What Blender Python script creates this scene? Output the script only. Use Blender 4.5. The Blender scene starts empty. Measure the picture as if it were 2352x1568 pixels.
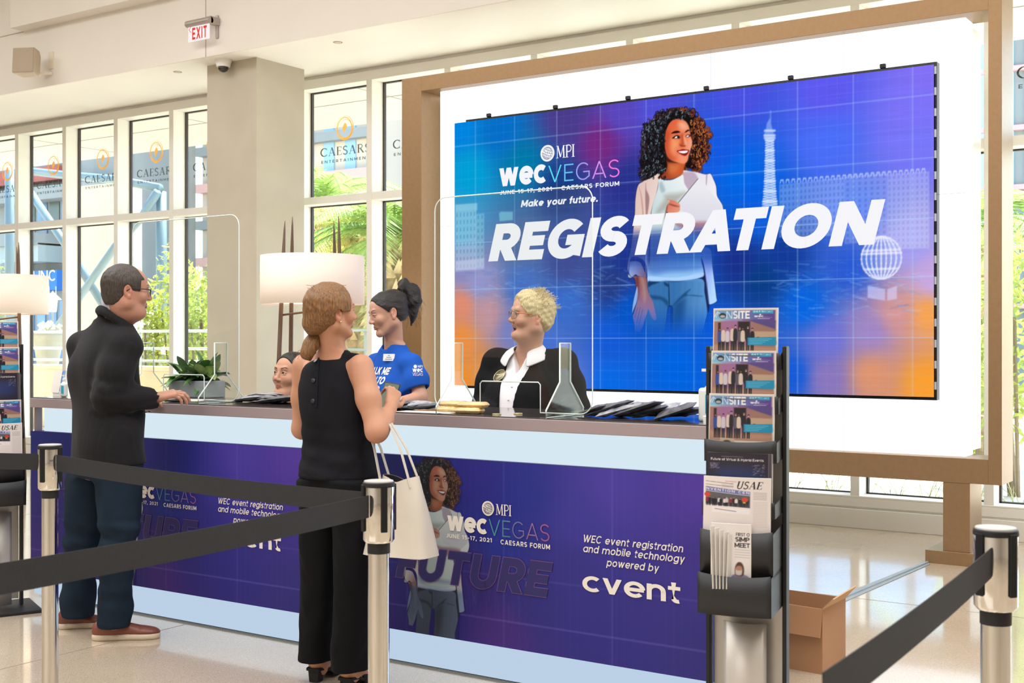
import bpy, math, random
import numpy as np
from mathutils import Vector, Matrix
from mathutils.bvhtree import BVHTree

# ---------------------------------------------------------------- camera, sky, sun, lights, exposure
SCN = bpy.context.scene
COL = SCN.collection
FPX, CX, CY, EYE = 2850.0, 1176.0, 784.0, 1.45
TH = math.radians(34.0585)
TS, TC = math.sin(TH), math.cos(TH)
_cam = bpy.data.cameras.new('camera')
CAM = bpy.data.objects.new('camera', _cam)
COL.objects.link(CAM)
CAM.location = (0, 0, EYE)
CAM.rotation_euler = (math.pi/2, 0, TH)
_cam.sensor_width = 36.0
_cam.lens = FPX/2352.0*36.0
_cam.clip_end = 300
_cam.dof.use_dof = True
_cam.dof.focus_distance = 6.6
_cam.dof.aperture_fstop = 8.0
SCN.camera = CAM
SCN.view_settings.view_transform = 'Standard'
SCN.view_settings.look = 'None'
SCN.view_settings.exposure = 0.0
SCN.view_settings.gamma = 1.0
SCN.view_settings.use_curve_mapping = False

W = bpy.data.worlds.new('sky')
SCN.world = W
W.use_nodes = True
_nt = W.node_tree
_sky = _nt.nodes.new('ShaderNodeTexSky')
_sky.sky_type = 'NISHITA'
_sky.sun_disc = False
_sky.sun_elevation = math.radians(58)
_sky.sun_rotation = math.radians(20)
_bg = _nt.nodes['Background']
_bg.inputs['Strength'].default_value = 0.9
_nt.links.new(_sky.outputs['Color'], _bg.inputs['Color'])

def lamp(kind, name, loc, rot, energy, color=(1, 1, 1), size=None, size_y=None, angle=None):
    l = bpy.data.lights.new(name, kind)
    l.energy = energy
    l.color = color
    if size:
        l.shape = 'RECTANGLE'; l.size = size; l.size_y = size_y or size
    if angle: l.angle = angle
    o = bpy.data.objects.new(name, l)
    o.location = loc
    o.rotation_euler = rot
    COL.objects.link(o)
    return o
lamp('SUN', 'sun', (0, 0, 30), (math.radians(-26), 0, math.radians(14)), 19.0, (1.0, .98, .95), angle=math.radians(1))
# area lights added under the unseen ceiling to brighten the hall, no fixtures built
for (lx, ly, sx, sy, en) in ((-7.5, 3.2, 7.0, 3.0, 340), (-1.5, 1.5, 4.0, 4.0, 235), (-5.0, -4.0, 8.0, 3.0, 340), (-13.0, 2.0, 3.0, 6.0, 200), (1.2, 5.6, 3.0, 4.0, 260)):
    lamp('AREA', 'ceiling_fill_light', (lx, ly, 5.92), (0, 0, 0), en, (.95, .98, 1.0), sx, sy)

# ---------------------------------------------------------------- helpers
def at(x, y, Y=None, X=None, Z=None, D=None):
    """a pixel of the 2352 x 1568 frame -> the world point on the plane Y=, X=, Z= or at depth D="""
    t = (x-CX)/FPX
    a, b = -TS+TC*t, TC+TS*t
    if D is None:
        if Y is not None: D = Y/b
        elif X is not None: D = X/a
        else: D = (EYE-Z)*FPX/(y-CY)
    return Vector((a*D, b*D, EYE+(CY-y)/FPX*D))

def lin(c):
    if isinstance(c, str):
        c = tuple(int(c[i:i+2], 16)/255 for i in (0, 2, 4))
    return tuple((v/12.92 if v <= .04045 else ((v+.055)/1.055)**2.4) for v in c)

def slin(a):
    a = np.asarray(a, float)
    return np.where(a <= .04045, a/12.92, ((np.maximum(a, 0)+.055)/1.055)**2.4)

MATS = {}
def mat(name, col, rough=.5, metal=0.0, spec=.5, noise=None, bump=None, emit=0.0, coat=0.0, stretch=None, sheen=0.0):
    """principled material; noise=(scale, amount) varies the colour, bump=(scale, strength) the relief"""
    if name in MATS: return MATS[name]
    m = bpy.data.materials.new(name)
    m.use_nodes = True
    nt = m.node_tree
    b = nt.nodes['Principled BSDF']
    c = lin(col)
    b.inputs['Base Color'].default_value = (*c, 1)
    b.inputs['Roughness'].default_value = rough
    b.inputs['Metallic'].default_value = metal
    b.inputs['Specular IOR Level'].default_value = spec
    if coat: b.inputs['Coat Weight'].default_value = coat
    if sheen: b.inputs['Sheen Weight'].default_value = sheen
    if emit:
        b.inputs['Emission Color'].default_value = (*c, 1)
        b.inputs['Emission Strength'].default_value = emit
    if noise or bump:
        tc = nt.nodes.new('ShaderNodeTexCoord')
        mp = nt.nodes.new('ShaderNodeMapping')
        nt.links.new(tc.outputs['Object'], mp.inputs['Vector'])
        if stretch: mp.inputs['Scale'].default_value = stretch
    if noise:
        n = nt.nodes.new('ShaderNodeTexNoise')
        n.inputs['Scale'].default_value = noise[0]
        n.inputs['Detail'].default_value = 3
        r = nt.nodes.new('ShaderNodeMapRange')
        r.inputs['From Min'].default_value = .3; r.inputs['From Max'].default_value = .7
        r.inputs['To Min'].default_value = 1-noise[1]; r.inputs['To Max'].default_value = 1+noise[1]
        mx = nt.nodes.new('ShaderNodeMix'); mx.data_type = 'RGBA'; mx.blend_type = 'MULTIPLY'
        mx.inputs['Factor'].default_value = 1
        mx.inputs['A'].default_value = (*c, 1)
        nt.links.new(mp.outputs['Vector'], n.inputs['Vector'])
        nt.links.new(n.outputs['Fac'], r.inputs['Value'])
        nt.links.new(r.outputs['Result'], mx.inputs['B'])
        nt.links.new(mx.outputs['Result'], b.inputs['Base Color'])
    if bump:
        n2 = nt.nodes.new('ShaderNodeTexNoise')
        n2.inputs['Scale'].default_value = bump[0]
        n2.inputs['Detail'].default_value = 4
        bp = nt.nodes.new('ShaderNodeBump')
        bp.inputs['Strength'].default_value = bump[1]
        bp.inputs['Distance'].default_value = .004
        nt.links.new(mp.outputs['Vector'], n2.inputs['Vector'])
        nt.links.new(n2.outputs['Fac'], bp.inputs['Height'])
        nt.links.new(bp.outputs['Normal'], b.inputs['Normal'])
    MATS[name] = m
    return m

def emat(name, col, strength=1.0):
    if name in MATS: return MATS[name]
    m = bpy.data.materials.new(name); m.use_nodes = True
    nt = m.node_tree
    nt.nodes.remove(nt.nodes['Principled BSDF'])
    e = nt.nodes.new('ShaderNodeEmission')
    e.inputs['Color'].default_value = (*lin(col), 1); e.inputs['Strength'].default_value = strength
    nt.links.new(e.outputs['Emission'], nt.nodes['Material Output'].inputs['Surface'])
    MATS[name] = m
    return m

def colmat(name, emit=0.0, rough=.5, spec=.3, gain=1.0):
    """material that shows the colour attribute Col of its mesh: a lit screen (emit) or a printed sheet"""
    if name in MATS: return MATS[name]
    m = bpy.data.materials.new(name); m.use_nodes = True
    nt = m.node_tree
    a = nt.nodes.new('ShaderNodeAttribute'); a.attribute_name = 'Col'
    if emit:
        nt.nodes.remove(nt.nodes['Principled BSDF'])
        e = nt.nodes.new('ShaderNodeEmission')
        e.inputs['Strength'].default_value = emit
        nt.links.new(a.outputs['Color'], e.inputs['Color'])
        nt.links.new(e.outputs['Emission'], nt.nodes['Material Output'].inputs['Surface'])
    else:
        b = nt.nodes['Principled BSDF']
        b.inputs['Roughness'].default_value = rough
        b.inputs['Specular IOR Level'].default_value = spec
        nt.links.new(a.outputs['Color'], b.inputs['Base Color'])
    MATS[name] = m
    return m

def decalmat(name, col, tr=.25):
    m = bpy.data.materials.new(name); m.use_nodes = True
    nt = m.node_tree; nt.nodes.remove(nt.nodes['Principled BSDF'])
    c = (*lin(col), 1)
    d = nt.nodes.new('ShaderNodeBsdfDiffuse'); d.inputs['Color'].default_value = c
    t = nt.nodes.new('ShaderNodeBsdfTranslucent'); t.inputs['Color'].default_value = c
    x = nt.nodes.new('ShaderNodeBsdfTransparent')
    a = nt.nodes.new('ShaderNodeMixShader'); a.inputs['Fac'].default_value = .5
    b = nt.nodes.new('ShaderNodeMixShader'); b.inputs['Fac'].default_value = tr
    nt.links.new(d.outputs['BSDF'], a.inputs[1]); nt.links.new(t.outputs['BSDF'], a.inputs[2])
    nt.links.new(a.outputs['Shader'], b.inputs[1]); nt.links.new(x.outputs['BSDF'], b.inputs[2])
    nt.links.new(b.outputs['Shader'], nt.nodes['Material Output'].inputs['Surface'])
    MATS[name] = m
    return m

def glassmat(name, tint='F4FAF6', gloss=.08, rough=0.0, edge=False):
    """clear sheet: transparent with a fresnel reflection"""
    if name in MATS: return MATS[name]
    m = bpy.data.materials.new(name); m.use_nodes = True
    nt = m.node_tree
    nt.nodes.remove(nt.nodes['Principled BSDF'])
    t = nt.nodes.new('ShaderNodeBsdfTransparent'); t.inputs['Color'].default_value = (*lin(tint), 1)
    g = nt.nodes.new('ShaderNodeBsdfGlossy'); g.inputs['Roughness'].default_value = rough
    lw = nt.nodes.new('ShaderNodeLayerWeight'); lw.inputs['Blend'].default_value = .5
    pw = nt.nodes.new('ShaderNodeMath'); pw.operation = 'POWER'; pw.inputs[1].default_value = 4.0
    f = nt.nodes.new('ShaderNodeMath'); f.operation = 'MULTIPLY_ADD'; f.inputs[1].default_value = .55; f.inputs[2].default_value = gloss*.35
    nt.links.new(lw.outputs['Facing'], pw.inputs[0]); nt.links.new(pw.outputs[0], f.inputs[0])
    mx = nt.nodes.new('ShaderNodeMixShader')
    nt.links.new(f.outputs[0], mx.inputs['Fac'])
    nt.links.new(t.outputs['BSDF'], mx.inputs[1]); nt.links.new(g.outputs['BSDF'], mx.inputs[2])
    nt.links.new(mx.outputs['Shader'], nt.nodes['Material Output'].inputs['Surface'])
    MATS[name] = m
    return m

ORG = {}
class MB:
    """collects shapes and links them as ONE mesh object"""
    def __init__(s): s.v = []; s.f = []; s.c = None
    def add(s, vs, fs):
        o = len(s.v)
        s.v += [tuple(v) for v in vs]
        s.f += [tuple(i+o for i in f) for f in fs]
        return s
    def box(s, x0, x1, y0, y1, z0, z1):
        return s.add([(x0,y0,z0),(x1,y0,z0),(x1,y1,z0),(x0,y1,z0),(x0,y0,z1),(x1,y0,z1),(x1,y1,z1),(x0,y1,z1)],
                     [(0,3,2,1),(4,5,6,7),(0,1,5,4),(1,2,6,5),(2,3,7,6),(3,0,4,7)])
    def obox(s, c, size, R=None):
        c = Vector(c); R = R or Matrix.Identity(3)
        vs = []
        for sz in (-1, 1):
            for sx, sy in ((-1,-1),(1,-1),(1,1),(-1,1)):
                vs.append(c + R @ Vector((sx*size[0]/2, sy*size[1]/2, sz*size[2]/2)))
        return s.add(vs, [(0,3,2,1),(4,5,6,7),(0,1,5,4),(1,2,6,5),(2,3,7,6),(3,0,4,7)])
    def bar(s, a, b, w, h=None, up=(0,0,1)):
        a, b = Vector(a), Vector(b)
        d = (b-a).normalized(); u = Vector(up)
        if abs(d.dot(u)) > .98: u = Vector((1,0,0))
        r = d.cross(u).normalized(); u = r.cross(d)
        R = Matrix((r, d, u)).transposed()
        return s.obox((a+b)/2, (w, (b-a).length, h or w), R)
    def tube(s, pts, r, n=10, caps=True, closed=False):
        pts = [Vector(p) for p in pts]
        m = len(pts)
        rr = r if isinstance(r, (list, tuple)) else [r]*m
        rings = []
        prev = None
        for i, p in enumerate(pts):
            a = pts[(i-1) % m] if (i > 0 or closed) else p
            b = pts[(i+1) % m] if (i < m-1 or closed) else p
            d = (b-a).normalized()
            if prev is None:
                u = Vector((0,0,1)) if abs(d.z) < .9 else Vector((1,0,0))
            else: u = prev
            x = (u - d*u.dot(d)).normalized(); y = d.cross(x); prev = x
            rings.append([p + (x*math.cos(2*math.pi*k/n) + y*math.sin(2*math.pi*k/n))*rr[i] for k in range(n)])
        vs = [v for R in rings for v in R]
        fs = []
        for i in range(m if closed else m-1):
            j = (i+1) % m
            for k in range(n):
                l = (k+1) % n
                fs.append((i*n+k, i*n+l, j*n+l, j*n+k))
        if caps and not closed:
            fs.append(tuple(range(n-1, -1, -1))); fs.append(tuple((m-1)*n+k for k in range(n)))
        return s.add(vs, fs)
    def lathe(s, prof, c=(0,0,0), n=24, sx=1.0, sy=1.0):
        c = Vector(c); vs = []; fs = []
        m = len(prof)
        for (r, z) in prof:
            for k in range(n):
                a = 2*math.pi*k/n
                vs.append(c+Vector((r*math.cos(a)*sx, r*math.sin(a)*sy, z)))
        for i in range(m-1):
            for k in range(n):
                l = (k+1) % n
                fs.append((i*n+k, i*n+l, (i+1)*n+l, (i+1)*n+k))
        if prof[0][0] > 1e-6: fs.append(tuple(range(n-1, -1, -1)))
        if prof[-1][0] > 1e-6: fs.append(tuple((m-1)*n+k for k in range(n)))
        return s.add(vs, fs)
    def prism(s, poly, o, u, v, t):
        """flat polygon (2D) at o in axes u, v, thickened by the vector t"""
        o, u, v, t = Vector(o), Vector(u), Vector(v), Vector(t)
        n = len(poly)
        a = [o+u*p[0]+v*p[1] for p in poly]
        return s.add(a+[p+t for p in a], [tuple(range(n-1,-1,-1)), tuple(range(n, 2*n))]+[(i, (i+1)%n, n+(i+1)%n, n+i) for i in range(n)])
    def polys(s, polys, o, u, v, size=1.0):
        o, u, v = Vector(o), Vector(u), Vector(v)
        nn = u.cross(v).normalized()
        for i, p in enumerate(polys):
            k = nn*((i % 17)*6e-5)
            s.add([o+k+u*(q[0]*size)+v*(q[1]*size) for q in p], [tuple(range(len(p)))])
        return s
    def sheet(s, fn, nu, nv):
        vs = [fn(i/nu, j/nv) for j in range(nv+1) for i in range(nu+1)]
        fs = [(j*(nu+1)+i, j*(nu+1)+i+1, (j+1)*(nu+1)+i+1, (j+1)*(nu+1)+i) for j in range(nv) for i in range(nu)]
        return s.add(vs, fs)
    def build(s, name, m, parent=None, smooth=False, bevel=0.0, local=False, solid=0.0, seg=2, sub=0):
        me = bpy.data.meshes.new(name)
        vs = s.v
        if parent is not None and not local:
            q = ORG.get(parent.name, Vector((0,0,0)))
            vs = [(a[0]-q[0], a[1]-q[1], a[2]-q[2]) for a in vs]
        me.from_pydata(vs, [], s.f)
        me.materials.append(m)
        if smooth:
            me.polygons.foreach_set('use_smooth', [True]*len(me.polygons))
            if smooth == 'auto':
                try: me.set_sharp_from_angle(angle=math.radians(40))
                except Exception: pass
        me.update()
        o = bpy.data.objects.new(name, me)
        COL.objects.link(o)
        if parent is not None:
            o.parent = parent
            ORG[o.name] = ORG.get(parent.name, Vector((0,0,0)))
        if solid:
            md = o.modifiers.new('thick', 'SOLIDIFY'); md.thickness = solid; md.offset = 0
        if sub:
            md = o.modifiers.new('sub', 'SUBSURF'); md.levels = sub; md.render_levels = sub
        if bevel:
            md = o.modifiers.new('bev', 'BEVEL'); md.width = bevel; md.segments = seg
            md.limit_method = 'ANGLE'; md.angle_limit = math.radians(35); md.harden_normals = False
        return o

def tag(o, label, cat, group=None, kind=None):
    if label: o['label'] = label
    if cat: o['category'] = cat
    if group: o['group'] = group
    if kind: o['kind'] = kind
    return o
def thing(name, label, cat, loc=(0,0,0), rz=0.0, group=None):
    o = bpy.data.objects.new(name, None)
    o.empty_display_size = .1
    COL.objects.link(o)
    o.location = loc; o.rotation_euler = (0, 0, rz)
    ORG[o.name] = Vector(loc)
    return tag(o, label, cat, group)
def struct(mb, name, m, **k):
    o = mb.build(name, m, **k); o['kind'] = 'structure'
    return o
def dup(root, loc, rz, label, rename=None):
    r = root.copy(); COL.objects.link(r); r.location = loc; r.rotation_euler = (0, 0, rz); r['label'] = label
    for ch in list(root.children):
        c = ch.copy(); COL.objects.link(c); c.parent = r
        for g in list(ch.children):
            d = g.copy(); COL.objects.link(d); d.parent = c
    return r
R = random.Random(7)

# ---------------------------------------------------------------- lettering: monoline capitals and lower case, and a thick-thin serif
def arc(cx, cy, rx, ry, a0, a1, n=None):
    n = n or max(4, int(abs(a1-a0)/12))
    return [(cx+rx*math.cos(math.radians(a0+(a1-a0)*i/n)), cy+ry*math.sin(math.radians(a0+(a1-a0)*i/n))) for i in range(n+1)]

def glyph(ch, w):
    """-> (advance width, [centre-line polylines], clip low, clip high); cap height 1"""
    h = w/2; X = .74; k = w*.55
    d = h*1.12
    if ch == ' ': return .32, [], 0, 1
    def ex(a, b, t=.1, u=None):
        u = t if u is None else u
        dx, dy = b[0]-a[0], b[1]-a[1]
        return [(a[0]-dx*t, a[1]-dy*t), (b[0]+dx*u, b[1]+dy*u)]
    if ch == 'A':
        W_ = .80+k; return W_, [ex((d, 0), (W_/2, 1)), ex((W_/2, 1), (W_-d, 0)), [(W_*.24, .27+w*.12), (W_*.76, .27+w*.12)]], 0, 1
    if ch == 'V':
        W_ = .78+k; return W_, [ex((d, 1), (W_/2, 0)), ex((W_/2, 0), (W_-d, 1))], 0, 1
    if ch == 'W':
        W_ = 1.14+k; q = W_*.31
        return W_, [ex((d, 1), (q, 0)), ex((q, 0), (W_/2, 1)), ex((W_/2, 1), (W_-q, 0)), ex((W_-q, 0), (W_-d, 1))], 0, 1
    if ch == 'M':
        W_ = .86+k
        return W_, [[(h, 0), (h, 1)], [(W_-h, 0), (W_-h, 1)], ex((h*.9, 1), (W_/2, .2), .1, .0), ex((W_/2, .2), (W_-h*.9, 1), 0, .1)], 0, 1
    if ch == 'N':
        W_ = .74+k
        return W_, [[(h, 0), (h, 1)], [(W_-h, 0), (W_-h, 1)], [(h*.75, 1.04), (W_-h*.75, -.04)]], 0, 1
    if ch == 'X':
        W_ = .72+k
        return W_, [[(d-.05, 1.08), (W_-d+.05, -.08)], [(d-.05, -.08), (W_-d+.05, 1.08)]], 0, 1
    if ch == 'K':
        W_ = .66+k
        return W_, [[(h, 0), (h, 1)], [(h, .35), (W_-h*.9+.06, 1.08)], [(W_*.42, .5), (W_-h*.9+.05, -.07)]], 0, 1
    if ch == 'Y':
        W_ = .72+k
        return W_, [[(d-.05, 1.1), (W_/2, .4)], [(W_-d+.05, 1.1), (W_/2, .4)], [(W_/2, 0), (W_/2, .45)]], 0, 1
    if ch == '&':
        return .8, [arc(.36, .76, .17, .2, -60, 240, 12)+[(.78, 0)], [(.46, .58), (.2, .42)]+arc(.3, .24, .24, .22, 130, 330, 10)+[(.78, .45)]], 0, 1
    if ch == 'Z':
        W_ = .62+k
        return W_, [[(0, 1-h), (W_, 1-h)], [(0, h), (W_, h)], [(h, h), (W_-h, 1-h)]], 0, 1
    if ch == 'E':
        W_ = .52+k; return W_, [[(h, 0), (h, 1)], [(0, h), (W_, h)], [(0, .5), (W_*.92, .5)], [(0, 1-h), (W_, 1-h)]], 0, 1
    if ch == 'F':
        W_ = .51+k; return W_, [[(h, 0), (h, 1)], [(0, .47), (W_*.92, .47)], [(0, 1-h), (W_, 1-h)]], 0, 1
    if ch == 'L':
        W_ = .48+k; return W_, [[(h, 0), (h, 1)], [(0, h), (W_, h)]], 0, 1
    if ch == 'T':
        W_ = .56+k; return W_, [[(W_/2, 0), (W_/2, 1)], [(0, 1-h), (W_, 1-h)]], 0, 1
    if ch == 'I': return w, [[(h, 0), (h, 1)]], 0, 1
    if ch == 'H':
        W_ = .7+k; return W_, [[(h, 0), (h, 1)], [(W_-h, 0), (W_-h, 1)], [(h, .5), (W_-h, .5)]], 0, 1
    if ch in 'OQ0':
        W_ = (.86 if ch == 'O' else .62)+k; return W_, [arc(W_/2, .5, W_/2-h, .515-h, 0, 360, 36)], -.05, 1.05
    if ch == 'C':
        W_ = .76+k; return W_, [arc(W_*.53, .5, W_*.53-h, .515-h, 44, 316, 28)], -.05, 1.05
    if ch == 'G':
        W_ = .78+k; rx = W_*.52-h
        return W_, [arc(W_*.52, .5, rx, .515-h, 44, 312, 28)+[(W_-h, .2), (W_-h, .44)], [(W_*.52, .47), (W_, .47)]], -.05, 1.05
    if ch == 'S':
        W_ = .58+k; r = (1.02-w)/4; rx = W_/2-h
        return W_, [arc(W_/2, 1.01-h-r, rx, r, 32, 270, 16)+arc(W_/2, -.01+h+r, rx, r, 90, -150, 16)[1:]], -.05, 1.05
    if ch == 'J':
        W_ = .46+k; r = W_/2-h
        return W_, [[(W_-h, 1)]+arc(W_/2, h+r, r, r, 0, -155, 10)], -.05, 1
    if ch == 'U':
        W_ = .68+k; r = W_/2-h
        return W_, [[(h, 1)]+arc(W_/2, h+r-.01, r, r, 180, 360, 16)+[(W_-h, 1)]], -.05, 1
    if ch in 'RPB':
        W_ = .6+k; b = .43 if ch != 'B' else .52
        r = (1-h-b)/2
        st = [[(h, 0), (h, 1)], [(h, 1-h)]+arc(W_-h-r*1.05, (1-h+b)/2, r*1.05, r, 90, -90, 12)+[(h, b)]]
        if ch == 'R': st.append([(W_*.45, b+.02), (W_-h*.95+.05, -.07)])
        if ch == 'B':
            r2 = (b-h)/2; st.append([(h, b)]+arc(W_-h-r2*.95, (h+b)/2, r2, r2, 90, -90, 12)+[(h, h)])
        return W_, st, 0, 1
    if ch == 'D':
        W_ = .7+k; r = .5-h
        return W_, [[(h, 0), (h, 1)], [(h, 1-h)]+arc(W_-h-r, .5, r, r, 90, -90, 16)+[(h, h)]], 0, 1
    if ch == '1': return .3+w*.6, [[(.3+w*.6-h-.04, 0), (.3+w*.6-h-.04, 1)], [(.02, .8), (.3+w*.6-h-.02, 1-h*.6)]], 0, 1
    if ch == '2':
        W_ = .56+k; r = .27
        return W_, [arc(W_/2, 1-h-r, W_/2-h, r, 155, -30, 12)+[(h*1.2, h)], [(0, h), (W_, h)]], 0, 1.02
    if ch == '5':
        W_ = .56+k; r = (.62-w)/2+.04
        return W_, [[(W_*.92, 1-h), (h*1.3, 1-h), (h, .58)]+arc(W_*.46, h+r, W_*.54-h, r, 105, -150, 14)], -.03, 1
    if ch == '7':
        W_ = .54+k; return W_, [[(0, 1-h), (W_, 1-h)], [(W_-h*1.2, 1-h), (W_*.3, -.06)]], 0, 1
    if ch == '-': return .36, [[(.03, .42), (.33, .42)]], 0, 1
    if ch == '.': return w*1.1, [[(w*.55, 0), (w*.55, w*1.1)]], 0, 1
    if ch == ',': return w*1.1, [[(w*.6, w*1.05), (w*.3, -.14)]], -.2, 1
    # lower case
    B = .66+w*.45; r = B/2-h; ry = (X+.02)/2-h; c = X/2
    if ch == 'o': return B, [arc(B/2, c, r, ry, 0, 360, 30)], -.1, 1
    if ch == 'c':
        W_ = B*.88; return W_, [arc(B/2, c, r, ry, 48, 312, 24)], -.1, 1
    if ch == 'e': return B*.97, [arc(B/2, c, r, ry, 2, 318, 28), [(h*.8, c-.01), (B-h*.55, c-.01)]], -.1, 1
    if ch in 'bdpqa' or ch == 'g':
        st = [arc(B/2, c, r, ry, 0, 360, 30)]
        if ch == 'b': st.append([(h, 0), (h, 1)])
        if ch == 'd': st.append([(B-h, 0), (B-h, 1)])
        if ch == 'p': st.append([(h, -.24), (h, X)])
        if ch == 'q': st.append([(B-h, -.24), (B-h, X)])
        if ch == 'a': st.append([(B-h, 0), (B-h, X)])
        if ch == 'g': st.append([(B-h, X)]+arc(B/2, -.02, r, .24-h, 0, -155, 10))
        return B, st, -.26, 1
    if ch in 'nhm':
        W_ = .56+w*.5; r2 = (W_-w)/2; t = 1 if ch == 'h' else X
        st = [[(h, 0), (h, t)], arc(h+r2, X+.01-h-r2, r2, r2, 180, 0, 12)+[(h+2*r2, 0)]]
        if ch == 'm':
            st.append(arc(h+3*r2, X+.01-h-r2, r2, r2, 180, 0, 12)+[(h+4*r2, 0)]); W_ += 2*r2
        return W_, st, 0, 1
    if ch == 'u':
        W_ = .56+w*.5; r2 = (W_-w)/2
        return W_, [[(h, X)]+arc(h+r2, h+r2-.01, r2, r2, 180, 360, 12), [(W_-h, 0), (W_-h, X)]], -.02, 1
    if ch == 'r': return .34+w*.35, [[(h, 0), (h, X)], arc(.36+w*.3, X-.3-h, .36+w*.3-h, .3, 165, 88, 8)], 0, X+.01
    if ch == 'i': return w, [[(h, 0), (h, X)], [(h, .84), (h, .84+max(w, .1))]], 0, 1.1
    if ch == 'l': return w, [[(h, 0), (h, 1)]], 0, 1
    if ch == 't':
        W_ = .34+w*.4; p = .1+h
        return W_, [[(p, .92), (p, .18)]+arc(p+.14, .15+h*.6, .14, .14, 180, 290, 6), [(0, X-h), (W_, X-h)]], -.02, 1
    if ch == 'f':
        W_ = .34+w*.4; p = .1+h
        return W_, [[(p, 0), (p, .78)]+arc(p+.16, .82-h*.2, .16, .2-h*.5+.02, 180, 80, 6), [(0, X-h), (W_, X-h)]], 0, 1.04
    if ch == 'k':
        W_ = .56+w*.4
        return W_, [[(h, 0), (h, 1)], [(h, .24), (W_-h, X+.06)], [(W_*.42, .42), (W_-h*.9+.04, -.06)]], 0, 1
    if ch == 's':
        W_ = .48+w*.4; r2 = (X+.02-w)/4; rx = W_/2-h
        return W_, [arc(W_/2, X+.01-h-r2, rx, r2, 32, 270, 12)+arc(W_/2, -.01+h+r2, rx, r2, 90, -150, 12)[1:]], -.05, 1
    if ch in 'vy':
        W_ = .62+w*.4
        st = [ex((d, X), (W_/2, 0))]
        st.append(ex((W_/2, 0), (W_-d, X)) if ch == 'v' else ex((W_-d, X), (W_*.36, -.32), .1, 0))
        return W_, st, (0 if ch == 'v' else -.25), X
    if ch == 'w':
        W_ = .92+w*.6; q = W_*.3
        return W_, [ex((d, X), (q, 0)), ex((q, 0), (W_/2, X)), ex((W_/2, X), (W_-q, 0)), ex((W_-q, 0), (W_-d, X))], 0, X
    return .4, [], 0, 1

def _clip(poly, y, keep_above):
    out = []
    n = len(poly)
    for i in range(n):
        a, b = poly[i], poly[(i+1) % n]
        ia = (a[1] >= y) if keep_above else (a[1] <= y)
        ib = (b[1] >= y) if keep_above else (b[1] <= y)
        if ia: out.append(a)
        if ia != ib:
            t = (y-a[1])/(b[1]-a[1]); out.append((a[0]+(b[0]-a[0])*t, y))
    return out

def stroke(pts, w, closed=False):
    """polyline -> quads of width w with mitred joints"""
    n = len(pts)
    if n < 2: return []
    closed = closed or (n > 3 and math.dist(pts[0], pts[-1]) < 1e-6)
    L = []; Rr = []
    for i in range(n):
        if closed: a, b = pts[i-1 if i > 0 else n-2], pts[i+1 if i < n-1 else 1]
        else: a, b = pts[max(i-1, 0)], pts[min(i+1, n-1)]
        p = pts[i]
        def unit(u, v):
            l = math.dist(u, v) or 1e-9
            return ((v[0]-u[0])/l, (v[1]-u[1])/l)
        d1 = unit(a, p) if a != p else unit(p, b)
        d2 = unit(p, b) if b != p else d1
        nx, ny = -(d1[1]+d2[1]), d1[0]+d2[0]
        l = math.hypot(nx, ny) or 1e-9
        nx, ny = nx/l, ny/l
        c = max(.5, nx*-d1[1]+ny*d1[0])
        o = w/2/c
        L.append((p[0]+nx*o, p[1]+ny*o)); Rr.append((p[0]-nx*o, p[1]-ny*o))
    return [[Rr[i], Rr[i+1], L[i+1], L[i]] for i in range(n-1)]

def text(s, w=.14, shear=0.0, track=.1, kern=None, clip=True):
    """-> (width, polygons) in units of the cap height, baseline at y=0"""
    x = 0.0; out = []
    kern = kern or {'AT': -.16, 'TI': .0, 'RA': -.06, 'AV': -.14, 'TR': -.02, 'ST': -.02, 'FU': -.02}
    for i, ch in enumerate(s):
        W_, st, lo, hi = glyph(ch, w)
        for pl in st:
            for q in stroke(pl, w):
                if clip:
                    q = _clip(q, lo, True); q = _clip(q, hi, False) if q else q
                if len(q) > 2:
                    out.append([(x+a+shear*b, b) for a, b in q])
        x += W_+track+kern.get(s[i:i+2], 0)
    return x-track, out

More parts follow.
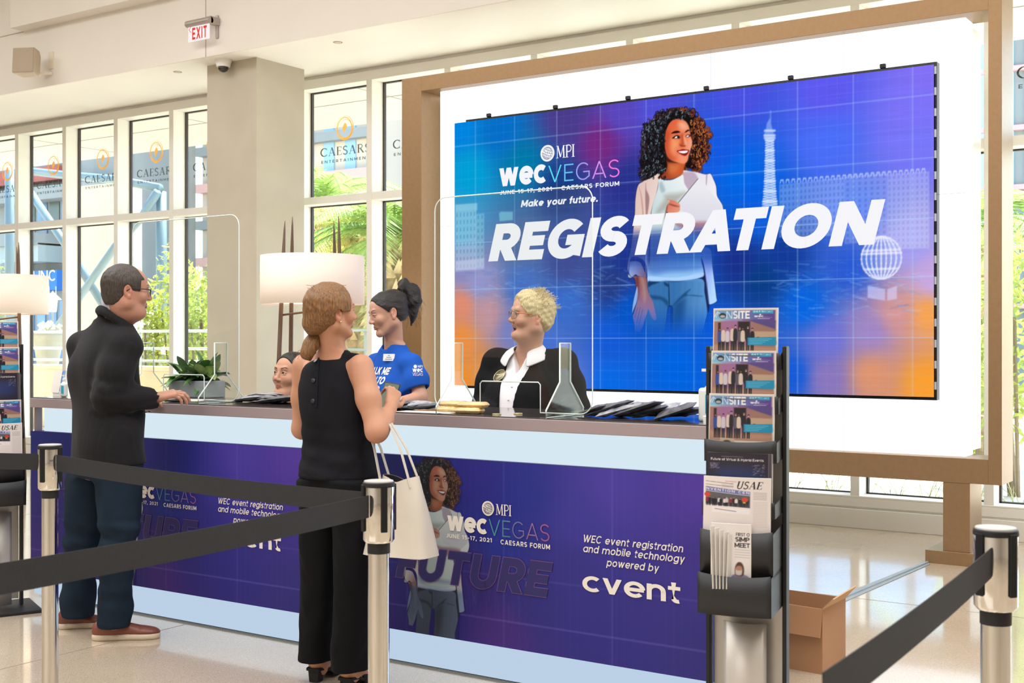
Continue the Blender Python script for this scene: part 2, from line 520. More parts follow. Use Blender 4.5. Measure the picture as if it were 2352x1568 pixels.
SERIF = {
 'C': (.78, [(arc(.42, .5, .38, .47, 48, 312, 24), .6), ([(.70, .72), (.70, .97)], .3), ([(.70, .28), (.70, .03)], .3), (arc(.40, .5, .35, .44, 110, 250, 14), .8)]),
 'A': (.84, [([(.12, 0), (.42, 1)], .35), ([(.42, 1), (.72, 0)], 1), ([(.22, .34), (.62, .34)], .3), ([(.0, .02), (.26, .02)], .3), ([(.56, .02), (.84, .02)], .3)]),
 'E': (.64, [([(.16, 0), (.16, 1)], 1), ([(.04, .02), (.58, .02)], .3), ([(.04, .98), (.55, .98)], .3), ([(.16, .52), (.46, .52)], .3), ([(.58, 0), (.6, .22)], .35), ([(.55, 1), (.55, .8)], .35), ([(.46, .42), (.46, .62)], .3)]),
 'S': (.56, [(arc(.28, .75, .2, .22, 40, 270, 14)+arc(.28, .26, .21, .24, 90, -140, 14)[1:], .75), ([(.46, .78), (.46, .97)], .3), ([(.07, .02), (.07, .24)], .3)]),
 'R': (.78, [([(.16, 0), (.16, 1)], 1), ([(.16, .98)]+arc(.36, .75, .22, .23, 90, -90, 12)+[(.16, .52)], .55), ([(.36, .52), (.7, 0)], .9), ([(.04, .02), (.3, .02)], .3), ([(.6, .02), (.8, .02)], .3), ([(.04, .98), (.2, .98)], .3)]),
 'M': (1.0, [([(.16, 0), (.2, 1)], .4), ([(.2, 1), (.5, .08)], 1), ([(.5, .08), (.8, 1)], .4), ([(.8, 1), (.84, 0)], 1), ([(.04, .02), (.28, .02)], .3), ([(.7, .02), (.98, .02)], .3), ([(.06, .98), (.22, .98)], .3), ([(.78, .98), (.94, .98)], .3)]),
 'P': (.66, [([(.16, 0), (.16, 1)], 1), ([(.16, .98)]+arc(.36, .72, .24, .26, 90, -90, 12)+[(.16, .46)], .6), ([(.02, .02), (.32, .02)], .3), ([(.02, .98), (.2, .98)], .3)]),
 'I': (.34, [([(.17, 0), (.17, 1)], 1), ([(.02, .02), (.32, .02)], .3), ([(.02, .98), (.32, .98)], .3)]),
 'U': (.8, [([(.18, 1)]+arc(.41, .28, .23, .27, 180, 360, 14)+[(.64, 1)], .7), ([(.18, 1), (.18, .3)], 1), ([(.04, .98), (.32, .98)], .3), ([(.54, .98), (.76, .98)], .3)]),
}
def serif(s, w=.13, shear=0.0, track=.08):
    x = 0.0; out = []
    for ch in s:
        W_, st = SERIF.get(ch, (.4, []))
        for pl, f in st:
            for q in stroke(pl, w*f):
                out.append([(x+a+shear*b, b) for a, b in q])
        x += W_+track
    return x-track, out

# ---------------------------------------------------------------- materials of the place
M_ceil = mat('ceiling_paint', 'FCF8F0', .8, noise=(1.2, .015))
M_wall = mat('wall_paint', 'EEE7DE', .8, noise=(1.5, .02))
M_pillar = mat('pillar_plaster', 'C4BAA8', .75, noise=(2.2, .05), bump=(60, .15))
M_frame = mat('window_frame_cream', 'EFEBE2', .45, noise=(2, .015))
M_gask = mat('window_gasket', '3B3230', .6)
M_glass = glassmat('window_glass', 'F6FAF8')
M_bronze = mat('bronze_metal', '9A7A57', .42, .55, noise=(30, .05), bump=(220, .08))
M_black = mat('matte_black', '17171A', .55)
M_blackgloss = mat('gloss_black', '0E0E10', .25)
M_white = mat('white_plastic', 'EDEBE6', .4)
M_chrome = mat('chrome', 'D8D4CF', .09, 1.0)
M_paper = mat('paper', 'E7E1DA', .7)

def floor_mat():
    m = bpy.data.materials.new('terrazzo'); m.use_nodes = True
    nt = m.node_tree; b = nt.nodes['Principled BSDF']
    b.inputs['Roughness'].default_value = .13
    b.inputs['Specular IOR Level'].default_value = .8
    b.inputs['Coat Weight'].default_value = .5
    b.inputs['Coat Roughness'].default_value = .06
    tc = nt.nodes.new('ShaderNodeTexCoord')
    base = None
    def N(t): return nt.nodes.new(t)
    n = N('ShaderNodeTexNoise'); n.inputs['Scale'].default_value = 1.1; n.inputs['Detail'].default_value = 5
    nt.links.new(tc.outputs['Object'], n.inputs['Vector'])
    r = N('ShaderNodeValToRGB')
    r.color_ramp.elements[0].position = .3; r.color_ramp.elements[0].color = (*lin('BDAB94'), 1)
    r.color_ramp.elements[1].position = .7; r.color_ramp.elements[1].color = (*lin('CDBDA7'), 1)
    nt.links.new(n.outputs['Fac'], r.inputs['Fac'])
    prev = r.outputs['Color']
    for sc, thr, col, fac in ((170, .17, '6F5B48', .8), (120, .13, 'F4EBDC', .9), (260, .22, '8E7860', .7), (60, .05, 'FFFFFF', .9)):
        v = N('ShaderNodeTexVoronoi'); v.inputs['Scale'].default_value = sc
        nt.links.new(tc.outputs['Object'], v.inputs['Vector'])
        # only some of the cells hold a chip
        lt = N('ShaderNodeMath'); lt.operation = 'LESS_THAN'; lt.inputs[1].default_value = thr*1.35
        nt.links.new(v.outputs['Distance'], lt.inputs[0])
        sep = N('ShaderNodeSeparateColor'); nt.links.new(v.outputs['Color'], sep.inputs['Color'])
        g = N('ShaderNodeMath'); g.operation = 'LESS_THAN'; g.inputs[1].default_value = .45
        nt.links.new(sep.outputs['Red'], g.inputs[0])
        mu = N('ShaderNodeMath'); mu.operation = 'MULTIPLY'
        nt.links.new(lt.outputs[0], mu.inputs[0]); nt.links.new(g.outputs[0], mu.inputs[1])
        mu2 = N('ShaderNodeMath'); mu2.operation = 'MULTIPLY'; mu2.inputs[1].default_value = fac
        nt.links.new(mu.outputs[0], mu2.inputs[0])
        mx = N('ShaderNodeMix'); mx.data_type = 'RGBA'
        nt.links.new(mu2.outputs[0], mx.inputs['Factor'])
        nt.links.new(prev, mx.inputs['A']); mx.inputs['B'].default_value = (*lin(col), 1)
        prev = mx.outputs['Result']
    nt.links.new(prev, b.inputs['Base Color'])
    return m
M_floor = floor_mat()

# ---------------------------------------------------------------- setting: hall shell
YW, ZS, YB = 9.50, 4.20, 8.30          # window wall, soffit height, bulkhead face
struct(MB().box(-24, 9, -9, YW+.22, -.1, 0), 'floor', M_floor)
fj = MB()
for x in (-9.2, -4.95, -.8):
    fj.box(x-.003, x+.003, -6, YW, 0, .0006)
for y in (-1.0, 2.75, 6.9):
    fj.box(-20, 6, y-.003, y+.003, 0, .0006)
struct(fj, 'trim_1', mat('floor_joint', '8F7B65', .5))
struct(MB().box(-24, 9, -9, YB, 6.0, 6.2), 'ceiling', M_ceil)
struct(MB().box(-24, 9, YB, YW+.3, ZS, ZS+.3), 'ceiling_soffit', M_ceil)
struct(MB().box(-24, 9, YB-.02, YB, ZS, 6.0), 'wall_bulkhead', M_wall)
struct(MB().box(-12.06, 9, YB-.19, YB-.02, 4.85, 6.0), 'ceiling_drop', M_wall)
struct(MB().box(-24, -12.06, YB-.024, YB-.02, 4.843, 4.851), 'trim_2', mat('wall_joint', 'BBA68E', .8))
sx = at(473, 60, Y=YB-.02).x
struct(MB().box(sx-.003, sx+.003, YB-.024, YB-.02, ZS, 4.85), 'trim_3', mat('wall_joint', 'BBA68E', .8))
struct(MB().box(-24.2, -24, -9, YW+.3, 0, 6.2), 'wall_left', M_wall)
struct(MB().box(9, 9.2, -9, YW+.3, 0, 6.2), 'wall_right', M_wall)
struct(MB().box(-24.2, 9.2, -9.2, -9, 0, 6.2), 'wall_back', M_wall)
# thin access panel joints and round caps in the soffit
PX0, PX1, PY0, PY1 = -9.46, -8.77, 8.56, 9.22
struct(MB().box(PX0, PX1, PY0, PY1, 0, ZS), 'wall_pillar', M_pillar)

# window wall: sill, head, mullions, transoms; each window its own frame, gasket, pane and decal
mull = [-14.96-.97, -14.96, -13.99, -13.03, -12.06, -11.09, -10.12, -9.14, -8.15, -7.17, -6.18, -5.19, -4.20, -3.20, -2.20, -1.21, -.22, .77]
DEP, MW = .176, .07
ZG0, ZH, ZT0, ZT1 = .25, 4.07, 2.87, 2.945
sl = MB().box(-24, 9, YW-.02, YW+.25, 0, .15).box(-24, 9, YW+.005, YW+.25, .15, .165).box(-24, 9, YW-.005, YW+.25, .165, .235).box(-24, 9, YW-.005, YW+.25, .235, .25)
struct(sl, 'trim_4', M_frame, bevel=.004)
hd = MB().box(-24, 9, YW, YW+.25, ZH, ZS-.035).box(-24, 9, YW+.03, YW+.25, ZS-.035, ZS)
struct(hd, 'trim_5', M_frame, bevel=.003)
ext = MB().box(-24, mull[0]-.035, YW, YW+.25, .25, ZH).box(mull[-1]+.035, 9, YW, YW+.25, .25, ZH)
struct(ext, 'wall_front', M_frame)

M_gold = decalmat('gold_decal', 'E8A93A', .15)
M_grey = decalmat('grey_decal', '565C5A', .1)
def ring_polys(cx, cz, rx, rz, off, w0, w1, turn, n=40):
    """a ring whose width swells round the circle"""
    out = []
    for i in range(n):
        a0, a1 = 2*math.pi*i/n, 2*math.pi*(i+1)/n
        q = []
        for a in (a0, a1):
            w = w0+(w1-w0)*(.5+.5*math.cos(a-turn))
            q.append(((cx+off[0]+(rx-w)*math.cos(a), cz+off[1]+(rz-w)*math.sin(a)), (cx+off[0]+rx*math.cos(a), cz+off[1]+rz*math.sin(a))))
        out.append([q[0][0], q[0][1], q[1][1], q[1][0]])
    return out
tw, tp = serif('CAESARS', .165, 0, .1)
tw2, tp2 = text('ENTERTAINMENT', .19, 0, .42)
for i in range(len(mull)-1):
    a, b = mull[i]+MW/2, mull[i+1]-MW/2
    fr = MB()
    x0 = mull[i]-MW/2
    fr.box(x0, x0+MW, YW, YW+DEP, ZG0, ZH)
    fr.box(a, b, YW+.004, YW+DEP, ZT0, ZT1)
    fr.box(x0, x0+.004, YW-.001, YW, ZG0, ZH)
    w_ = struct(fr, 'window_%d' % (i+1), M_frame, bevel=.003)
    gk = MB()
    yg = YW+DEP
    for (z0, z1) in ((ZG0, ZT0), (ZT1, ZH)):
        gk.box(a, a+.016, yg-.004, yg+.03, z0, z1).box(b-.016, b, yg-.004, yg+.03, z0, z1)
        gk.box(a, b, yg-.004, yg+.03, z1-.012, z1).box(a, b, yg-.004, yg+.03, z0, z0+.01)
    gk.build('gasket', M_gask, w_)
    MB().box(a+.02, b-.02, yg+.02, yg+.026, ZG0, ZT0).box(a+.02, b-.02, yg+.02, yg+.026, ZT1, ZH).build('pane', M_glass, w_)
    xm = (a+b)/2; yd = yg+.018
    gd = MB()
    zc = 3.665
    P = ring_polys(0, 0, .118, .128, (0, 0), .004, .018, -1.4)+ring_polys(0, 0, .1, .112, (-.006, .004), .003, .012, 1.9)+ring_polys(0, 0, .094, .1, (.012, -.012), .002, .016, -.6)
    P.append([(-.04, .0), (-.012, -.055), (.0, -.03), (.0, .02), (-.005, .055)])
    P.append([(.0, -.03), (.03, .005), (.022, .04), (-.005, .055)])
    gd.polys(P, (xm, yd, zc), (1, 0, 0), (0, 0, 1)).build('logo_decal', M_gold, w_)
    td = MB()
    s1 = .68/tw
    td.polys(tp, (xm-.34, yd, 3.39), (s1, 0, 0), (0, 0, .088))
    s2 = .66/tw2
    td.polys(tp2, (xm-.33, yd, 3.318), (s2, 0, 0), (0, 0, .03))
    td.build('lettering', M_grey, w_)

# ---------------------------------------------------------------- outside the windows
M_ground = mat('paving', 'C8C1B6', .85, noise=(1.0, .06))
struct(MB().box(-70, 30, YW+.25, 90, -.12, -.02), 'ground', M_ground)
struct(MB().box(-40, 20, YW+.22, 12.05, ZS+.02, ZS+.6), 'ceiling_canopy', mat('canopy_panel', 'CFC6BA', .7))
cj = MB()
for x in range(-30, 6, 3): cj.box(x-.008, x+.008, YW+.3, 12.04, ZS+.016, ZS+.02)
cj.box(-30, 10, 10.85, 10.866, ZS+.016, ZS+.02)
struct(cj, 'trim_6', mat('canopy_joint', '9A938A', .8))
# planting bed wall and railing at the far side of the walk
M_cream = mat('cream_stucco', 'DCC7A4', .8, noise=(3, .03))
struct(MB().box(-40, -11.5, 13.2, 13.5, -.02, .98).box(-40, -11.4, 13.15, 13.55, .98, 1.05), 'wall_garden', M_cream, bevel=.01)
rl = MB()
for z in (1.12, 1.33, 1.62): rl.tube([(-40, 13.9, z), (-10, 13.9, z)], .022, 6)
for i in range(30): rl.tube([(-39+i, 13.9, .2), (-39+i, 13.9, 1.62)], .02, 6)
tag(rl.build('railing', mat('pale_steel', 'C9D2D2', .4, .4), smooth=True), 'pale steel railing beyond the cream garden wall', 'railing')

# buildings across the street
def facade(name, label, x0, x1, y, z0, z1, base, bands, wins, depth=4):
    t = thing(name, label, 'building', ((x0+x1)/2, y, z0))
    MB().box(x0, x1, y, y+depth, z0, z1).build('wall', base, t)
    for (nm, bx0, bx1, bz0, bz1, dep, m) in bands:
        MB().box(bx0, bx1, y-dep, y+.1, bz0, bz1).build(nm, m, t)
    for (bx0, bx1, bz0, bz1, m) in wins:
        w = MB().box(bx0, bx1, y-.05, y+.02, bz0, bz1).build('window', m, t)
    return t
M_bld = mat('pale_building', '8E908C', .8, noise=(.4, .05))
M_bld2 = mat('warm_building', 'CDBBA5', .8, noise=(.4, .04))
M_brick = mat('brick_red', 'A8574C', .85, noise=(4, .2))
M_bglass = mat('blue_glass', '5E86A8', .2, noise=(.8, .35))
M_dglass = mat('dark_glass', '5C6B68', .25, noise=(.7, .3))
M_sign = mat('blue_banner', '1F6FC0', .6)
YS = 30.0
def q(x, y): p = at(x, y, Y=YS); return p.x, p.z
xa, _ = q(-60, 0); xb, _ = q(300, 0)
zt = q(130, 330)[1]
bands = []
x0, z0 = q(68, 425); x1, z1 = q(160, 382)
bands.append(('brick_band', x0-6, x1, z0, z1, .5, M_brick))
x0, z0 = q(68, 670); x1, z1 = q(150, 622)
bands.append(('banner', x0-1.5, x1+.3, z0, z1, .6, M_sign))
x0, z0 = q(60, 620); x1, z1 = q(150, 560)
bands.append(('canopy_rail', x0, x1, z0+.2, z0+.9, 1.2, mat('grey_metal_roof', '9AA3A0', .5)))
bands.append(('fascia', x0, x1, z1-.1, z1+.35, 1.4, M_bld))
x0, z0 = q(60, 470); x1, z1 = q(270, 425)
bands.append(('ledge', x0-4, x1, z0, z0+.5, .8, M_bld))
wins = []
for k in range(5):
    x0, z0 = q(60+k*28, 600); x1, z1 = q(60+k*28+22, 450)
    wins.append((x0, x1, z0, z1, M_bglass if k % 2 else M_dglass))
for k in range(6):
    x0, z0 = q(62+k*26, 830); x1, z1 = q(62+k*26+18, 690)
    wins.append((x0, x1, z0, z1, M_bglass))
fb = facade('shop_building', 'grey and brick shop building with a blue banner seen through the left windows', xa-8, xb-1, YS, -.02, zt+2, M_bld, bands, wins)
lw, lp = text('XYLINC', .13, 0, .12)
x0, z0 = q(76, 655); x1, z1 = q(150, 628)
MB().polys(lp, (x0-.05, YS-.62, z0+.1), ((x1-x0)*1.16/lw, 0, 0), (0, 0, z1-z0)).build('lettering', M_white, fb)
lw, lp = text('OPLI', .14, 0, .9)
MB().polys(lp, (x0+.9, YS-.62, z0-.42), ((x1-x0-.6)/lw, 0, 0), (0, 0, .3)).build('lettering', M_white, fb)
# pale tall buildings further right
x0 = q(275, 0)[0]; x1 = q(700, 0)[0]
bb = []; ww = []
for k in range(7):
    zz = 1.5+k*1.45
    bb.append(('balcony_band', x0, x1, zz, zz+.35, .35, M_bld if k % 2 else mat('rose_band', 'D8A79A', .8)))
for k in range(9):
    xx = x0+(x1-x0)*(k+.3)/9
    ww.append((xx, xx+.5, 3.2, 9.5, mat('steel_blue_glass', '8FB2C6', .3)))
facade('apartment_building', 'pale apartment building with rose bands behind the shrubs', x0, x1, 34, -.02, 14, M_bld2, bb, ww)
x0 = at(700, 0, Y=42).x; x1 = at(2600, 0, Y=42).x
bb = []; ww = []
for k in range(10):
    zz = 2.5+k*1.9
    bb.append(('floor_band', x0, x1, zz, zz+.16, .2, mat('pink_band', 'E7A9A2', .8)))
for k in range(20):
    xx = x0+(x1-x0)*(k+.2)/20
    ww.append((xx, xx+1.4, 2, 20, mat('sky_glass', 'A9C8E0', .2)))
facade('hotel_tower', 'white hotel tower with pale blue glass behind the palms', x0, x1, 42, -.02, 24, M_bld, bb, ww)

# steel pipe truss and columns
M_pipe = mat('painted_steel_pipe', '74878A', .35, .1)
YT = 16.5
def pipe(name, label, pts, r, Y=YT, dip=0):
    P = [at(x, y, Y=Y) for x, y in pts]
    return tag(MB().tube(P, r, 14).build(name, M_pipe, smooth=True), label, 'pipe', 'steel truss pipes outside')
pipe('truss_pipe', 'pale steel pipe running level below the canopy, behind the ring logos', [(40, 390), (150, 402), (262, 412), (368, 432)], .085)
pipe('truss_pipe', 'pale steel pipe slanting down to the right behind the second and third windows', [(58, 425), (145, 553), (240, 705)], .085)
pipe('truss_pipe', 'pale steel pipe slanting down to the left across the third window', [(362, 440), (325, 500), (265, 566), (185, 680), (95, 800)], .085, YT-.12)
pipe('steel_column', 'grey steel column pipe standing beside the green shrubs', [(370, 440), (372, 860)], .105, YT+.1)
pipe('steel_column', 'pale steel column pipe behind the first window', [(22, 330), (22, 860)], .1, YT+.2)
cc = at(232, 600, Y=19)
struct(MB().box(cc.x-.75, cc.x+.5, 19, 19.8, -.02, 5.2), 'pillar_outside', M_cream)

# planters, lamp, kiosk beyond the railing
t = thing('planter_urn', 'big cream planter urn with white flowers beyond the railing', 'planter', at(110, 840, Y=15.0))
p = at(110, 872, Y=15.0); p.z = .75
u = MB().lathe([(.16, 0), (.18, .1), (.22, .4), (.3, .8), (.33, .86), (.29, .86), (.25, .7)], p, 20)
u.build('pot', mat('urn_stone', 'A9A694', .7, noise=(6, .08)), t, smooth=True)
MB().lathe([(.2, -.75), (.2, 0.02)], p, 14).build('pedestal', M_cream, t)
fl = MB()
for k in range(60):
    a = R.random()*6.28; rr = R.random()*.34; zz = .85+R.random()*.2*(1.3-rr*2)
    c = p+Vector((rr*math.cos(a), rr*math.sin(a), zz)); s_ = .03+R.random()*.03
    fl.lathe([(0, -s_), (s_, 0), (0, s_)], c, 6)
fl.build('flowers', mat('white_flowers', 'D8D6C4', .8), t)['kind'] = 'stuff'
t = thing('street_lamp', 'small white lantern street lamp in front of the blue banner', 'lamp', at(121, 850, Y=20))
p = at(121, 716, Y=20)
MB().lathe([(.03, -p.z), (.03, 0)], p, 8).build('post', M_bld, t)
MB().lathe([(.1, 0), (.13, .3), (.13, .32)], p, 10).build('lantern', mat('lantern_glass', 'E8EFEF', .3), t, smooth=True)
MB().lathe([(.22, .32), (.03, .5), (0, .55)], p, 12).build('cap', M_white, t)
t = thing('garden_cupola', 'white slatted cupola beside the shrubs behind the man', 'cupola', at(330, 860, Y=15.5))
p = at(332, 845, Y=15.5); p.z = .9
MB().lathe([(.42, -.9), (.42, .25), (.4, .3)], p, 18).build('drum', M_bld, t)
MB().lathe([(.44, .3), (.4, .55), (.3, .8), (.2, .92), (.17, 1.0), (.15, 1.25), (.0, 1.5)], p, 18).build('dome', M_white, t, smooth=True)
for k in range(12):
    a = k*math.pi/6
    MB().tube([p+Vector((.445*math.cos(a), .445*math.sin(a), .3)), p+Vector((.4*math.cos(a), .4*math.sin(a), .57)), p+Vector((.3*math.cos(a), .3*math.sin(a), .82))], .012, 5).build('rib', M_bld, t)

# greenery
def leafmat(name, col, amt=.35):
    if name in MATS: return MATS[name]
    m = mat(name, col, .6, noise=(5, amt))
    nt = m.node_tree; b = nt.nodes['Principled BSDF']
    t = nt.nodes.new('ShaderNodeBsdfTranslucent'); x = nt.nodes.new('ShaderNodeMixShader'); x.inputs['Fac'].default_value = .45
    nt.links.new(b.inputs['Base Color'].links[0].from_socket, t.inputs['Color'])
    nt.links.new(b.outputs['BSDF'], x.inputs[1]); nt.links.new(t.outputs['BSDF'], x.inputs[2])
    nt.links.new(x.outputs['Shader'], nt.nodes['Material Output'].inputs['Surface'])
    return m
def shrub(name, label, c, rx, rz, n, m, seed, size=.06, cat='shrub'):
    rnd = random.Random(seed)
    t = thing(name, label, cat, (c[0], c[1], 0))
    mb = MB()
    for k in range(n):
        while True:
            v = Vector((rnd.uniform(-1, 1), rnd.uniform(-1, 1), rnd.uniform(-1, 1)))
            if .3 < v.length < 1: break
        q_ = Vector((c[0]+v.x*rx, c[1]+v.y*rx*.7, c[2]+v.z*rz*(1+.25*math.sin(v.x*5+seed))))
        d = (Vector((rnd.uniform(-1, 1), rnd.uniform(-1, 1), rnd.uniform(-.2, 1)))).normalized()
        s_ = size*rnd.uniform(.6, 1.6)
        u = d.cross(Vector((rnd.random(), rnd.random(), rnd.random()))).normalized()*s_*.35
        mb.add([q_-d*s_, q_+u, q_+d*s_, q_-u], [(0, 1, 2, 3)])
    mb.build('foliage', m, t)['kind'] = 'stuff'
    st = MB()
    for k in range(5):
        a = rnd.random()*6.28
        st.tube([(c[0]+.1*math.cos(a), c[1]+.1*math.sin(a), -.02), (c[0]+rx*.5*math.cos(a), c[1]+rx*.4*math.sin(a), c[2]+rz*.2)], .02, 5)
    st.build('stems', mat('bark', '8A7A62', .9), t)
    return t
M_leafY = leafmat('spring_leaves', 'C2C860')
M_leafG = leafmat('fresh_leaves', 'A9B75E')
p = at(415, 720, Y=15.2); shrub('shrub', 'tall feathery yellow-green shrub behind the acrylic shield at left', (p.x, p.y, 1.75), .75, 1.35, 2200, M_leafY, 3)
p = at(470, 740, Y=14.8); shrub('shrub', 'yellow-green shrub partly hidden behind the plain pillar', (p.x, p.y, 1.6), .6, 1.2, 1500, M_leafG, 5)
p = at(347, 745, Y=14.9); shrub('shrub', 'small bright shrub just beside the face of the man', (p.x, p.y, 1.6), .28, .75, 500, M_leafY, 8)
p = at(8, 590, Y=18); shrub('shrub', 'green tree crown glimpsed behind the left floor lamp', (p.x, p.y, 2.6), .5, .7, 500, M_leafG, 9)
p = at(880, 790, Y=11.6); shrub('shrub', 'low green bush behind the women at the counter', (p.x, p.y, .75), .6, .55, 1300, leafmat('sage_leaves', 'A9C09A'), 12)
p = at(2345, 600, Y=12.5); shrub('shrub', 'leafy green shrub at the far right behind the sign', (p.x, p.y, 1.5), .6, .9, 1100, M_leafG, 15)
p = at(2255, 560, Y=13.5); shrub('shrub', 'green shrub glimpsed in the gap inside the sign frame', (p.x, p.y, 1.5), .5, 1.2, 900, M_leafG, 16)

def palm(label, c, h, r, lean, nf, fl_, seed, m):
    rnd = random.Random(seed)
    t = thing('palm_tree', label, 'palm tree', (c[0], c[1], -.02), group='palm trees outside')
    pts = []; rad = []
    n = int(h/.11)
    for k in range(n+1):
        f = k/n
        pts.append((c[0]+lean*f, c[1], h*f)); rad.append(r*(1.12-.2*f)*(1.0+(.13 if k % 2 else -.05)))
    MB().tube(pts, rad, 14).build('trunk', mat('palm_bark', 'A98F6C', .9, noise=(7, .45)), t)
    bs = MB()
    for k in range(int(n*3)):
        f = rnd.uniform(.45, 1); a = rnd.random()*6.28
        q_ = Vector((c[0]+lean*f+r*math.cos(a), c[1]+r*math.sin(a), h*f))
        o_ = Vector((math.cos(a), math.sin(a), 0)); s_ = .06+.05*rnd.random()
        w_ = Vector((-math.sin(a), math.cos(a), 0))*s_*.8
        bs.add([q_-w_-Vector((0, 0, s_)), q_+w_-Vector((0, 0, s_)), q_+o_*s_*.9+Vector((0, 0, s_*1.2))], [(0, 1, 2)])
    bs.build('leaf_bases', mat('palm_boots', 'D2B48C', .9, noise=(9, .3)), t)['kind'] = 'stuff'
    fr = MB()
    top = Vector((c[0]+lean, c[1], h))
    for k in range(nf):
        a = 2*math.pi*k/nf+rnd.uniform(-.2, .2); el = rnd.uniform(-.15, 1.4)
        L = fl_*rnd.uniform(.8, 1.1)
        o_ = Vector((math.cos(a), math.sin(a), 0))
        spine = []
        for s_ in range(15):
            f = s_/14
            spine.append(top+o_*L*f*math.cos(el*(1-f*.4))+Vector((0, 0, L*f*math.sin(el)-L*.75*f*f)))
        for s_ in range(1, 14):
            p0, p1 = spine[s_], spine[s_+1]
            d = (p1-p0).normalized(); sd = d.cross(Vector((0, 0, 1)))
            if sd.length < 1e-3: continue
            sd.normalize()
            ll = .42*math.sin(math.pi*(.15+.8*s_/14))+.06
            for sgn in (-1, 1):
                for e in range(3):
                    b0 = p0+(p1-p0)*(e/3)
                    tip = b0+(sd*sgn*.8+d*.6+Vector((0, 0, -.35+rnd.uniform(-.15, .15)))).normalized()*ll
                    w_ = d*.018
                    fr.add([b0-w_, b0+w_, tip], [(0, 1, 2)])
            fr.tube([p0, p1], .012, 4, caps=False)
    fr.build('fronds', m, t)['kind'] = 'stuff'
M_palm = leafmat('palm_fronds', '9DB75E', .3)
M_palm2 = leafmat('palm_fronds_gold', 'C2BE62', .3)
p = at(823, 600, Y=15.6); palm('palm tree with grey-green trunk behind the right-hand pair of lamp sticks', (p.x, p.y), 3.15, .21, .0, 40, 2.1, 21, M_palm2)
p = at(905, 600, Y=14.3); palm('palm tree with rough brown trunk just left of the big sign', (p.x, p.y), 3.0, .2, .0, 40, 1.9, 22, M_palm)
p = at(745, 450, Y=19.5); palm('pale palm tree further off behind the window nearest the pillar', (p.x, p.y), 4.3, .2, .0, 36, 2.3, 23, M_palm)
p = at(2256, 600, Y=16.0); palm('palm tree glimpsed in the gap inside the right side of the sign frame', (p.x, p.y), 2.9, .2, .0, 26, 1.5, 24, M_palm)
# ornamental grasses in the bed right outside the low panes
def grass(label, c, n, h, seed, m):
    rnd = random.Random(seed); mb = MB()
    for k in range(n):
        a = rnd.random()*6.28; l = h*rnd.uniform(.6, 1.1); o_ = Vector((math.cos(a), math.sin(a), 0)); b = rnd.uniform(.2, 1.0)
        base = Vector((c[0]+rnd.uniform(-.05, .05), c[1]+rnd.uniform(-.05, .05), -.02))
        P = [base+o_*l*b*f*f+Vector((0, 0, l*f*(1-.45*b*f*f))) for f in (0, .25, .5, .75, 1)]
        mb.tube(P, [.004, .0035, .003, .002, .001], 4, caps=False)
    return tag(mb.build('ornamental_grass', m), label, 'grass', 'grass tufts outside the low panes', 'stuff')
M_blade = mat('grass_blades', '8E9468', .8, noise=(8, .3))
for k, px in enumerate((1815, 1905, 1985, 2060, 2140, 2250, 2340)):
    p = at(px, 1100, Y=10.35+.12*(k % 3))
    grass('thin green ornamental grass outside the low panes below the sign', (p.x, p.y), 13, .6, 40+k, M_blade)

# ---------------------------------------------------------------- the big lit sign
YF = 8.28
SGN = thing('sign_frame', 'tall bronze metal frame standing on the floor round the lit sign', 'frame', (-4.3, YF, 0))
FX0, FX1, FZ0, FZ1 = -6.737, -1.838, .534, 3.696
IX0, IX1, IZ0, IZ1 = -6.525, -1.921, .695, 3.571
FD = .315
MB().box(FX0, IX0, YF, YF+FD, FZ0, FZ1).box(IX1, FX1, YF, YF+FD, FZ0, FZ1).box(IX0, IX1, YF, YF+FD, IZ1, FZ1).box(IX0, IX1, YF, YF+FD, FZ0, IZ0).build('frame', M_bronze, SGN, bevel=.002)
for (x0, x1) in ((-2.205, -2.035), (-6.54, -6.37)):
    MB().box(x0, x1, YF+.004, YF+FD-.004, .085, FZ0).build('post', M_bronze, SGN, bevel=.002)
    MB().box(x0-.11, x1+.06, YF-.012, YF+.5, 0, .085).build('foot', M_bronze, SGN, bevel=.002)
LB = thing('light_box', 'glowing white light box held inside the bronze frame', 'light box', (-4.3, YF+.1, IZ0))
YL = YF+.10
LX0, LX1 = -6.40, -2.085
def lightmat():
    m = bpy.data.materials.new('lit_acrylic'); m.use_nodes = True
    nt = m.node_tree; nt.nodes.remove(nt.nodes['Principled BSDF'])
    e = nt.nodes.new('ShaderNodeEmission'); e.inputs['Color'].default_value = (*lin('F4F8FC'), 1)
    e.inputs['Strength'].default_value = 1.8
    nt.links.new(e.outputs['Emission'], nt.nodes['Material Output'].inputs['Surface'])
    return m
M_lit = lightmat()
MB().box(LX0, LX1, YL, YL+.19, IZ0+.002, IZ1-.002).build('diffuser', M_lit, LB, bevel=.004)
MB().box(LX0+.004, LX1-.004, YL+.192, YL+.42, IZ0+.03, IZ1-.03).build('housing', mat('champagne_metal', 'CFC4B4', .35, .4), LB, bevel=.002)
sj = MB()
for x in (-5.66, -3.9, -2.9): sj.box(x-.002, x+.002, YL-.0015, YL, IZ0, IZ1)
sj.box(LX0, LX1, YL-.0015, YL, 2.42, 2.424)
sj.build('joint', emat('lit_joint', 'D9DEE3', 1.0), LB)

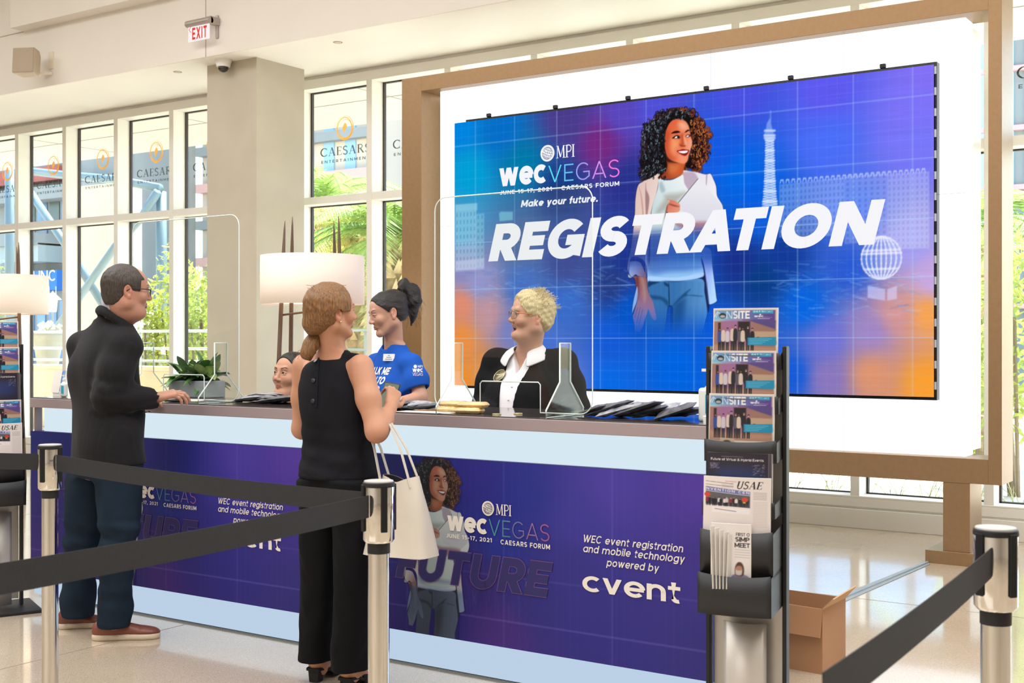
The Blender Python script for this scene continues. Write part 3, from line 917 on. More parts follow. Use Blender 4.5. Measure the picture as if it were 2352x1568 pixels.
# LED wall: black chassis and the lit picture
YV = YF+.012
VX0, VX1, VZ0, VZ1 = at(1044, 500, Y=YV).x, at(2145, 500, Y=YV).x, 1.085, 3.266
LED = thing('led_video_wall', 'wide lit video wall reading REGISTRATION, mounted on the white light box', 'screen', (-4.2, YV, VZ0))
MB().box(VX0+.1, VX1+.014, YV+.02, YL-.002, VZ0-.022, VZ1+.022).build('chassis', M_blackgloss, LED, bevel=.003)
for i in range(16):
    z = VZ0+.05+i*.138
    MB().box(VX1+.001, VX1+.012, YV+.004, YV+.018, z, z+.05).build('latch', mat('latch_grey', 'AEB4BE', .4, .3), LED)
for px in (1120, 1273, 1440, 1620, 1814, 2026):
    x = at(px, 250, Y=YV).x
    MB().box(x-.02, x+.02, YV+.005, YV+.03, VZ1+.02, VZ1+.05).build('hanger', M_black, LED, bevel=.006)

# ---------------------------------------------------------------- reception counter
YC = 4.324
CX0, CX1 = -6.237, -1.985
CTR = thing('reception_counter', 'long reception counter with lit bands, purple printed panels and a dark glossy top', 'counter', (-4.1, YC, 0))
M_band = emat('lit_counter_band', 'DDF0FA', .93)
M_base = emat('lit_counter_base', 'C3D8EE', .92)
MB().box(CX0, CX1+.006, YC-.004, YC+.60, 1.076, 1.128).build('edge', mat('mauve_lit_edge', 'A8979A', .35, .2), CTR, bevel=.003)  # mauve cast of the light is put into the edge colour
MB().box(CX0+.004, CX1+.002, YC+.0, YC+.596, 1.128, 1.133).build('top', mat('counter_top_dark', '4A4442', .08, spec=.9), CTR, bevel=.001)
MB().box(CX0+.085, CX1-.004, YC+.03, YC+.55, .94, 1.076).build('lit_band', M_band, CTR)
MB().box(CX0+.02, CX1-.004, YC+.012, YC+.55, .018, .157).build('lit_base', M_base, CTR)
MB().box(CX0+.06, CX1-.05, YC+.06, YC+.5, 0, .018).build('plinth', M_black, CTR)
MB().box(CX0+.02, CX1-.002, YC+.006, YC+.55, .157, .942).build('body', mat('counter_body', '3A3270', .5), CTR)
MB().box(CX0+.02, CX0+.045, YC+.01, YC+.045, .94, 1.076).build('corner_post', mat('post_grey', '8A7B80', .4, .3), CTR)

# ---------------------------------------------------------------- pictures shown on the video wall and printed on the counter
def smooth_closed(pts, sub=5):
    n = len(pts); out = []
    for i in range(n):
        p0, p1, p2, p3 = (np.array(pts[(i+k-1) % n], float) for k in range(4))
        for s in range(sub):
            t = s/sub
            out.append(.5*((2*p1)+(-p0+p2)*t+(2*p0-5*p1+4*p2-p3)*t*t+(-p0+3*p1-3*p2+p3)*t**3))
    return np.array(out)

class Pic:
    """a picture held as an array of colours over a rectangle u0..u1, v0..v1"""
    def __init__(s, u0, u1, v0, v1, res, base=None):
        s.nu = int(round((u1-u0)/res))+1; s.nv = int(round((v1-v0)/res))+1
        s.u = np.linspace(u0, u1, s.nu); s.v = np.linspace(v0, v1, s.nv)
        s.rgb = np.zeros((s.nv, s.nu, 3)); s.a = np.zeros((s.nv, s.nu))
        if base is not None: s.rgb[:] = np.array(base); s.a[:] = 1
    def win(s, lo, hi):
        i0, i1 = np.searchsorted(s.u, [lo[0], hi[0]]); j0, j1 = np.searchsorted(s.v, [lo[1], hi[1]])
        return max(i0-1, 0), min(i1+1, s.nu), max(j0-1, 0), min(j1+1, s.nv)
    def mask(s, pts, soft, smooth=True, curve=True):
        P = smooth_closed(pts) if curve else np.array(pts, float)
        lo, hi = P.min(0)-soft*1.5, P.max(0)+soft*1.5
        i0, i1, j0, j1 = s.win(lo, hi)
        if i1 <= i0 or j1 <= j0: return None
        X, Y = np.meshgrid(s.u[i0:i1], s.v[j0:j1])
        d = np.full(X.shape, 1e9); ins = np.zeros(X.shape, bool)
        for a, b in zip(P, np.roll(P, -1, 0)):
            ex, ey = b-a; l = ex*ex+ey*ey+1e-18
            t = np.clip(((X-a[0])*ex+(Y-a[1])*ey)/l, 0, 1)
            d = np.minimum(d, (X-a[0]-t*ex)**2+(Y-a[1]-t*ey)**2)
            if ey != 0:
                c = (a[1] > Y) != (b[1] > Y)
                ins ^= c & (X < a[0]+(Y-a[1])*ex/ey)
        d = np.sqrt(d); d = np.where(ins, d, -d)
        m = np.clip(d/soft*.5+.5, 0, 1)
        return (i0, i1, j0, j1), m*m*(3-2*m), X, Y
    def put(s, w, m, col):
        i0, i1, j0, j1 = w
        m3 = m[..., None]
        s.rgb[j0:j1, i0:i1] = s.rgb[j0:j1, i0:i1]*(1-m3)+np.asarray(col)*m3
        s.a[j0:j1, i0:i1] = 1-(1-s.a[j0:j1, i0:i1])*(1-m)
    def poly(s, pts, col, soft=.004, a=1.0, curve=True, grad=None):
        r = s.mask(pts, soft, curve=curve)
        if r is None: return
        w, m, X, Y = r
        c = np.array(hexc(col))
        if grad is not None:
            (p0, p1, c2) = grad
            d = np.array(p1)-np.array(p0)
            t = np.clip(((X-p0[0])*d[0]+(Y-p0[1])*d[1])/(d@d), 0, 1)[..., None]
            c = c*(1-t)+np.array(hexc(c2))*t
        s.put(w, m*a, c)
    def line(s, a, b, wd, col, al=1.0, soft=None):
        soft = soft or wd*.5
        a, b = np.array(a, float), np.array(b, float)
        lo, hi = np.minimum(a, b)-wd-soft, np.maximum(a, b)+wd+soft
        i0, i1, j0, j1 = s.win(lo, hi)
        if i1 <= i0 or j1 <= j0: return
        X, Y = np.meshgrid(s.u[i0:i1], s.v[j0:j1])
        e = b-a; l = e@e+1e-18
        t = np.clip(((X-a[0])*e[0]+(Y-a[1])*e[1])/l, 0, 1)
        d = np.hypot(X-a[0]-t*e[0], Y-a[1]-t*e[1])
        m = np.clip((wd/2-d)/soft*.5+.5, 0, 1)
        s.put((i0, i1, j0, j1), m*al, np.array(hexc(col)))
    def path(s, pts, wd, col, al=1.0, soft=None):
        for a, b in zip(pts[:-1], pts[1:]): s.line(a, b, wd, col, al, soft)
    def mesh(s, name, m, fn, parent, rgb=None, keep=None, local=False):
        """grid mesh with the picture as colour attribute; fn(U,V)->(x,y,z) arrays; keep drops empty cells"""
        U, V = np.meshgrid(s.u, s.v)
        x, y, z = fn(U, V)
        co = np.stack([np.broadcast_to(x, U.shape), np.broadcast_to(y, U.shape), np.broadcast_to(z, U.shape)], -1).reshape(-1, 3)
        if parent is not None and not local: co = co-np.array(ORG.get(parent.name, Vector((0, 0, 0))))
        c = slin(np.clip(s.rgb if rgb is None else rgb, 0, 1)).reshape(-1, 3)
        idx = np.arange(s.nu*s.nv).reshape(s.nv, s.nu)
        q = np.stack([idx[:-1, :-1], idx[:-1, 1:], idx[1:, 1:], idx[1:, :-1]], -1).reshape(-1, 4)
        if keep is not None:
            k = keep.reshape(-1)
            q = q[k[q].any(1)]
            used = np.zeros(len(co), bool); used[q.reshape(-1)] = True
            remap = np.cumsum(used)-1
            co, c, q = co[used], c[used], remap[q]
        return raw_mesh(name, co, q, m, parent, c)

def raw_mesh(name, co, q, m, parent=None, col=None, smooth=False):
    me = bpy.data.meshes.new(name)
    me.vertices.add(len(co)); me.vertices.foreach_set('co', np.ascontiguousarray(co, np.float32).reshape(-1))
    k = q.shape[1]
    me.loops.add(len(q)*k); me.loops.foreach_set('vertex_index', np.ascontiguousarray(q, np.int32).reshape(-1))
    me.polygons.add(len(q)); me.polygons.foreach_set('loop_start', np.arange(0, len(q)*k, k, dtype=np.int32))
    if smooth: me.polygons.foreach_set('use_smooth', np.ones(len(q), bool))
    me.update(calc_edges=True); me.validate()
    if col is not None:
        at_ = me.color_attributes.new('Col', 'FLOAT_COLOR', 'POINT')
        at_.data.foreach_set('color', np.concatenate([col, np.ones((len(col), 1))], 1).astype(np.float32).reshape(-1))
    me.materials.append(m)
    o = bpy.data.objects.new(name, me); COL.objects.link(o)
    if parent is not None:
        o.parent = parent; ORG[o.name] = ORG.get(parent.name, Vector((0, 0, 0)))
    return o
def hexc(c):
    return tuple(int(c[i:i+2], 16)/255 for i in (0, 2, 4)) if isinstance(c, str) else tuple(c)
def vnoise(X, Y, seed=0):
    """smooth value noise on arrays"""
    xi, yi = np.floor(X).astype(int), np.floor(Y).astype(int)
    fx, fy = X-xi, Y-yi
    fx, fy = fx*fx*(3-2*fx), fy*fy*(3-2*fy)
    def h(i, j):
        n = (i*374761393+j*668265263+seed*1442695041) & 0x7fffffff
        n = ((n ^ (n >> 13))*1274126177) & 0x7fffffff
        return ((n ^ (n >> 16)) & 0xffff)/65535.0
    return (h(xi, yi)*(1-fx)+h(xi+1, yi)*fx)*(1-fy)+(h(xi, yi+1)*(1-fx)+h(xi+1, yi+1)*fx)*fy

# --- the portrait of the smiling woman, in metres on the video wall (u = x + 4.2, v = height)
U0 = 4.2
def S_(x, y): p = at(x, y, Y=YV); return (p.x+U0, p.z)
def z1(l): return [S_(1440+a/7.84, 230+b/7.84) for a, b in l]
def z2(l): return [S_(1430+a/7.128, 400+b/7.128) for a, b in l]
def z3(l): return [S_(1430+a/7.128, 580+b/7.128) for a, b in l]
def paint_portrait():
    a0, b0 = S_(1440, 790), S_(1672, 242)
    P = Pic(a0[0]-.02, b0[0]+.02, a0[1]-.05, b0[1]+.03, .0034)
    rnd = random.Random(11)
    def zz(l, off): return [S_(1430+a/7.128, off+b/7.128) for a, b in l]
    # hair behind
    hair = z1([(870,140),(1000,150),(1130,180),(1240,270),(1300,380),(1390,450),(1440,560),(1480,660),(1420,780),(1450,900),(1460,1000),(1400,1080),(1320,1120),(1330,1230),(1200,1260),(1080,1200),(1000,1300),(700,1380),(560,1400),(440,1460),(330,1500),(280,1400),(260,1250),(235,1120),(270,960),(300,830),(280,720),(320,600),(330,480),(430,380),(520,300),(640,240),(720,200),(800,150)])
    P.poly(hair, '1A1417', .01)
    for k in range(260):
        i = rnd.randrange(len(hair)); f = rnd.random()
        p = np.array(hair[i])*(1-f)+np.array(hair[(i+1) % len(hair)])*f
        if p[1] < S_(1500, 405)[1] and p[0] > S_(1535, 400)[0]: continue
        r = rnd.uniform(.008, .022)
        p = p+np.array([rnd.uniform(-.018, .018), rnd.uniform(-.018, .018)])
        right = p[0] > S_(1560, 300)[0]
        P.path([(p[0]+r*math.cos(t), p[1]+r*math.sin(t)) for t in np.linspace(rnd.uniform(0, 6), rnd.uniform(6, 9), 8)], .006, rnd.choice(['3A1F1A', '7A3C28', 'A8552F'] if right else ['201A1E', '2C2026', '5C3A34']), .85)
    # blazer
    P.poly(zz([(250,190),(330,120),(470,60),(600,-20),(600,60),(560,300),(470,620),(440,1000),(430,1420),(440,1700),(410,1800),(390,1500),(300,1380),(160,1360),(120,1440),(100,1560),(90,1680),(150,1690),(85,1600),(92,1400),(130,1250),(170,950),(200,660),(210,400)], 400), 'DDBDB4', .006, grad=(S_(1450, 450), S_(1520, 470), 'F1DDD6'))
    P.poly(z2([(260,200),(290,300),(310,500),(322,660),(300,900),(330,900),(345,600),(310,320)]), 'C88E82', .006, .7, curve=True)
    P.poly(z2([(380,150),(372,400),(385,700),(400,700),(440,400),(390,250)]), '8C5F63', .008, .7)
    P.poly(z2([(985,-60),(1180,-40),(1360,0),(1440,-10),(1490,80),(1535,200),(1550,350),(1600,440),(1640,520),(1660,700),(1560,900),(1300,1000),(1240,950),(1100,400),(1010,200),(960,40)]), 'E9E2EA', .006, grad=(S_(1580, 420), S_(1660, 470), 'F7F4FA'))
    P.poly(z2([(985,-20),(1000,120),(1080,260),(1120,240),(1230,100),(1200,0),(1120,-40)]), 'B7A0B4', .01, .8)
    P.poly(z2([(1370,0),(1365,150),(1378,170),(1390,0)]), '9C8FA6', .005, .7)
    # lower right flap of the blazer
    P.poly(z3([(1250,-60),(1440,-60),(1478,250),(1535,700),(1540,800),(1430,850),(1390,780),(1370,560),(1330,200)]), 'D9CBDF', .006, grad=(S_(1625, 640), S_(1645, 645), 'F6F1F7'))
    P.poly(z3([(1290,100),(1345,300),(1385,560),(1420,880),(1385,960),(1330,560),(1300,420)]), '262A45', .008, .9)
    # tee
    P.poly(zz([(600,65),(700,95),(830,82),(985,10),(1010,150),(1075,270),(1180,500),(1290,1100),(1290,1400),(1315,1660),(1000,1735),(700,1735),(435,1725),(445,1300),(470,620),(570,250)], 400), 'C9DADB', .006, grad=(S_(1500, 480), S_(1570, 430), 'E9F1F2'))
    P.poly(z2([(640,120),(700,260),(640,300),(600,180)]), '8FAAB0', .014, .6)
    P.poly(z2([(700,340),(900,310),(1030,300),(900,450),(740,560),(600,640),(560,600),(680,420)]), 'A6A79C', .03, .75)
    P.poly(z3([(440,220),(800,200),(1290,230),(1060,290),(760,310),(560,360),(450,330)]), '7C93BC', .03, .7)
    # jeans
    P.poly(z3([(430,460),(760,472),(950,470),(1300,430),(1345,650),(1388,960),(1365,1100),(1310,1320),(1290,1560),(840,1560),(822,1150),(822,900),(775,868),(742,900),(720,1100),(690,1300),(660,1560),(380,1560),(395,1000),(428,700)]), '4E7F9E', .006, grad=(S_(1550, 700), S_(1620, 700), '7FA8BE'))
    for k in range(46):
        x = 400+k*22
        P.line(z3([(x, 480)])[0], z3([(x+ (x-820)*.02, 1500)])[0], .0022, '2D5A78', .35)
    P.poly(z3([(455,700),(640,722),(740,790),(740,880),(640,780),(500,760)]), '1E4A66', .014, .75)
    P.poly(z3([(1310,715),(1120,695),(980,740),(840,860),(860,830),(980,690),(1110,600),(1060,690)]), '1E4A66', .012, .8)
    P.poly(z3([(755,470),(770,640),(775,860),(760,860),(750,640)]), '17384E', .006, .8)
    P.poly(z3([(830,900),(1000,760),(1020,900),(960,1300),(850,1400)]), '1D4B70', .04, .7)
    P.poly(z3([(430,470),(600,480),(480,530),(425,560)]), '16344A', .01, .8)
    P.poly(z3([(680,480),(755,520),(752,560),(690,530)]), '16344A', .008, .7)
    # shirt hem
    P.poly(z3([(437,388),(700,408),(1000,395),(1300,320),(1318,395),(1150,440),(950,468),(700,468),(435,462)]), 'F3ECEC', .006, .85)
    # hanging forearm and hand
    P.poly(z3([(150,395),(210,380),(260,390),(385,400),(410,560),(440,690),(490,790),(520,900),(555,1070),(520,1105),(470,1040),(425,930),(400,1000),(365,1120),(330,1230),(285,1310),(260,1300),(200,1290),(190,1180),(165,1050),(180,1000),(215,880),(245,760),(230,600),(200,430)]), 'C9604A', .006, grad=(S_(1465, 640), S_(1482, 740), 'C58BA6'))
    P.poly(z3([(290,400),(350,420),(380,560),(395,700),(360,820),(330,700),(320,560)]), 'EE9C7B', .02, .7)
    P.poly(z3([(215,420),(260,420),(270,640),(255,760),(232,600)]), '7E2A2C', .014, .6)
    for (q0, q1) in (((250, 900), (200, 1060)), ((290, 900), (235, 1150)), ((330, 930), (270, 1180))):
        P.line(z3([q0])[0], z3([q1])[0], .004, '7A4468', .7)
    P.poly(z3([(240,560),(180,760),(150,1000),(200,900),(245,760)]), 'E9E3F0', .008, .9)
    # cuff
    P.poly(z3([(135,140),(280,150),(340,250),(388,395),(260,388),(215,360),(150,400),(105,330),(112,200)]), 'E2D6DE', .006, grad=(S_(1455, 610), S_(1480, 630), 'A96F78'))
    # laptop
    P.poly(z2([(1225,75),(1245,62),(1268,78),(1640,520),(1610,620),(1440,800),(1240,775),(1040,720),(915,470)]), 'ECEBF0', .005, curve=False, grad=(S_(1600, 430), S_(1590, 510), 'D9D8E6'))
    P.line(z2([(1235,75)])[0], z2([(915,465)])[0], .006, '4A4C58', .8)
    P.poly(z2([(1240,775),(1440,800),(1330,960),(1200,1000),(1000,900),(880,840),(870,790),(1000,800)]), 'A86A78', .02, .8)
    # hand on the laptop
    P.poly(z2([(735,415),(760,418),(830,428),(870,440),(935,490),(942,530),(935,600),(860,640),(800,632),(740,620),(725,560),(735,500),(770,480)]), 'D9745C', .006, grad=(S_(1535, 462), S_(1560, 480), 'E89A7E'))
    P.poly(z2([(760,480),(850,500),(930,530),(860,530),(770,500)]), '8E3A33', .008, .8)
    P.poly(z2([(740,420),(775,440),(760,450)]), 'F7C9B5', .006, .9)
    P.poly(z2([(740,500),(730,600),(745,640),(720,800),(690,800),(700,640),(715,560)]), '7A3A38', .008, .85)
    # neck and face
    P.poly(z1([(700,1080),(760,1120),(900,1130),(1040,1130),(1020,1250),(1000,1330),(880,1400),(760,1425),(600,1410),(560,1390),(660,1320),(730,1200)]), '8E3A22', .008, grad=(S_(1530, 380), S_(1560, 395), 'C9592F'))
    P.poly(z1([(760,1150),(900,1140),(960,1180),(900,1300),(800,1330),(750,1260)]), 'E07A45', .03, .8)
    P.poly(z1([(860,345),(960,340),(1050,370),(1100,440),(1130,520),(1150,640),(1175,740),(1170,820),(1140,900),(1115,980),(1095,1080),(1050,1135),(990,1140),(900,1120),(800,1080),(730,1010),(695,900),(685,800),(690,660),(700,560),(740,450),(800,380)]), 'E0623F', .006, grad=(S_(1530, 310), S_(1580, 330), 'F0875F'))
    P.poly(z1([(940,400),(1040,400),(1100,500),(1000,540),(940,480)]), 'FBC4A0', .03, .7)
    P.poly(z1([(820,680),(920,720),(930,820),(860,900),(860,980),(800,900),(790,760)]), 'F9A871', .035, .75)
    P.poly(z1([(695,560),(760,620),(740,800),(760,950),(850,1060),(760,1060),(700,930),(684,760)]), 'B8401F', .04, .7)
    P.poly(z1([(1120,700),(1175,740),(1165,850),(1120,960),(1090,860)]), 'F6B3A0', .03, .7)
    P.poly(z1([(960,640),(1010,620),(1030,700),(1040,800),(980,830),(950,800),(975,740)]), 'B4431F', .02, .75)
    P.poly(z1([(1030,640),(1060,700),(1075,790),(1050,800),(1030,720)]), 'FBC09A', .014, .8)
    P.poly(z1([(955,800),(1000,815),(1055,815),(1040,835),(975,830)]), '6E1F12', .008, .7)
    P.poly(z1([(940,1000),(1040,1010),(1090,1000),(1060,1100),(980,1110)]), 'F7A27A', .03, .7)
    # brows, eyes, mouth
    P.poly(z1([(800,600),(850,560),(920,552),(960,575),(920,590),(850,598)]), '2A1210', .005)
    P.poly(z1([(1045,575),(1080,540),(1110,530),(1130,550),(1100,560),(1060,582)]), '34181A', .005)
    P.poly(z1([(815,685),(870,640),(920,630),(955,660),(945,690),(880,690)]), '2A1014', .006)
    P.poly(z1([(860,680),(885,652),(925,650),(940,672),(900,684)]), 'F4F2F6', .004)
    P.poly(z1([(905,655),(930,648),(945,665),(935,680),(912,680)]), '151014', .004)
    P.poly(z1([(1055,655),(1080,625),(1125,620),(1150,640),(1120,662),(1080,665)]), '3A1820', .006)
    P.poly(z1([(1065,655),(1085,636),(1110,632),(1118,648),(1095,660)]), 'F0EAF2', .004)
    P.poly(z1([(900,915),(960,895),(1010,880),(1060,890),(1110,895),(1120,915),(1100,960),(1060,1000),(1000,990),(940,955)]), '8E1A20', .006)
    P.poly(z1([(925,925),(980,915),(1040,910),(1095,910),(1085,940),(1030,958),(970,950)]), 'FAF4F2', .004)
    # curls over the face edge
    P.poly(z1([(850,330),(960,330),(1060,380),(1120,460),(1150,600),(1180,700),(1230,900),(1150,1000),(1120,1100),(1060,1170),(1100,1220),(1250,1220),(1260,900),(1250,600),(1180,380),(1050,230),(860,240),(700,380),(640,600),(600,900),(640,1200),(720,1180),(700,1020),(676,800),(690,600),(760,420)]), '17110F', .008)
    cols_l = ['0E0C10', '1C171C', '2A3038', '3C4A55', '241C1E', '120E10', '6F8792']
    cols_r = ['5C2A20', '8A4427', 'B8622F', '3A1C1C', 'D98042', '2A1416']
    for k in range(900):
        side = rnd.random()
        if side < .62: p = z1([(rnd.uniform(270, 700), rnd.uniform(330, 1450))])[0]
        elif side < .72: p = z1([(rnd.uniform(600, 1150), rnd.uniform(170, 340))])[0]
        else: p = z1([(rnd.uniform(1150, 1430), rnd.uniform(380, 1220))])[0]
        q = S_(1440, 0)
        col = rnd.choice(cols_l if side < .72 else cols_r)
        r = rnd.uniform(.004, .013); a = rnd.uniform(0, 6)
        ii = np.searchsorted(P.u, p[0]); jj = np.searchsorted(P.v, p[1])
        if not (0 < ii < P.nu-1 and 0 < jj < P.nv-1) or P.a[jj, ii] < .5 or P.rgb[jj, ii].sum() > 1.15: continue
        P.path([(p[0]+r*math.cos(t)*.7, p[1]+r*math.sin(t)*1.2) for t in np.linspace(a, a+rnd.uniform(2, 4.5), 6)], .0045, col, .8)
    return P
PORT = paint_portrait()

# --- background of the video wall
_ctl = '''1050,290,0,132,225 1150,300,5,110,200 1300,270,75,60,140 1380,330,120,40,130 1430,260,90,70,190 1500,240,80,80,215 1700,215,75,80,225 1900,200,95,90,240 2140,160,132,112,246
1080,400,0,160,215 1200,380,0,122,168 1290,430,25,60,130 1450,420,40,50,140 1650,350,20,90,225 1700,400,0,105,232 1740,440,5,95,225 1900,330,75,110,250 2100,330,120,120,250 2100,260,125,115,248
1060,520,70,165,215 1200,560,80,110,160 1300,600,50,70,150 1450,600,30,52,140 1060,620,140,140,200 1100,650,150,150,210 1200,660,60,110,200 1300,700,40,105,210 1400,650,40,60,130
1700,600,25,48,138 1800,585,20,58,150 1750,640,10,60,132 1950,620,40,90,210 2090,560,165,160,245 2140,640,200,170,230 1060,700,235,140,110 1060,780,246,145,60 1050,870,250,145,40 1110,860,235,150,80
1120,720,200,150,160 1180,760,120,130,200 1250,800,60,110,215 1400,780,20,90,215 1450,720,5,85,200 1550,850,0,100,226 1650,760,10,90,215 1400,880,10,105,230 1300,880,100,120,220 1850,700,5,100,225
1820,860,20,90,215 1900,780,110,115,215 2000,760,160,135,200 2060,720,215,150,150 2130,720,250,165,80 2130,880,252,160,50 2000,860,225,150,110 1900,870,140,120,190 1750,500,15,95,220 1600,640,20,70,170 1950,480,70,115,240'''
def ctl_field(txt, Y, off, aspect=1.0, pw=3.2):
    C_ = np.array([[float(v) for v in l.split(',')] for l in txt.split()])
    P_ = np.array([[at(x, y, Y=Y).x+off, at(x, y, Y=Y).z] for x, y in C_[:, :2]])
    K = C_[:, 2:]/255
    def f(U, V):
        num = np.zeros(U.shape+(3,)); den = np.zeros(U.shape)
        for (u, v), k in zip(P_, K):
            w = 1/((U-u)**2*aspect+(V-v)**2+.004)**(pw/2)
            num += w[..., None]*k; den += w
        return num/den[..., None]
    return f
BGF = ctl_field(_ctl, YV, U0)
def wall_bg(U, V):
    c = BGF(U, V)
    n = vnoise(U*3, V*60, 3)*.5+vnoise(U*9, V*130, 4)*.5
    return np.clip(c*(1+(n[..., None]-.5)*.05), 0, 1)
SCRP = Pic(VX0+U0, VX1+U0, VZ0, VZ1, .0062, (0, 0, 0))
Ug, Vg = np.meshgrid(SCRP.u, SCRP.v)
SCRP.rgb = wall_bg(Ug, Vg)
_base = SCRP.rgb.copy()
def sky_glow(amount, mask_fn):
    pass
def facade_pic(px0, px1, pyt, pyb, nwx, nwz, al=.38, win=.5, col='DDE4FF'):
    """a pale block with rows of darker windows, between photo columns px0..px1"""
    a = S_(px0, pyt[0]); b = S_(px1, pyt[1]); c = S_(px1, pyb[1]); d = S_(px0, pyb[0])
    SCRP.poly([a, b, c, d], col, .008, al, curve=False)
    for i in range(nwx):
        for j in range(nwz):
            f0, f1 = (i+.3)/nwx, (i+.68)/nwx; g0, g1 = (j+.25)/nwz, (j+.75)/nwz
            def B(f, g): return ((a[0]*(1-f)+b[0]*f), (a[1]*(1-f)+b[1]*f)*(1-g)+(d[1]*(1-f)+c[1]*f)*g)
            q = [B(f0, g0), B(f1, g0), B(f1, g1), B(f0, g1)]
            r = SCRP.mask(q, .006, curve=False)
            if r is None: continue
            w, m, X, Y = r
            SCRP.put(w, m*win, _base[w[2]:w[3], w[0]:w[1]]*.9)
facade_pic(1790, 1940, (424, 408), (545, 540), 16, 9, .34)
facade_pic(1940, 2038, (404, 398), (560, 552), 7, 12, .26)
facade_pic(2038, 2134, (402, 394), (572, 570), 9, 13, .38, .45)
for i in range(26):
    x = 1796+i*13; y = 421-(x-1790)*.079
    SCRP.path([S_(x-4, y), S_(x-2, y-7), S_(x+2, y-7), S_(x+4, y)], .008, 'D6E0FF', .6)
facade_pic(1046, 1094, (486, 482), (620, 618), 6, 8, .45, .6, 'BFE6F7')
facade_pic(1094, 1112, (492, 490), (615, 612), 2, 8, .4, .6, 'A6E0EE')
SCRP.poly([S_(1046, 470), S_(1096, 466), S_(1096, 482), S_(1046, 486)], 'C9F0FA', .008, .5, curve=False)
SCRP.poly([S_(1046, 600), S_(1112, 592), S_(1112, 618), S_(1046, 624)], 'D5D9F2', .01, .45, curve=False)
SCRP.poly([S_(1146, 490), S_(1150, 486), S_(1178, 486), S_(1178, 505), S_(1148, 508)], '8FE0E8', .008, .55, curve=False)
rn = random.Random(5)
for k in range(420):      # streets and roofs shimmering below the letters
    if k % 2: x, y = rn.uniform(1060, 1440), rn.gauss(655, 28)
    else: x, y = rn.uniform(1770, 2100), rn.gauss(668, 36)
    p = S_(x, y); l = rn.uniform(.02, .12); sl = rn.uniform(-.5, .35)
    SCRP.line(p, (p[0]+l, p[1]+l*sl), rn.uniform(.004, .012), rn.choice(['9FD0FF', '3FA0F0', '7FC4FF', '2E7FD8', 'C9E2FF']), rn.uniform(.05, .25))
# open-work tower
twr = [(1770, 254, 1), (1770, 270, 1), (1766, 284, 5), (1767, 300, 8), (1766, 311, 13), (1767, 322, 9), (1768, 345, 9.5), (1768, 380, 10.5), (1769, 420, 12), (1769, 450, 14), (1769, 474, 17)]
L_ = [S_(x-h, y) for x, y, h in twr]; R_ = [S_(x+h, y) for x, y, h in twr]
SCRP.poly(L_+R_[::-1], 'C4DAFF', .008, .45, curve=False)
for i in range(26):
    f0 = i/26; f1 = (i+1)/26
    def T(side, f):
        y = 322+(474-322)*f; h = np.interp(y, [t[1] for t in twr], [t[2] for t in twr]); return S_(1768+side*h, y)
    SCRP.line(T(-1, f0), T(1, f1), .007, 'E4EEFF', .7); SCRP.line(T(1, f0), T(-1, f1), .007, 'E4EEFF', .7)
    if i % 4 == 0: SCRP.line(T(-1, f0), T(1, f0), .012, 'EAF2FF', .8)
for y in (300, 311, 317): SCRP.line(S_(1768-11, y), S_(1768+11, y), .014, 'EAF2FF', .8)
# ribbed balloon-shaped lantern
gc = (2024, 592); gp = S_(*gc); gr = .135
SCRP.poly([(gp[0]+gr*math.cos(t), gp[1]+gr*1.06*math.sin(t)) for t in np.linspace(0, 6.28, 20)[:-1]], '8FB4F8', .008, .35)
for k in range(9):
    f = -1+k*.25
    SCRP.path([(gp[0]+gr*f*math.cos(t), gp[1]+gr*1.06*math.sin(t)) for t in np.linspace(-1.4, 1.57, 14)], .009, 'F0EEFF', .85)
for dz in (.05, -.075, .03): SCRP.path([(gp[0]+math.sqrt(max(0, 1-(dz/gr)**2))*gr*f, gp[1]+dz) for f in np.linspace(-1, 1, 9)], .012, 'F0EEFF', .85)
SCRP.poly([S_(1993, 656), S_(2033, 664), S_(2033, 690), S_(1993, 684)], 'D2D2FF', .006, .6, curve=False)
SCRP.poly([S_(2038, 664), S_(2060, 656), S_(2060, 686), S_(2038, 690)], 'DCD2FA', .006, .6, curve=False)
def gridlines(P_):
    for x in (1092, 1182, 1279, 1379, 1484, 1594, 1709, 1832, 1960, 2096):
        u = S_(x, 500)[0]; P_.line((u, VZ0), (u, VZ1), .006, 'B8DCFF', .42)
    zs = [S_(1044, y)[1] for y in (337, 451, 560, 666, 777)]
    for z in zs: P_.line((VX0+U0, z), (VX1+U0, z), .006, 'B8DCFF', .42)
    for k in range(56):
        u = VX0+U0+k*.071; P_.line((u, VZ0), (u, VZ1), .005, 'A8CCFF', .07)
    for k in range(31):
        z = VZ0+k*.071; P_.line((VX0+U0, z), (VX1+U0, z), .005, 'A8CCFF', .09)
gridlines(SCRP)
M_led = colmat('led_picture', emit=1.0)
SCRP.mesh('picture', M_led, lambda U, V: (U-U0, YV, V), LED)
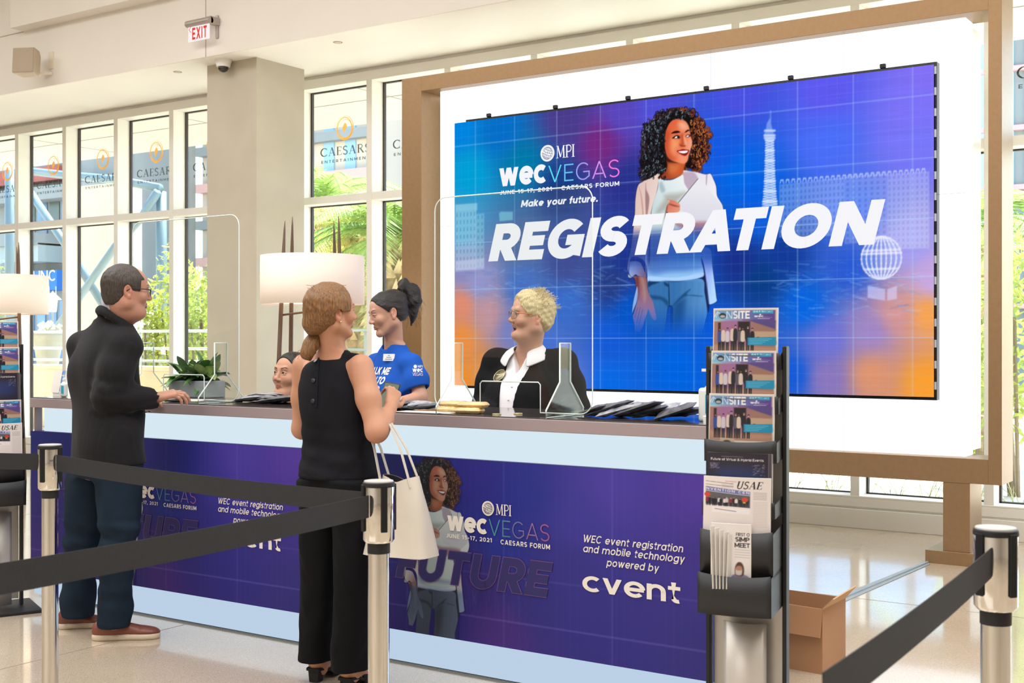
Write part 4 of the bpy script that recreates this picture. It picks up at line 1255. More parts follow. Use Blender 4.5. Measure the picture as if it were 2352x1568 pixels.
# portrait on the wall: toned into the blue, veiled behind the letters and fading out below
A = PORT.a.copy()
Vp = PORT.v[:, None]*np.ones((1, PORT.nu))
def sstep(a, b, x): t = np.clip((x-a)/(b-a), 0, 1); return t*t*(3-2*t)
zt_, zb_ = S_(1550, 512)[1], S_(1550, 545)[1]
veil = sstep(zt_, zb_, Vp)*(1-sstep(S_(1550, 585)[1], S_(1550, 640)[1], Vp))
fade = 1-sstep(S_(1550, 690)[1], S_(1550, 782)[1], Vp)
A *= (1-.82*veil)*fade
Up_, Vp_ = np.meshgrid(PORT.u, PORT.v)
tmp = Pic(PORT.u[0], PORT.u[-1], PORT.v[0], PORT.v[-1], .0034); tmp.u, tmp.v, tmp.nu, tmp.nv = PORT.u, PORT.v, PORT.nu, PORT.nv
tmp.rgb = wall_bg(Up_, Vp_); gridlines(tmp)
low = (1-sstep(S_(1550, 560)[1], S_(1550, 500)[1], Vp))*0+sstep(S_(1550, 520)[1], S_(1550, 600)[1], Vp)
tone = PORT.rgb*(1-.35*low[..., None])+PORT.rgb*np.array([.25, .75, 1.35])*.35*low[..., None]
rgbw = tmp.rgb*(1-A[..., None])+np.clip(tone, 0, 1)*A[..., None]
PORT.mesh('portrait', M_led, lambda U, V: (U-U0, YV-.0015, V), LED, rgb=rgbw, keep=(A > .01))

# --- lettering
M_ltr = emat('lit_letters', 'F6F6FA', 1.0)
def put_text(tx, pl, pr, cap, Y, m, name, parent, dy=.003, shear_px=0.0):
    """tx=(width, polygons); baseline from photo pixel pl to pr; cap height in metres"""
    w, P = tx
    a, b = at(*pl, Y=Y), at(*pr, Y=Y)
    sx = (b.x-a.x)/w
    z0 = (a.z+b.z)/2
    return MB().polys(P, (a.x, Y-dy, z0), (sx, 0, 0), (0, 0, cap)).build(name, m, parent)
def hgt(x, y0, y1, Y): return at(x, y0, Y=Y).z-at(x, y1, Y=Y).z
a, b = at(1122, 600, Y=YV), at(2007, 562, Y=YV)
cap = hgt(2020, 459, 562, YV)
w0, _ = text('REGISTRATION', .265, 0, .06)
sxr = (b.x-a.x)/w0
put_text(text('REGISTRATION', .265, (at(2034, 459, Y=YV).x-b.x)/sxr, .06), (1122, 600), (2007, 562), cap, YV, M_ltr, 'headline', LED)
VEG = ('5FE0F4', '6CC4F8', 'A2A0F4', 'D894F0', 'FA7CD8')
def wecvegas(Y, parent, lit, pts, kscale=1.0):
    """the event mark: globe, three serif capitals, heavy wec, thin tinted capitals, two lines of small capitals"""
    mw = M_ltr if lit else M_print
    for key, tx, w in (('wec', 'wec', .235),):
        pl, pr, c = pts['wec']; put_text(text('wec', .225, 0, .035), pl, pr, c/.74, Y, mw, 'lettering', parent, .0036)
    pl, pr, c = pts['vegas']
    tw_, _ = text('VEGAS', .075, 0, .16)
    a, b = at(*pl, Y=Y), at(*pr, Y=Y); sx = (b.x-a.x)/tw_; x = 0
    for ch, col in zip('VEGAS', VEG):
        W_, P = text(ch, .075, 0, .1)
        m = emat('lit_'+col, col, 1.0) if lit else mat('print_'+col, tuple(v*.55+.08 for v in hexc(col)), .6)
        MB().polys(P, (a.x+x*sx, Y-.0036, (a.z+b.z)/2), (sx, 0, 0), (0, 0, c)).build('lettering', m, parent)
        x += W_+.16+({'V': 0, 'G': -.02, 'A': -.02}.get(ch, 0))
    pl, pr, c = pts['date']; put_text(text('JUNE 15-17, 2021', .195, 0, .2), pl, pr, c, Y, mw, 'lettering', parent, .0036)
    pl, pr, c = pts['forum']; put_text(text('CAESARS FORUM', .195, 0, .2), pl, pr, c, Y, mw, 'lettering', parent, .0036)
    pl, pr, c = pts['mpi']; put_text(serif('MPI', .13, 0, -.02), pl, pr, c, Y, mw, 'lettering', parent, .0036)
    gc, r = pts['globe']; g = at(*gc, Y=Y)
    n = 36
    disc = [[(0, 0), (r*math.cos(2*math.pi*i/n), r*math.sin(2*math.pi*i/n)), (r*math.cos(2*math.pi*(i+1)/n), r*math.sin(2*math.pi*(i+1)/n))] for i in range(n)]
    MB().polys(disc, (g.x, Y-.0036, g.z), (1, 0, 0), (0, 0, 1)).build('globe_mark', mw, parent)
    ln = []
    t = math.radians(-20)
    def rot(p): return (p[0]*math.cos(t)-p[1]*math.sin(t), p[0]*math.sin(t)+p[1]*math.cos(t))
    q = r*.74
    for k in (-.75, -.4, 0, .4, .75, 1, -1):
        ln += stroke([rot((q*k*math.cos(a_), q*math.sin(a_))) for a_ in np.linspace(-1.57, 1.57, 12)], r*.05)
    for k in (-.6, -.2, .2, .6):
        hw = q*math.sqrt(1-k*k)
        ln += stroke([rot((hw*f, q*k-.12*q*(1-f*f))) for f in np.linspace(-1, 1, 10)], r*.05)
    MB().polys(ln, (g.x, Y-.0042, g.z), (1, 0, 0), (0, 0, 1)).build('globe_lines', emat('globe_line', '6A6F93', 1.0) if lit else mat('print_globe_line', '4A4470', .6), parent)
M_print = mat('print_cream', 'EFE6DC', .6)
wecvegas(YV, LED, True, dict(wec=((1147, 427), (1256, 421), hgt(1200, 383, 425, YV)), vegas=((1260, 419), (1425, 406), hgt(1309, 376, 415, YV)),
    date=((1148.5, 447.6), (1268.4, 437.7), hgt(1200, 434.5, 443.5, YV)), forum=((1290, 437), (1423, 426), hgt(1360, 421, 431, YV)),
    mpi=((1277, 363.5), (1321, 360), hgt(1300, 333.5, 362, YV)), globe=((1258, 352), hgt(1258, 333, 371, YV)/2)))
put_text(text('Make your future.', .225, .2, .09), (1196.6, 476), (1373, 463), hgt(1290, 453, 469, YV), YV, M_ltr, 'lettering', LED)

# ---- printed panels of the counter
_pc = '''900,1060,14,28,86 1100,1070,52,46,120 1400,1120,88,66,140 1620,1110,98,62,138 1640,1300,72,52,122 1200,1150,40,50,122 1000,1400,38,30,100 1150,1450,84,46,112 1300,1300,58,50,118 1600,1500,58,50,112 980,1180,26,38,108
1100,1330,58,40,98 1230,1360,52,48,112 1330,1200,70,60,132 1400,1480,56,48,116 1150,1250,36,52,126 720,1030,20,34,96 760,1240,44,34,100 720,1380,64,42,108 840,1420,40,30,96'''
PXR = CX1-.004; PXM = -4.112; PXL = CX0+.022
PITCH = PXR-PXM
PBG = ctl_field(_pc, YC, -PXM, pw=3.0)
M_panel = colmat('panel_print', 0, .55, .35)
PSC = .456
def panel(x0):
    p = Pic(0, PITCH-.004, .158, .941, .007, (0, 0, 0))
    U, V = np.meshgrid(p.u, p.v)
    p.rgb = PBG(U, V)*PGAIN*np.array([.92, .95, 1.3])
    for k in range(9): u = .1+k*.262; p.line((u, .15), (u, .95), .003, '9C8FD8', .22)
    for k in range(4): z = .27+k*.19; p.line((0, z), (PITCH, z), .003, '9C8FD8', .26)
    for k in range(0, 60): u = k*.036; p.line((u, .15), (u, .95), .003, '8C7FD0', .05)
    # faint skyline in the middle
    rn = random.Random(9)
    for k in range(120):
        u = rn.uniform(.62, 1.25); z = rn.uniform(.25, .62)
        p.line((u, z), (u+rn.uniform(-.02, .02), z+rn.uniform(.02, .12)), .006, '6C70B8', .1)
    q = .87; p.poly([(q-.012, .56), (q-.006, .72), (q-.001, .83), (q+.001, .83), (q+.006, .72), (q+.012, .56)], '8890D0', .01, .35, curve=False)
    return p
PGAIN = .86
def panel_at(x0):
    pn = panel(x0)
    pn.mesh('printed_panel', M_panel, lambda U, V: (U+x0, YC, V), CTR)
    # portrait
    ht = S_(1553, 248); top = .935
    hx = at(1004, 1052, Y=YC).x-PXM
    du = (PORT.u-ht[0])*PSC+hx; dv = (PORT.v-ht[1])*PSC+at(1004, 1050, Y=YC).z
    Ud, Vd = np.meshgrid(du, dv)
    ins = (Vd > .159) & (Vd < .94) & (Ud > 0)
    bg = PBG(Ud, Vd)*PGAIN*np.array([.92, .95, 1.3])
    a_ = PORT.a[..., None]*.96
    nat = PORT.rgb*np.array([.93, .98, .96])
    gray = nat.mean(-1, keepdims=True)
    nat = gray*.3+nat*.7
    jl = sstep(S_(1550, 650)[1], S_(1550, 625)[1], Vp)[..., None]
    nat = nat*jl+(gray*np.array([.72, .85, 1.05]))*(1-jl)*.85
    PORT.mesh('portrait', M_panel, lambda U, V: ((U-ht[0])*PSC+hx+x0, YC-.0012, (V-ht[1])*PSC+at(1004, 1050, Y=YC).z), CTR, rgb=bg*(1-a_)+np.clip(nat*.82, 0, 1)*a_, keep=(PORT.a > .02) & ins)
def shift(pts, k):
    """photo pixel on the right panel -> the pixel of the same spot k panels further left"""
    out = []
    for (x, y) in pts:
        p = at(x, y, Y=YC); X = p.x-k*PITCH
        xc = X*TC+YC*TS; D = -X*TS+YC*TC
        out.append((CX+FPX*xc/D, CY-FPX*(p.z-EYE)/D))
    return out
for k in (0, 1):
    panel_at(PXM-k*PITCH)
    f = lambda *p: shift(p, k)
    H = lambda x, y0, y1: hgt(x, y0, y1, YC)
    g = f((1122, 1167))[0]
    wecvegas(YC, CTR, False, dict(wec=(*f((1028, 1217), (1121, 1227)), H(1080, 1187, 1222)), vegas=(*f((1123.6, 1229), (1264.5, 1243)), H(1190, 1198, 1236)),
        date=(*f((1026, 1233), (1131, 1245.5)), H(1080, 1230, 1239.5)), forum=(*f((1151, 1249.6), (1264.5, 1261)), H(1200, 1244, 1255)),
        mpi=(*f((1139, 1182.5), (1176, 1184)), H(1160, 1158, 1183)), globe=(g, H(1122, 1150, 1184)/2)))
    for s, pl, pr in (('WEC event registration', (1338.6, 1244), (1568.6, 1267.5)), ('and mobile technology', (1339.6, 1267.5), (1572, 1291)), ('powered by', (1394, 1300), (1512.7, 1312))):
        a, b = f(pl, pr)
        put_text(text(s, .15, .22, .13), a, b, H(1450, 1238, 1255.5), YC, M_print, 'lettering', CTR)
    a, b = f((1338.6, 1357), (1563.4, 1383.5))
    put_text(text('cvent', .17, 0, .07), a, b, H(1450, 1334, 1370)/.74, YC, M_print, 'lettering', CTR)
    for s, pl, pr, y0, y1, xx in (('FUTURE', (908, 1325), (1256, 1373), 1289, 1373, 1258), ('YOUR', (800, 1262), (960, 1290), 1200, 1262, 900), ('MAKE', (800, 1190), (965, 1215), 1128, 1190, 900)):
        a, b = f(pl, pr)
        c = H(xx, y0, y1)
        M_out = mat('outline_print', '64457F', .6); M_fill = mat('outline_fill', '2B2464', .6)
        put_text(text(s, .27, .2, .06), a, b, c, YC, M_out, 'outline_lettering', CTR, .0022)
        # the hollow of the strokes, thinner than the outline
        w_, P_ = text(s, .27, .2, .06)
        w2, P2 = [], []
        x = 0
        for i, ch in enumerate(s):
            W_, st, lo, hi = glyph(ch, .27)
            for pl_ in st:
                for q_ in stroke(pl_, .225):
                    q_ = _clip(q_, lo+.022, True); q_ = _clip(q_, hi-.022, False) if q_ else q_
                    if len(q_) > 2: P2.append([(x+u+.2*v, v) for u, v in q_])
            x += W_+.06+{'AT': -.16, 'FU': -.02}.get(s[i:i+2], 0)
        put_text((w_, P2), a, b, c, YC, M_fill, 'outline_hollow', CTR, .0026)

# ---------------------------------------------------------------- queue posts and belts
M_tape = mat('black_webbing', '26262A', .75, noise=(40, .08), bump=(300, .2))
def stanchion(name, label, c, phase):
    t = thing(name, label, 'queue post', (c.x, c.y, 0), group='chrome queue posts')
    x, y = c.x, c.y; K = 1.04
    def LZ(pr, n=40): return MB().lathe([(r, z*K) for r, z in pr], (x, y, 0), n)
    LZ([(0, 0), (.165, 0), (.165, .012), (.15, .022), (.05, .035), (.036, .05), (0, .05)], 40).build('base', M_chrome, t, smooth='auto')
    LZ([(.0318, .03), (.0318, .80)], 32).build('pole', M_chrome, t, smooth='auto')
    LZ([(.0335, .795), (.0335, .829)], 32).build('collar', M_black, t, smooth='auto')
    LZ([(.040, .826), (.0465, .834), (.0465, .984), (.044, .99)], 40).build('head', M_chrome, t, smooth='auto')
    LZ([(.0475, .983), (.0485, .988), (.047, .995), (.044, .997)], 40).build('rim', M_black, t, smooth='auto')
    LZ([(0, .996), (.044, .996), (.043, 1.0), (0, 1.001)], 40).build('cap', mat('cap_grey', 'B9B8B6', .45), t, smooth='auto')
    for k in range(4):
        a = phase+k*math.pi/2
        m = MB()
        n = 5
        for i in range(n):
            a0, a1 = a-.2+.4*i/n, a-.2+.4*(i+1)/n
            P = []
            for zz in (.858*K, .99*K):
                for aa in (a0, a1): P.append((x+.0495*math.cos(aa), y+.0495*math.sin(aa), zz))
            m.add(P, [(0, 1, 3, 2)])
        m.build('belt_clip', M_black, t, solid=.006, bevel=.002)
    return t
pl_, pm_, pr_ = at(115, 1020, Z=1.04), at(870, 1103, Z=1.04), at(2287, 1210, Z=1.04)
stanchion('queue_post', 'chrome queue post at far left in front of the man', pl_, .3)
stanchion('queue_post', 'chrome queue post beside the white tote bag, joining two black belts', pm_, 2.6)
stanchion('queue_post', 'chrome queue post at the far right edge beside the sign foot', pr_, 1.05)
def belt(label, a, b, r0=.05, r1=.05):
    a = Vector((a[0], a[1], .969)); b = Vector((b[0], b[1], .969))
    d = (b-a).normalized(); a = a+d*r0; b = b-d*r1
    n = 14; m = MB(); vs = []; fs = []
    sd = Vector((-d.y, d.x, 0))*.0009
    L = (b-a).length
    for i in range(n+1):
        f = i/n; p = a+(b-a)*f-Vector((0, 0, .006*L*4*f*(1-f)))
        for zz, s in ((-.0325, 1), (.0325, 1), (.0325, -1), (-.0325, -1)): vs.append(p+sd*s+Vector((0, 0, zz)))
    for i in range(n):
        for k in range(4): fs.append((i*4+k, i*4+(k+1) % 4, i*4+4+(k+1) % 4, i*4+4+k))
    fs += [(3, 2, 1, 0), (n*4, n*4+1, n*4+2, n*4+3)]
    m.add(vs, fs)
    return tag(m.build('queue_belt', M_tape), label, 'queue belt', 'black queue belts')
pa = at(0, 1057, D=5.02); pa = pl_+(pa-pl_)*2.2
belt('black belt running from the far left post out of the picture at left', pl_, pa)
belt('black belt crossing in front of the man from the left post to the middle post', pl_, pm_)
pc = at(0, 1327, D=2.525); pc = pm_+(pc-pm_)*1.12
belt('black belt running from the middle post to the lower left edge', pm_, pc)
pd = at(1988, 1522, D=1.86); pd = pr_+(pd-pr_)*1.25
belt('wide near black belt running from the right post down to the bottom edge', pr_, pd)

# ---------------------------------------------------------------- acrylic shields on the counter
M_acr = glassmat('acrylic', 'FBFDFC', .06)
M_acre = mat('acrylic_edge_glow', 'E9F3EE', .2, spec=.7)  # bright glow of the cut edges painted as a pale rim
YSH = 4.47
ZTOP = 1.133
def shield(label, xr, group):
    t = thing('acrylic_shield', label, 'shield', (xr-.6, YSH, ZTOP), group=group)
    xl = xr-.95*1.0
    W_ = SHW
    xl = xr-W_
    zt, zb, r = 2.10, ZTOP+.012, .06
    out = [(xl+r-r*math.cos(a), zt-r+r*math.sin(a)) for a in np.linspace(0, math.pi/2, 7)]
    out += [(xr-r+r*math.sin(a), zt-r+r*math.cos(a)) for a in np.linspace(0, math.pi/2, 7)]
    out += [(xr-r+r*math.cos(a), zb+r-r*math.sin(a)) for a in np.linspace(0, math.pi/2, 7)]
    s1, s0 = xr-SLR, xr-SLL
    zsl = 1.275
    out += [(s1, zb), (s1, zsl-.01), (s1-.01, zsl), (s0+.01, zsl), (s0, zsl-.01), (s0, zb)]
    out += [(xl+r-r*math.sin(a), zb+r-r*math.cos(a)) for a in np.linspace(0, math.pi/2, 7)]
    MB().prism(out, (0, YSH-.0025, 0), (1, 0, 0), (0, 0, 1), (0, .005, 0)).build('sheet', M_acr, t)
    MB().tube([(x, YSH, z) for x, z in out], .0028, 6, closed=True).build('sheet_edge', M_acre, t, smooth=True)
    for fx in (xr-FTR, xr-FTL):
        pf = [(-.042, 1.443), (-.042, 1.28), (-.15, 1.165), (-.15, ZTOP+.001), (.15, ZTOP+.001), (.15, 1.165), (.042, 1.28), (.042, 1.443)]
        f = MB().prism([(a, z) for a, z in pf], (fx-.004, YSH, 0), (0, 1, 0), (0, 0, 1), (.008, 0, 0)).build('foot', M_acr, t)
        MB().tube([(fx, YSH+a, z) for a, z in pf], .0036, 6, closed=True).build('foot_edge', M_acre, f, smooth=True)
    return t
xr1 = at(1361, 700, Y=YSH).x
SHW = xr1-at(999, 700, Y=YSH).x
SLR = xr1-at(1241, 920, Y=YSH).x; SLL = xr1-at(1103, 920, Y=YSH).x
FTR = xr1-at(1298, 870, Y=YSH).x; FTL = xr1-at(1049, 870, Y=YSH).x
shield('clear acrylic shield standing in front of the blond woman', xr1, 'acrylic shields on the counter')
shield('clear acrylic shield in front of the potted plant at the man', at(549, 700, Y=YSH).x, 'acrylic shields on the counter')

# ---------------------------------------------------------------- small things on the counter
def blob_pack(nx, ny, lx, ly, th, seed, ruf=.004, pw=4):
    """a soft flat bag: pillow with rumpled faces, local coordinates"""
    rnd = np.random.RandomState(seed)
    m = MB(); vs = []; fs = []
    ph = rnd.rand(6)*6
    for side in (1, -1):
        for j in range(ny+1):
            for i in range(nx+1):
                u, v = i/nx*2-1, j/ny*2-1
                e = (1-u**pw)*(1-v**pw)
                z = side*(th*.5*e**.6)+ruf*e*(math.sin(u*5+ph[0])*math.sin(v*4+ph[1])+.5*math.sin(u*11+v*7+ph[2]))
                vs.append((u*lx/2*(1+.03*math.sin(v*6+ph[3])), v*ly/2*(1+.03*math.sin(u*7+ph[4])), z))
    q = (nx+1)*(ny+1)
    for j in range(ny):
        for i in range(nx):
            a = j*(nx+1)+i
            fs.append((a, a+1, a+nx+2, a+nx+1)); fs.append((q+a, q+a+nx+1, q+a+nx+2, q+a+1))
    m.add(vs, fs)
    return m
M_pack = mat('dark_bagged_cloth', '54565E', .35, noise=(22, .6), bump=(45, .7), coat=.25)
M_pack2 = mat('grey_bagged_cloth', 'A3A3AB', .35, noise=(26, .5), bump=(50, .7), coat=.25)
def pack_row(label, group, px0, px1, n, y0, y1, seed, tilt, both=True):
    rnd = random.Random(seed)
    for k in range(n):
        f = (k+.5)/n
        Yp = rnd.uniform(y0, y1)
        x = at(px0+(px1-px0)*f, 950, Y=Yp).x
        o = blob_pack(10, 8, rnd.uniform(.17, .2), rnd.uniform(.12, .15), .024, seed+k).build('bagged_pack', M_pack if rnd.random() < .6 else M_pack2, None, smooth=True)
        tt = tilt*rnd.uniform(.6, 1.2)
        o.rotation_euler = (rnd.uniform(-.1, .1), -tt, rnd.uniform(-.5, .5))
        o.location = (x, Yp, ZTOP+.012+.085*abs(math.sin(tt)))
        tag(o, label, 'pack', group)
pack_row('cloth pack in a clear bag in the row right of the shield', 'bagged packs right of the shield', 1368, 1585, 10, 4.5, 4.62, 50, .28)
pack_row('cloth pack in a clear bag in the heap before the seated woman', 'bagged packs beside the seated woman', 572, 672, 7, 4.55, 4.75, 80, .14)
pack_row('flat clear-bagged pack in the heap between phone and sandwiches', 'bagged packs left of the sandwiches', 885, 975, 7, 4.45, 4.62, 110, .1)
M_bread = mat('bread', 'D9B77C', .6, noise=(20, .25), bump=(60, .5), coat=.5)
for k, (px, py, dz) in enumerate(((1034, 4.46, 0), (1043, 4.47, .024), (1078, 4.42, 0), (1088, 4.44, .024))):
    p = at(px, 945, Y=py)
    o = blob_pack(16, 10, .125, .07, .026, 130+k, .0012, 14).build('wrapped_sandwich', M_bread, None, smooth=True)
    o.location = (p.x, p.y, ZTOP+.014+dz); o.rotation_euler = (0, 0, .15*(k-1.5))
    tag(o, ('lower', 'upper')[k % 2]+' of the two wrapped sandwiches in the '+('left' if k < 2 else 'right')+' stack beside the shield slot', 'sandwich', 'wrapped sandwiches')
M_coin = mat('gold_foil', 'C8B98C', .3, .6)
for px, py, lb in ((1141, 4.42, 'small round gold token on the counter nearer the sandwiches'), (1190, 4.50, 'small round gold token on the counter nearer the shield foot')):
    p = at(px, 953, Y=py)
    tag(MB().lathe([(0, 0), (.019, 0), (.02, .002), (.019, .005), (0, .005)], (p.x, p.y, ZTOP), 24).build('token', M_coin, smooth='auto'), lb, 'token', 'gold tokens')
def sheet_of(label, px, Yp, w, d, rz):
    p = at(px, 930, Y=Yp)
    o = MB().box(-w/2, w/2, -d/2, d/2, 0, .0015).build('paper_sheet', M_paper)
    o.location = (p.x, p.y, ZTOP+.0005); o.rotation_euler = (0, 0, rz)
    return tag(o, label, 'paper', 'papers on the counter')
sheet_of('white paper sheet lying under the hand of the man', 425, 4.56, .26, .2, .3)
sheet_of('white paper sheet lying left of the sandwiches', 985, 4.40, .3, .12, .05)
# hand sanitizer by the rack
def pump_bottle(name, label, c, h, w):
    t = thing(name, label, 'bottle', (c[0], c[1], ZTOP))
    x, y = c[0], c[1]
    MB().box(x-w/2, x+w/2, y-w*.35, y+w*.35, ZTOP, ZTOP+h*.62).build('body', mat('sanitizer_clear', 'E4E6E4', .25, spec=.6), t, bevel=.012, seg=3)
    MB().lathe([(w*.3, 0), (w*.12, h*.1), (w*.12, h*.16)], (x, y, ZTOP+h*.61), 16).build('shoulder', mat('sanitizer_clear', 'E4E6E4', .25, spec=.6), t, smooth='auto')
    MB().lathe([(w*.2, 0), (w*.2, h*.08), (w*.07, h*.09), (w*.06, h*.2)], (x, y, ZTOP+h*.72), 14).box(x-w*.42, x+w*.1, y-w*.07, y+w*.07, ZTOP+h*.92, ZTOP+h*.97).build('pump', M_white, t, smooth='auto')
    MB().box(x-w*.1, x+w*.4, y-w*.353-.001, y-w*.35, ZTOP+h*.15, ZTOP+h*.5).build('label_sticker', mat('teal_label', '3AA7C8', .5), t)
p = at(1632, 960, Y=4.52); pump_bottle('sanitizer_bottle', 'white pump bottle of hand sanitizer next to the magazine rack', (p.x, p.y), .215, .085)
p = at(147, 900, Y=4.44); pump_bottle('sanitizer_bottle', 'small clear pump bottle at the left end of the counter', (p.x, p.y), .13, .045)
p = at(1632, 968, Y=4.40)
tag(MB().lathe([(0, 0), (.028, 0), (.03, .028), (.027, .03), (0, .03)], (p.x, p.y, ZTOP), 20).build('white_tin', M_white, smooth='auto'), 'small round white tin in front of the sanitizer bottle', 'tin')
p = at(131, 905, Y=4.46)
t = thing('leaflet_stand', 'little stand of white and blue leaflets at the left end of the counter', 'leaflets', (p.x, p.y, ZTOP))
MB().box(p.x-.04, p.x+.04, p.y, p.y+.03, ZTOP, ZTOP+.03).build('holder', M_white, t)
for k in range(3):
    o = MB().obox((p.x-.02+.02*k, p.y+.012+.004*k, ZTOP+.085), (.075, .002, .13), Matrix.Rotation(-.2, 3, 'X')).build('leaflet', M_paper if k != 1 else mat('leaflet_blue', '6F9FDA', .6), t)

# planter with broad leaves
p = at(452, 905, Y=4.86)
t = thing('potted_plant', 'leafy green plant in a grey trough on the counter', 'plant', (p.x, p.y, ZTOP))
MB().box(p.x-.16, p.x+.16, p.y-.07, p.y+.07, ZTOP, ZTOP+.095).build('trough', mat('trough_grey', 'A3AAAC', .5), t, bevel=.006)
def leaf(m, base, dirv, L, wd, droop):
    dirv = Vector(dirv).normalized()
    side = dirv.cross(Vector((0, 0, 1)))
    if side.length < .05: side = Vector((1, 0, 0))
    side.normalize()
    vs = []; fs = []
    n = 7
    for i in range(n+1):
        f = i/n
        c = Vector(base)+dirv*L*f-Vector((0, 0, droop*L*f*f))
        h = wd*math.sin(math.pi*min(1, f*.93+.07))**.8*(1 if f < .99 else .1)
        nup = side.cross(dirv)
        vs += [c-side*h+nup*h*.35, c-nup*h*.12, c+side*h+nup*h*.35]
        if i:
            a = (i-1)*3
            fs += [(a, a+1, a+4, a+3), (a+1, a+2, a+5, a+4)]
    m.add(vs, fs)
rnd = random.Random(3)
M_leafD = mat('broad_leaves', '4D7A3F', .35, noise=(14, .45), coat=.2)
M_leafL = mat('pale_leaves', '9DB06A', .4, noise=(18, .4))
for mm, n in ((M_leafD, 80), (M_leafL, 22)):
    m = MB()
    for k in range(n):
        a = rnd.random()*6.28; el = rnd.uniform(-.1, 1.35)
        b = (p.x+rnd.uniform(-.12, .12), p.y+rnd.uniform(-.04, .04), ZTOP+.08+rnd.uniform(0, .05))
        leaf(m, b, (math.cos(a)*math.cos(el), math.sin(a)*math.cos(el), math.sin(el)), rnd.uniform(.12, .2), rnd.uniform(.02, .035), rnd.uniform(.1, .6))
    m.build('foliage', mm, t, smooth=True)['kind'] = 'stuff'

# ---------------------------------------------------------------- floor lamps behind the counter
M_stick = mat('dark_bronze_stick', '6A5546', .4, .3)
def lampmat():
    m = bpy.data.materials.new('lamp_shade_linen'); m.use_nodes = True
    nt = m.node_tree; b = nt.nodes['Principled BSDF']
    b.inputs['Base Color'].default_value = (*lin('F4E6DA'), 1); b.inputs['Roughness'].default_value = .9
    b.inputs['Emission Color'].default_value = (*lin('F6DEC8'), 1); b.inputs['Emission Strength'].default_value = .2
    return m
M_shade = lampmat()
def floor_lamp(name, label, c, ztip, zs0, zs1, rad):
    t = thing(name, label, 'lamp', (c.x, c.y, 0), group='floor lamps behind the counter')
    x, y = c.x, c.y
    m = MB().lathe([(rad*.995, zs0), (rad, (zs0+zs1)/2), (rad*.995, zs1)], (x, y, 0), 48)
    m.f = [f for f in m.f if len(f) == 4]
    m.build('shade', M_shade, t, smooth=True, solid=.006)
    MB().lathe([(0, 0), (rad*.98, 0)], (x, y, zs0+.015), 40).build('diffuser', mat('lamp_diffuser', 'FBEFE2', .6, emit=.5), t)
    rdir = Vector((TC, TS, 0)); vdir = Vector((-TS, TC, 0))
    o_ = Vector((x, y, 0))
    legs = []
    for (sx_, dx, dy) in ((-1, -.03, -.09), (-1, .03, .05), (1, -.03, .06), (1, .03, -.08)):
        top = o_+rdir*(sx_*.19+dx*.8)+vdir*dy*.5+Vector((0, 0, ztip-(.04 if dx < 0 else 0)))
        bot = o_+rdir*(sx_*.25+dx*1.3)+vdir*dy*2.2
        q = [bot+(top-bot)*f for f in (0, .45, .8, .9, .97, 1)]
        MB().tube(q, [.017, .0185, .017, .014, .008, .002], 10).build('leg', M_stick, t, smooth=True)
        legs.append((bot, top))
    for i, j, z0, z1 in ((0, 2, zs0-.06, zs0+.0), (1, 3, zs0-.42, zs0-.3), (0, 1, 1.0, 1.0), (2, 3, 1.0, 1.0), (1, 2, zs0-.5, zs0-.36)):
        P = legs[i][0]+(legs[i][1]-legs[i][0])*(z0/ztip); Q = legs[j][0]+(legs[j][1]-legs[j][0])*(z1/ztip)
        MB().tube([P, Q], .0085, 8).build('crossbar', M_stick, t, smooth=True)
    return t
YLM = 7.35
c = at(718, 640, Y=YLM)
sc_ = (c-Vector((0, 0, EYE))).dot(Vector((-TS, TC, 0)))
Zp = lambda y: EYE+(CY-y)/FPX*sc_
r_l = 118/FPX*sc_
ztip, zs0, zs1 = Zp(497), Zp(699), Zp(588)
floor_lamp('floor_lamp', 'tall stick-legged floor lamp with a wide drum shade behind the women', c, ztip, zs0, zs1, r_l)
D2 = sc_*111/88
c2 = at(-2, 678, D=D2)
floor_lamp('floor_lamp', 'stick-legged floor lamp with a drum shade at the left edge of the hall', c2, ztip, EYE+(CY-721)/FPX*D2, EYE+(CY-633)/FPX*D2, 107/FPX*D2)

# ---------------------------------------------------------------- exit sign, speaker, camera, caps on the bulkhead and soffit
YE = YB-.14
a, b = at(433, 100, Y=YE), at(481, 60, Y=YE)
ztopE = at(458, 58, Y=YE).z; zbotE = at(433, 101, Y=YE).z
t = thing('exit_sign', 'edge-lit EXIT sign with red letters on the bulkhead', 'sign', ((a.x+b.x)/2, YB-.02, ztopE))
MB().box(a.x, b.x, YE-.004, YE+.004, zbotE+.015, ztopE).build('plate', emat('exit_plate', 'FFF3F0', 1.0), t)
MB().tube([(a.x-.02, YE, ztopE+.03), (b.x+.02, YE, ztopE+.03)], .033, 14).build('housing', mat('brushed_housing', 'B5ABA4', .35, .5), t, smooth='auto')
MB().box(b.x-.05, b.x+.02, YE, YB-.02, ztopE+.0, ztopE+.07).box(b.x-.03, b.x+.0, YB-.04, YB-.02, ztopE-.12, ztopE+.1).build('bracket', mat('brushed_housing', 'B5ABA4', .35, .5), t, bevel=.004)
tw_, P = text('EXIT', .2, 0, .2)
w_ = (b.x-a.x)
M_red = emat('exit_red', 'E8423A', 1.0)
MB().polys(P, (a.x+w_*.2, YE-.006, zbotE+.03), (w_*.7/tw_, 0, 0), (0, 0, (ztopE-zbotE)-.045)).build('lettering', M_red, t)
MB().polys(stroke([(1, 1), (0, .5), (1, 0)], .14), (a.x+w_*.05, YE-.006, zbotE+.1), (w_*.1, 0, 0), (0, 0, .06)).build('arrow', M_red, t)
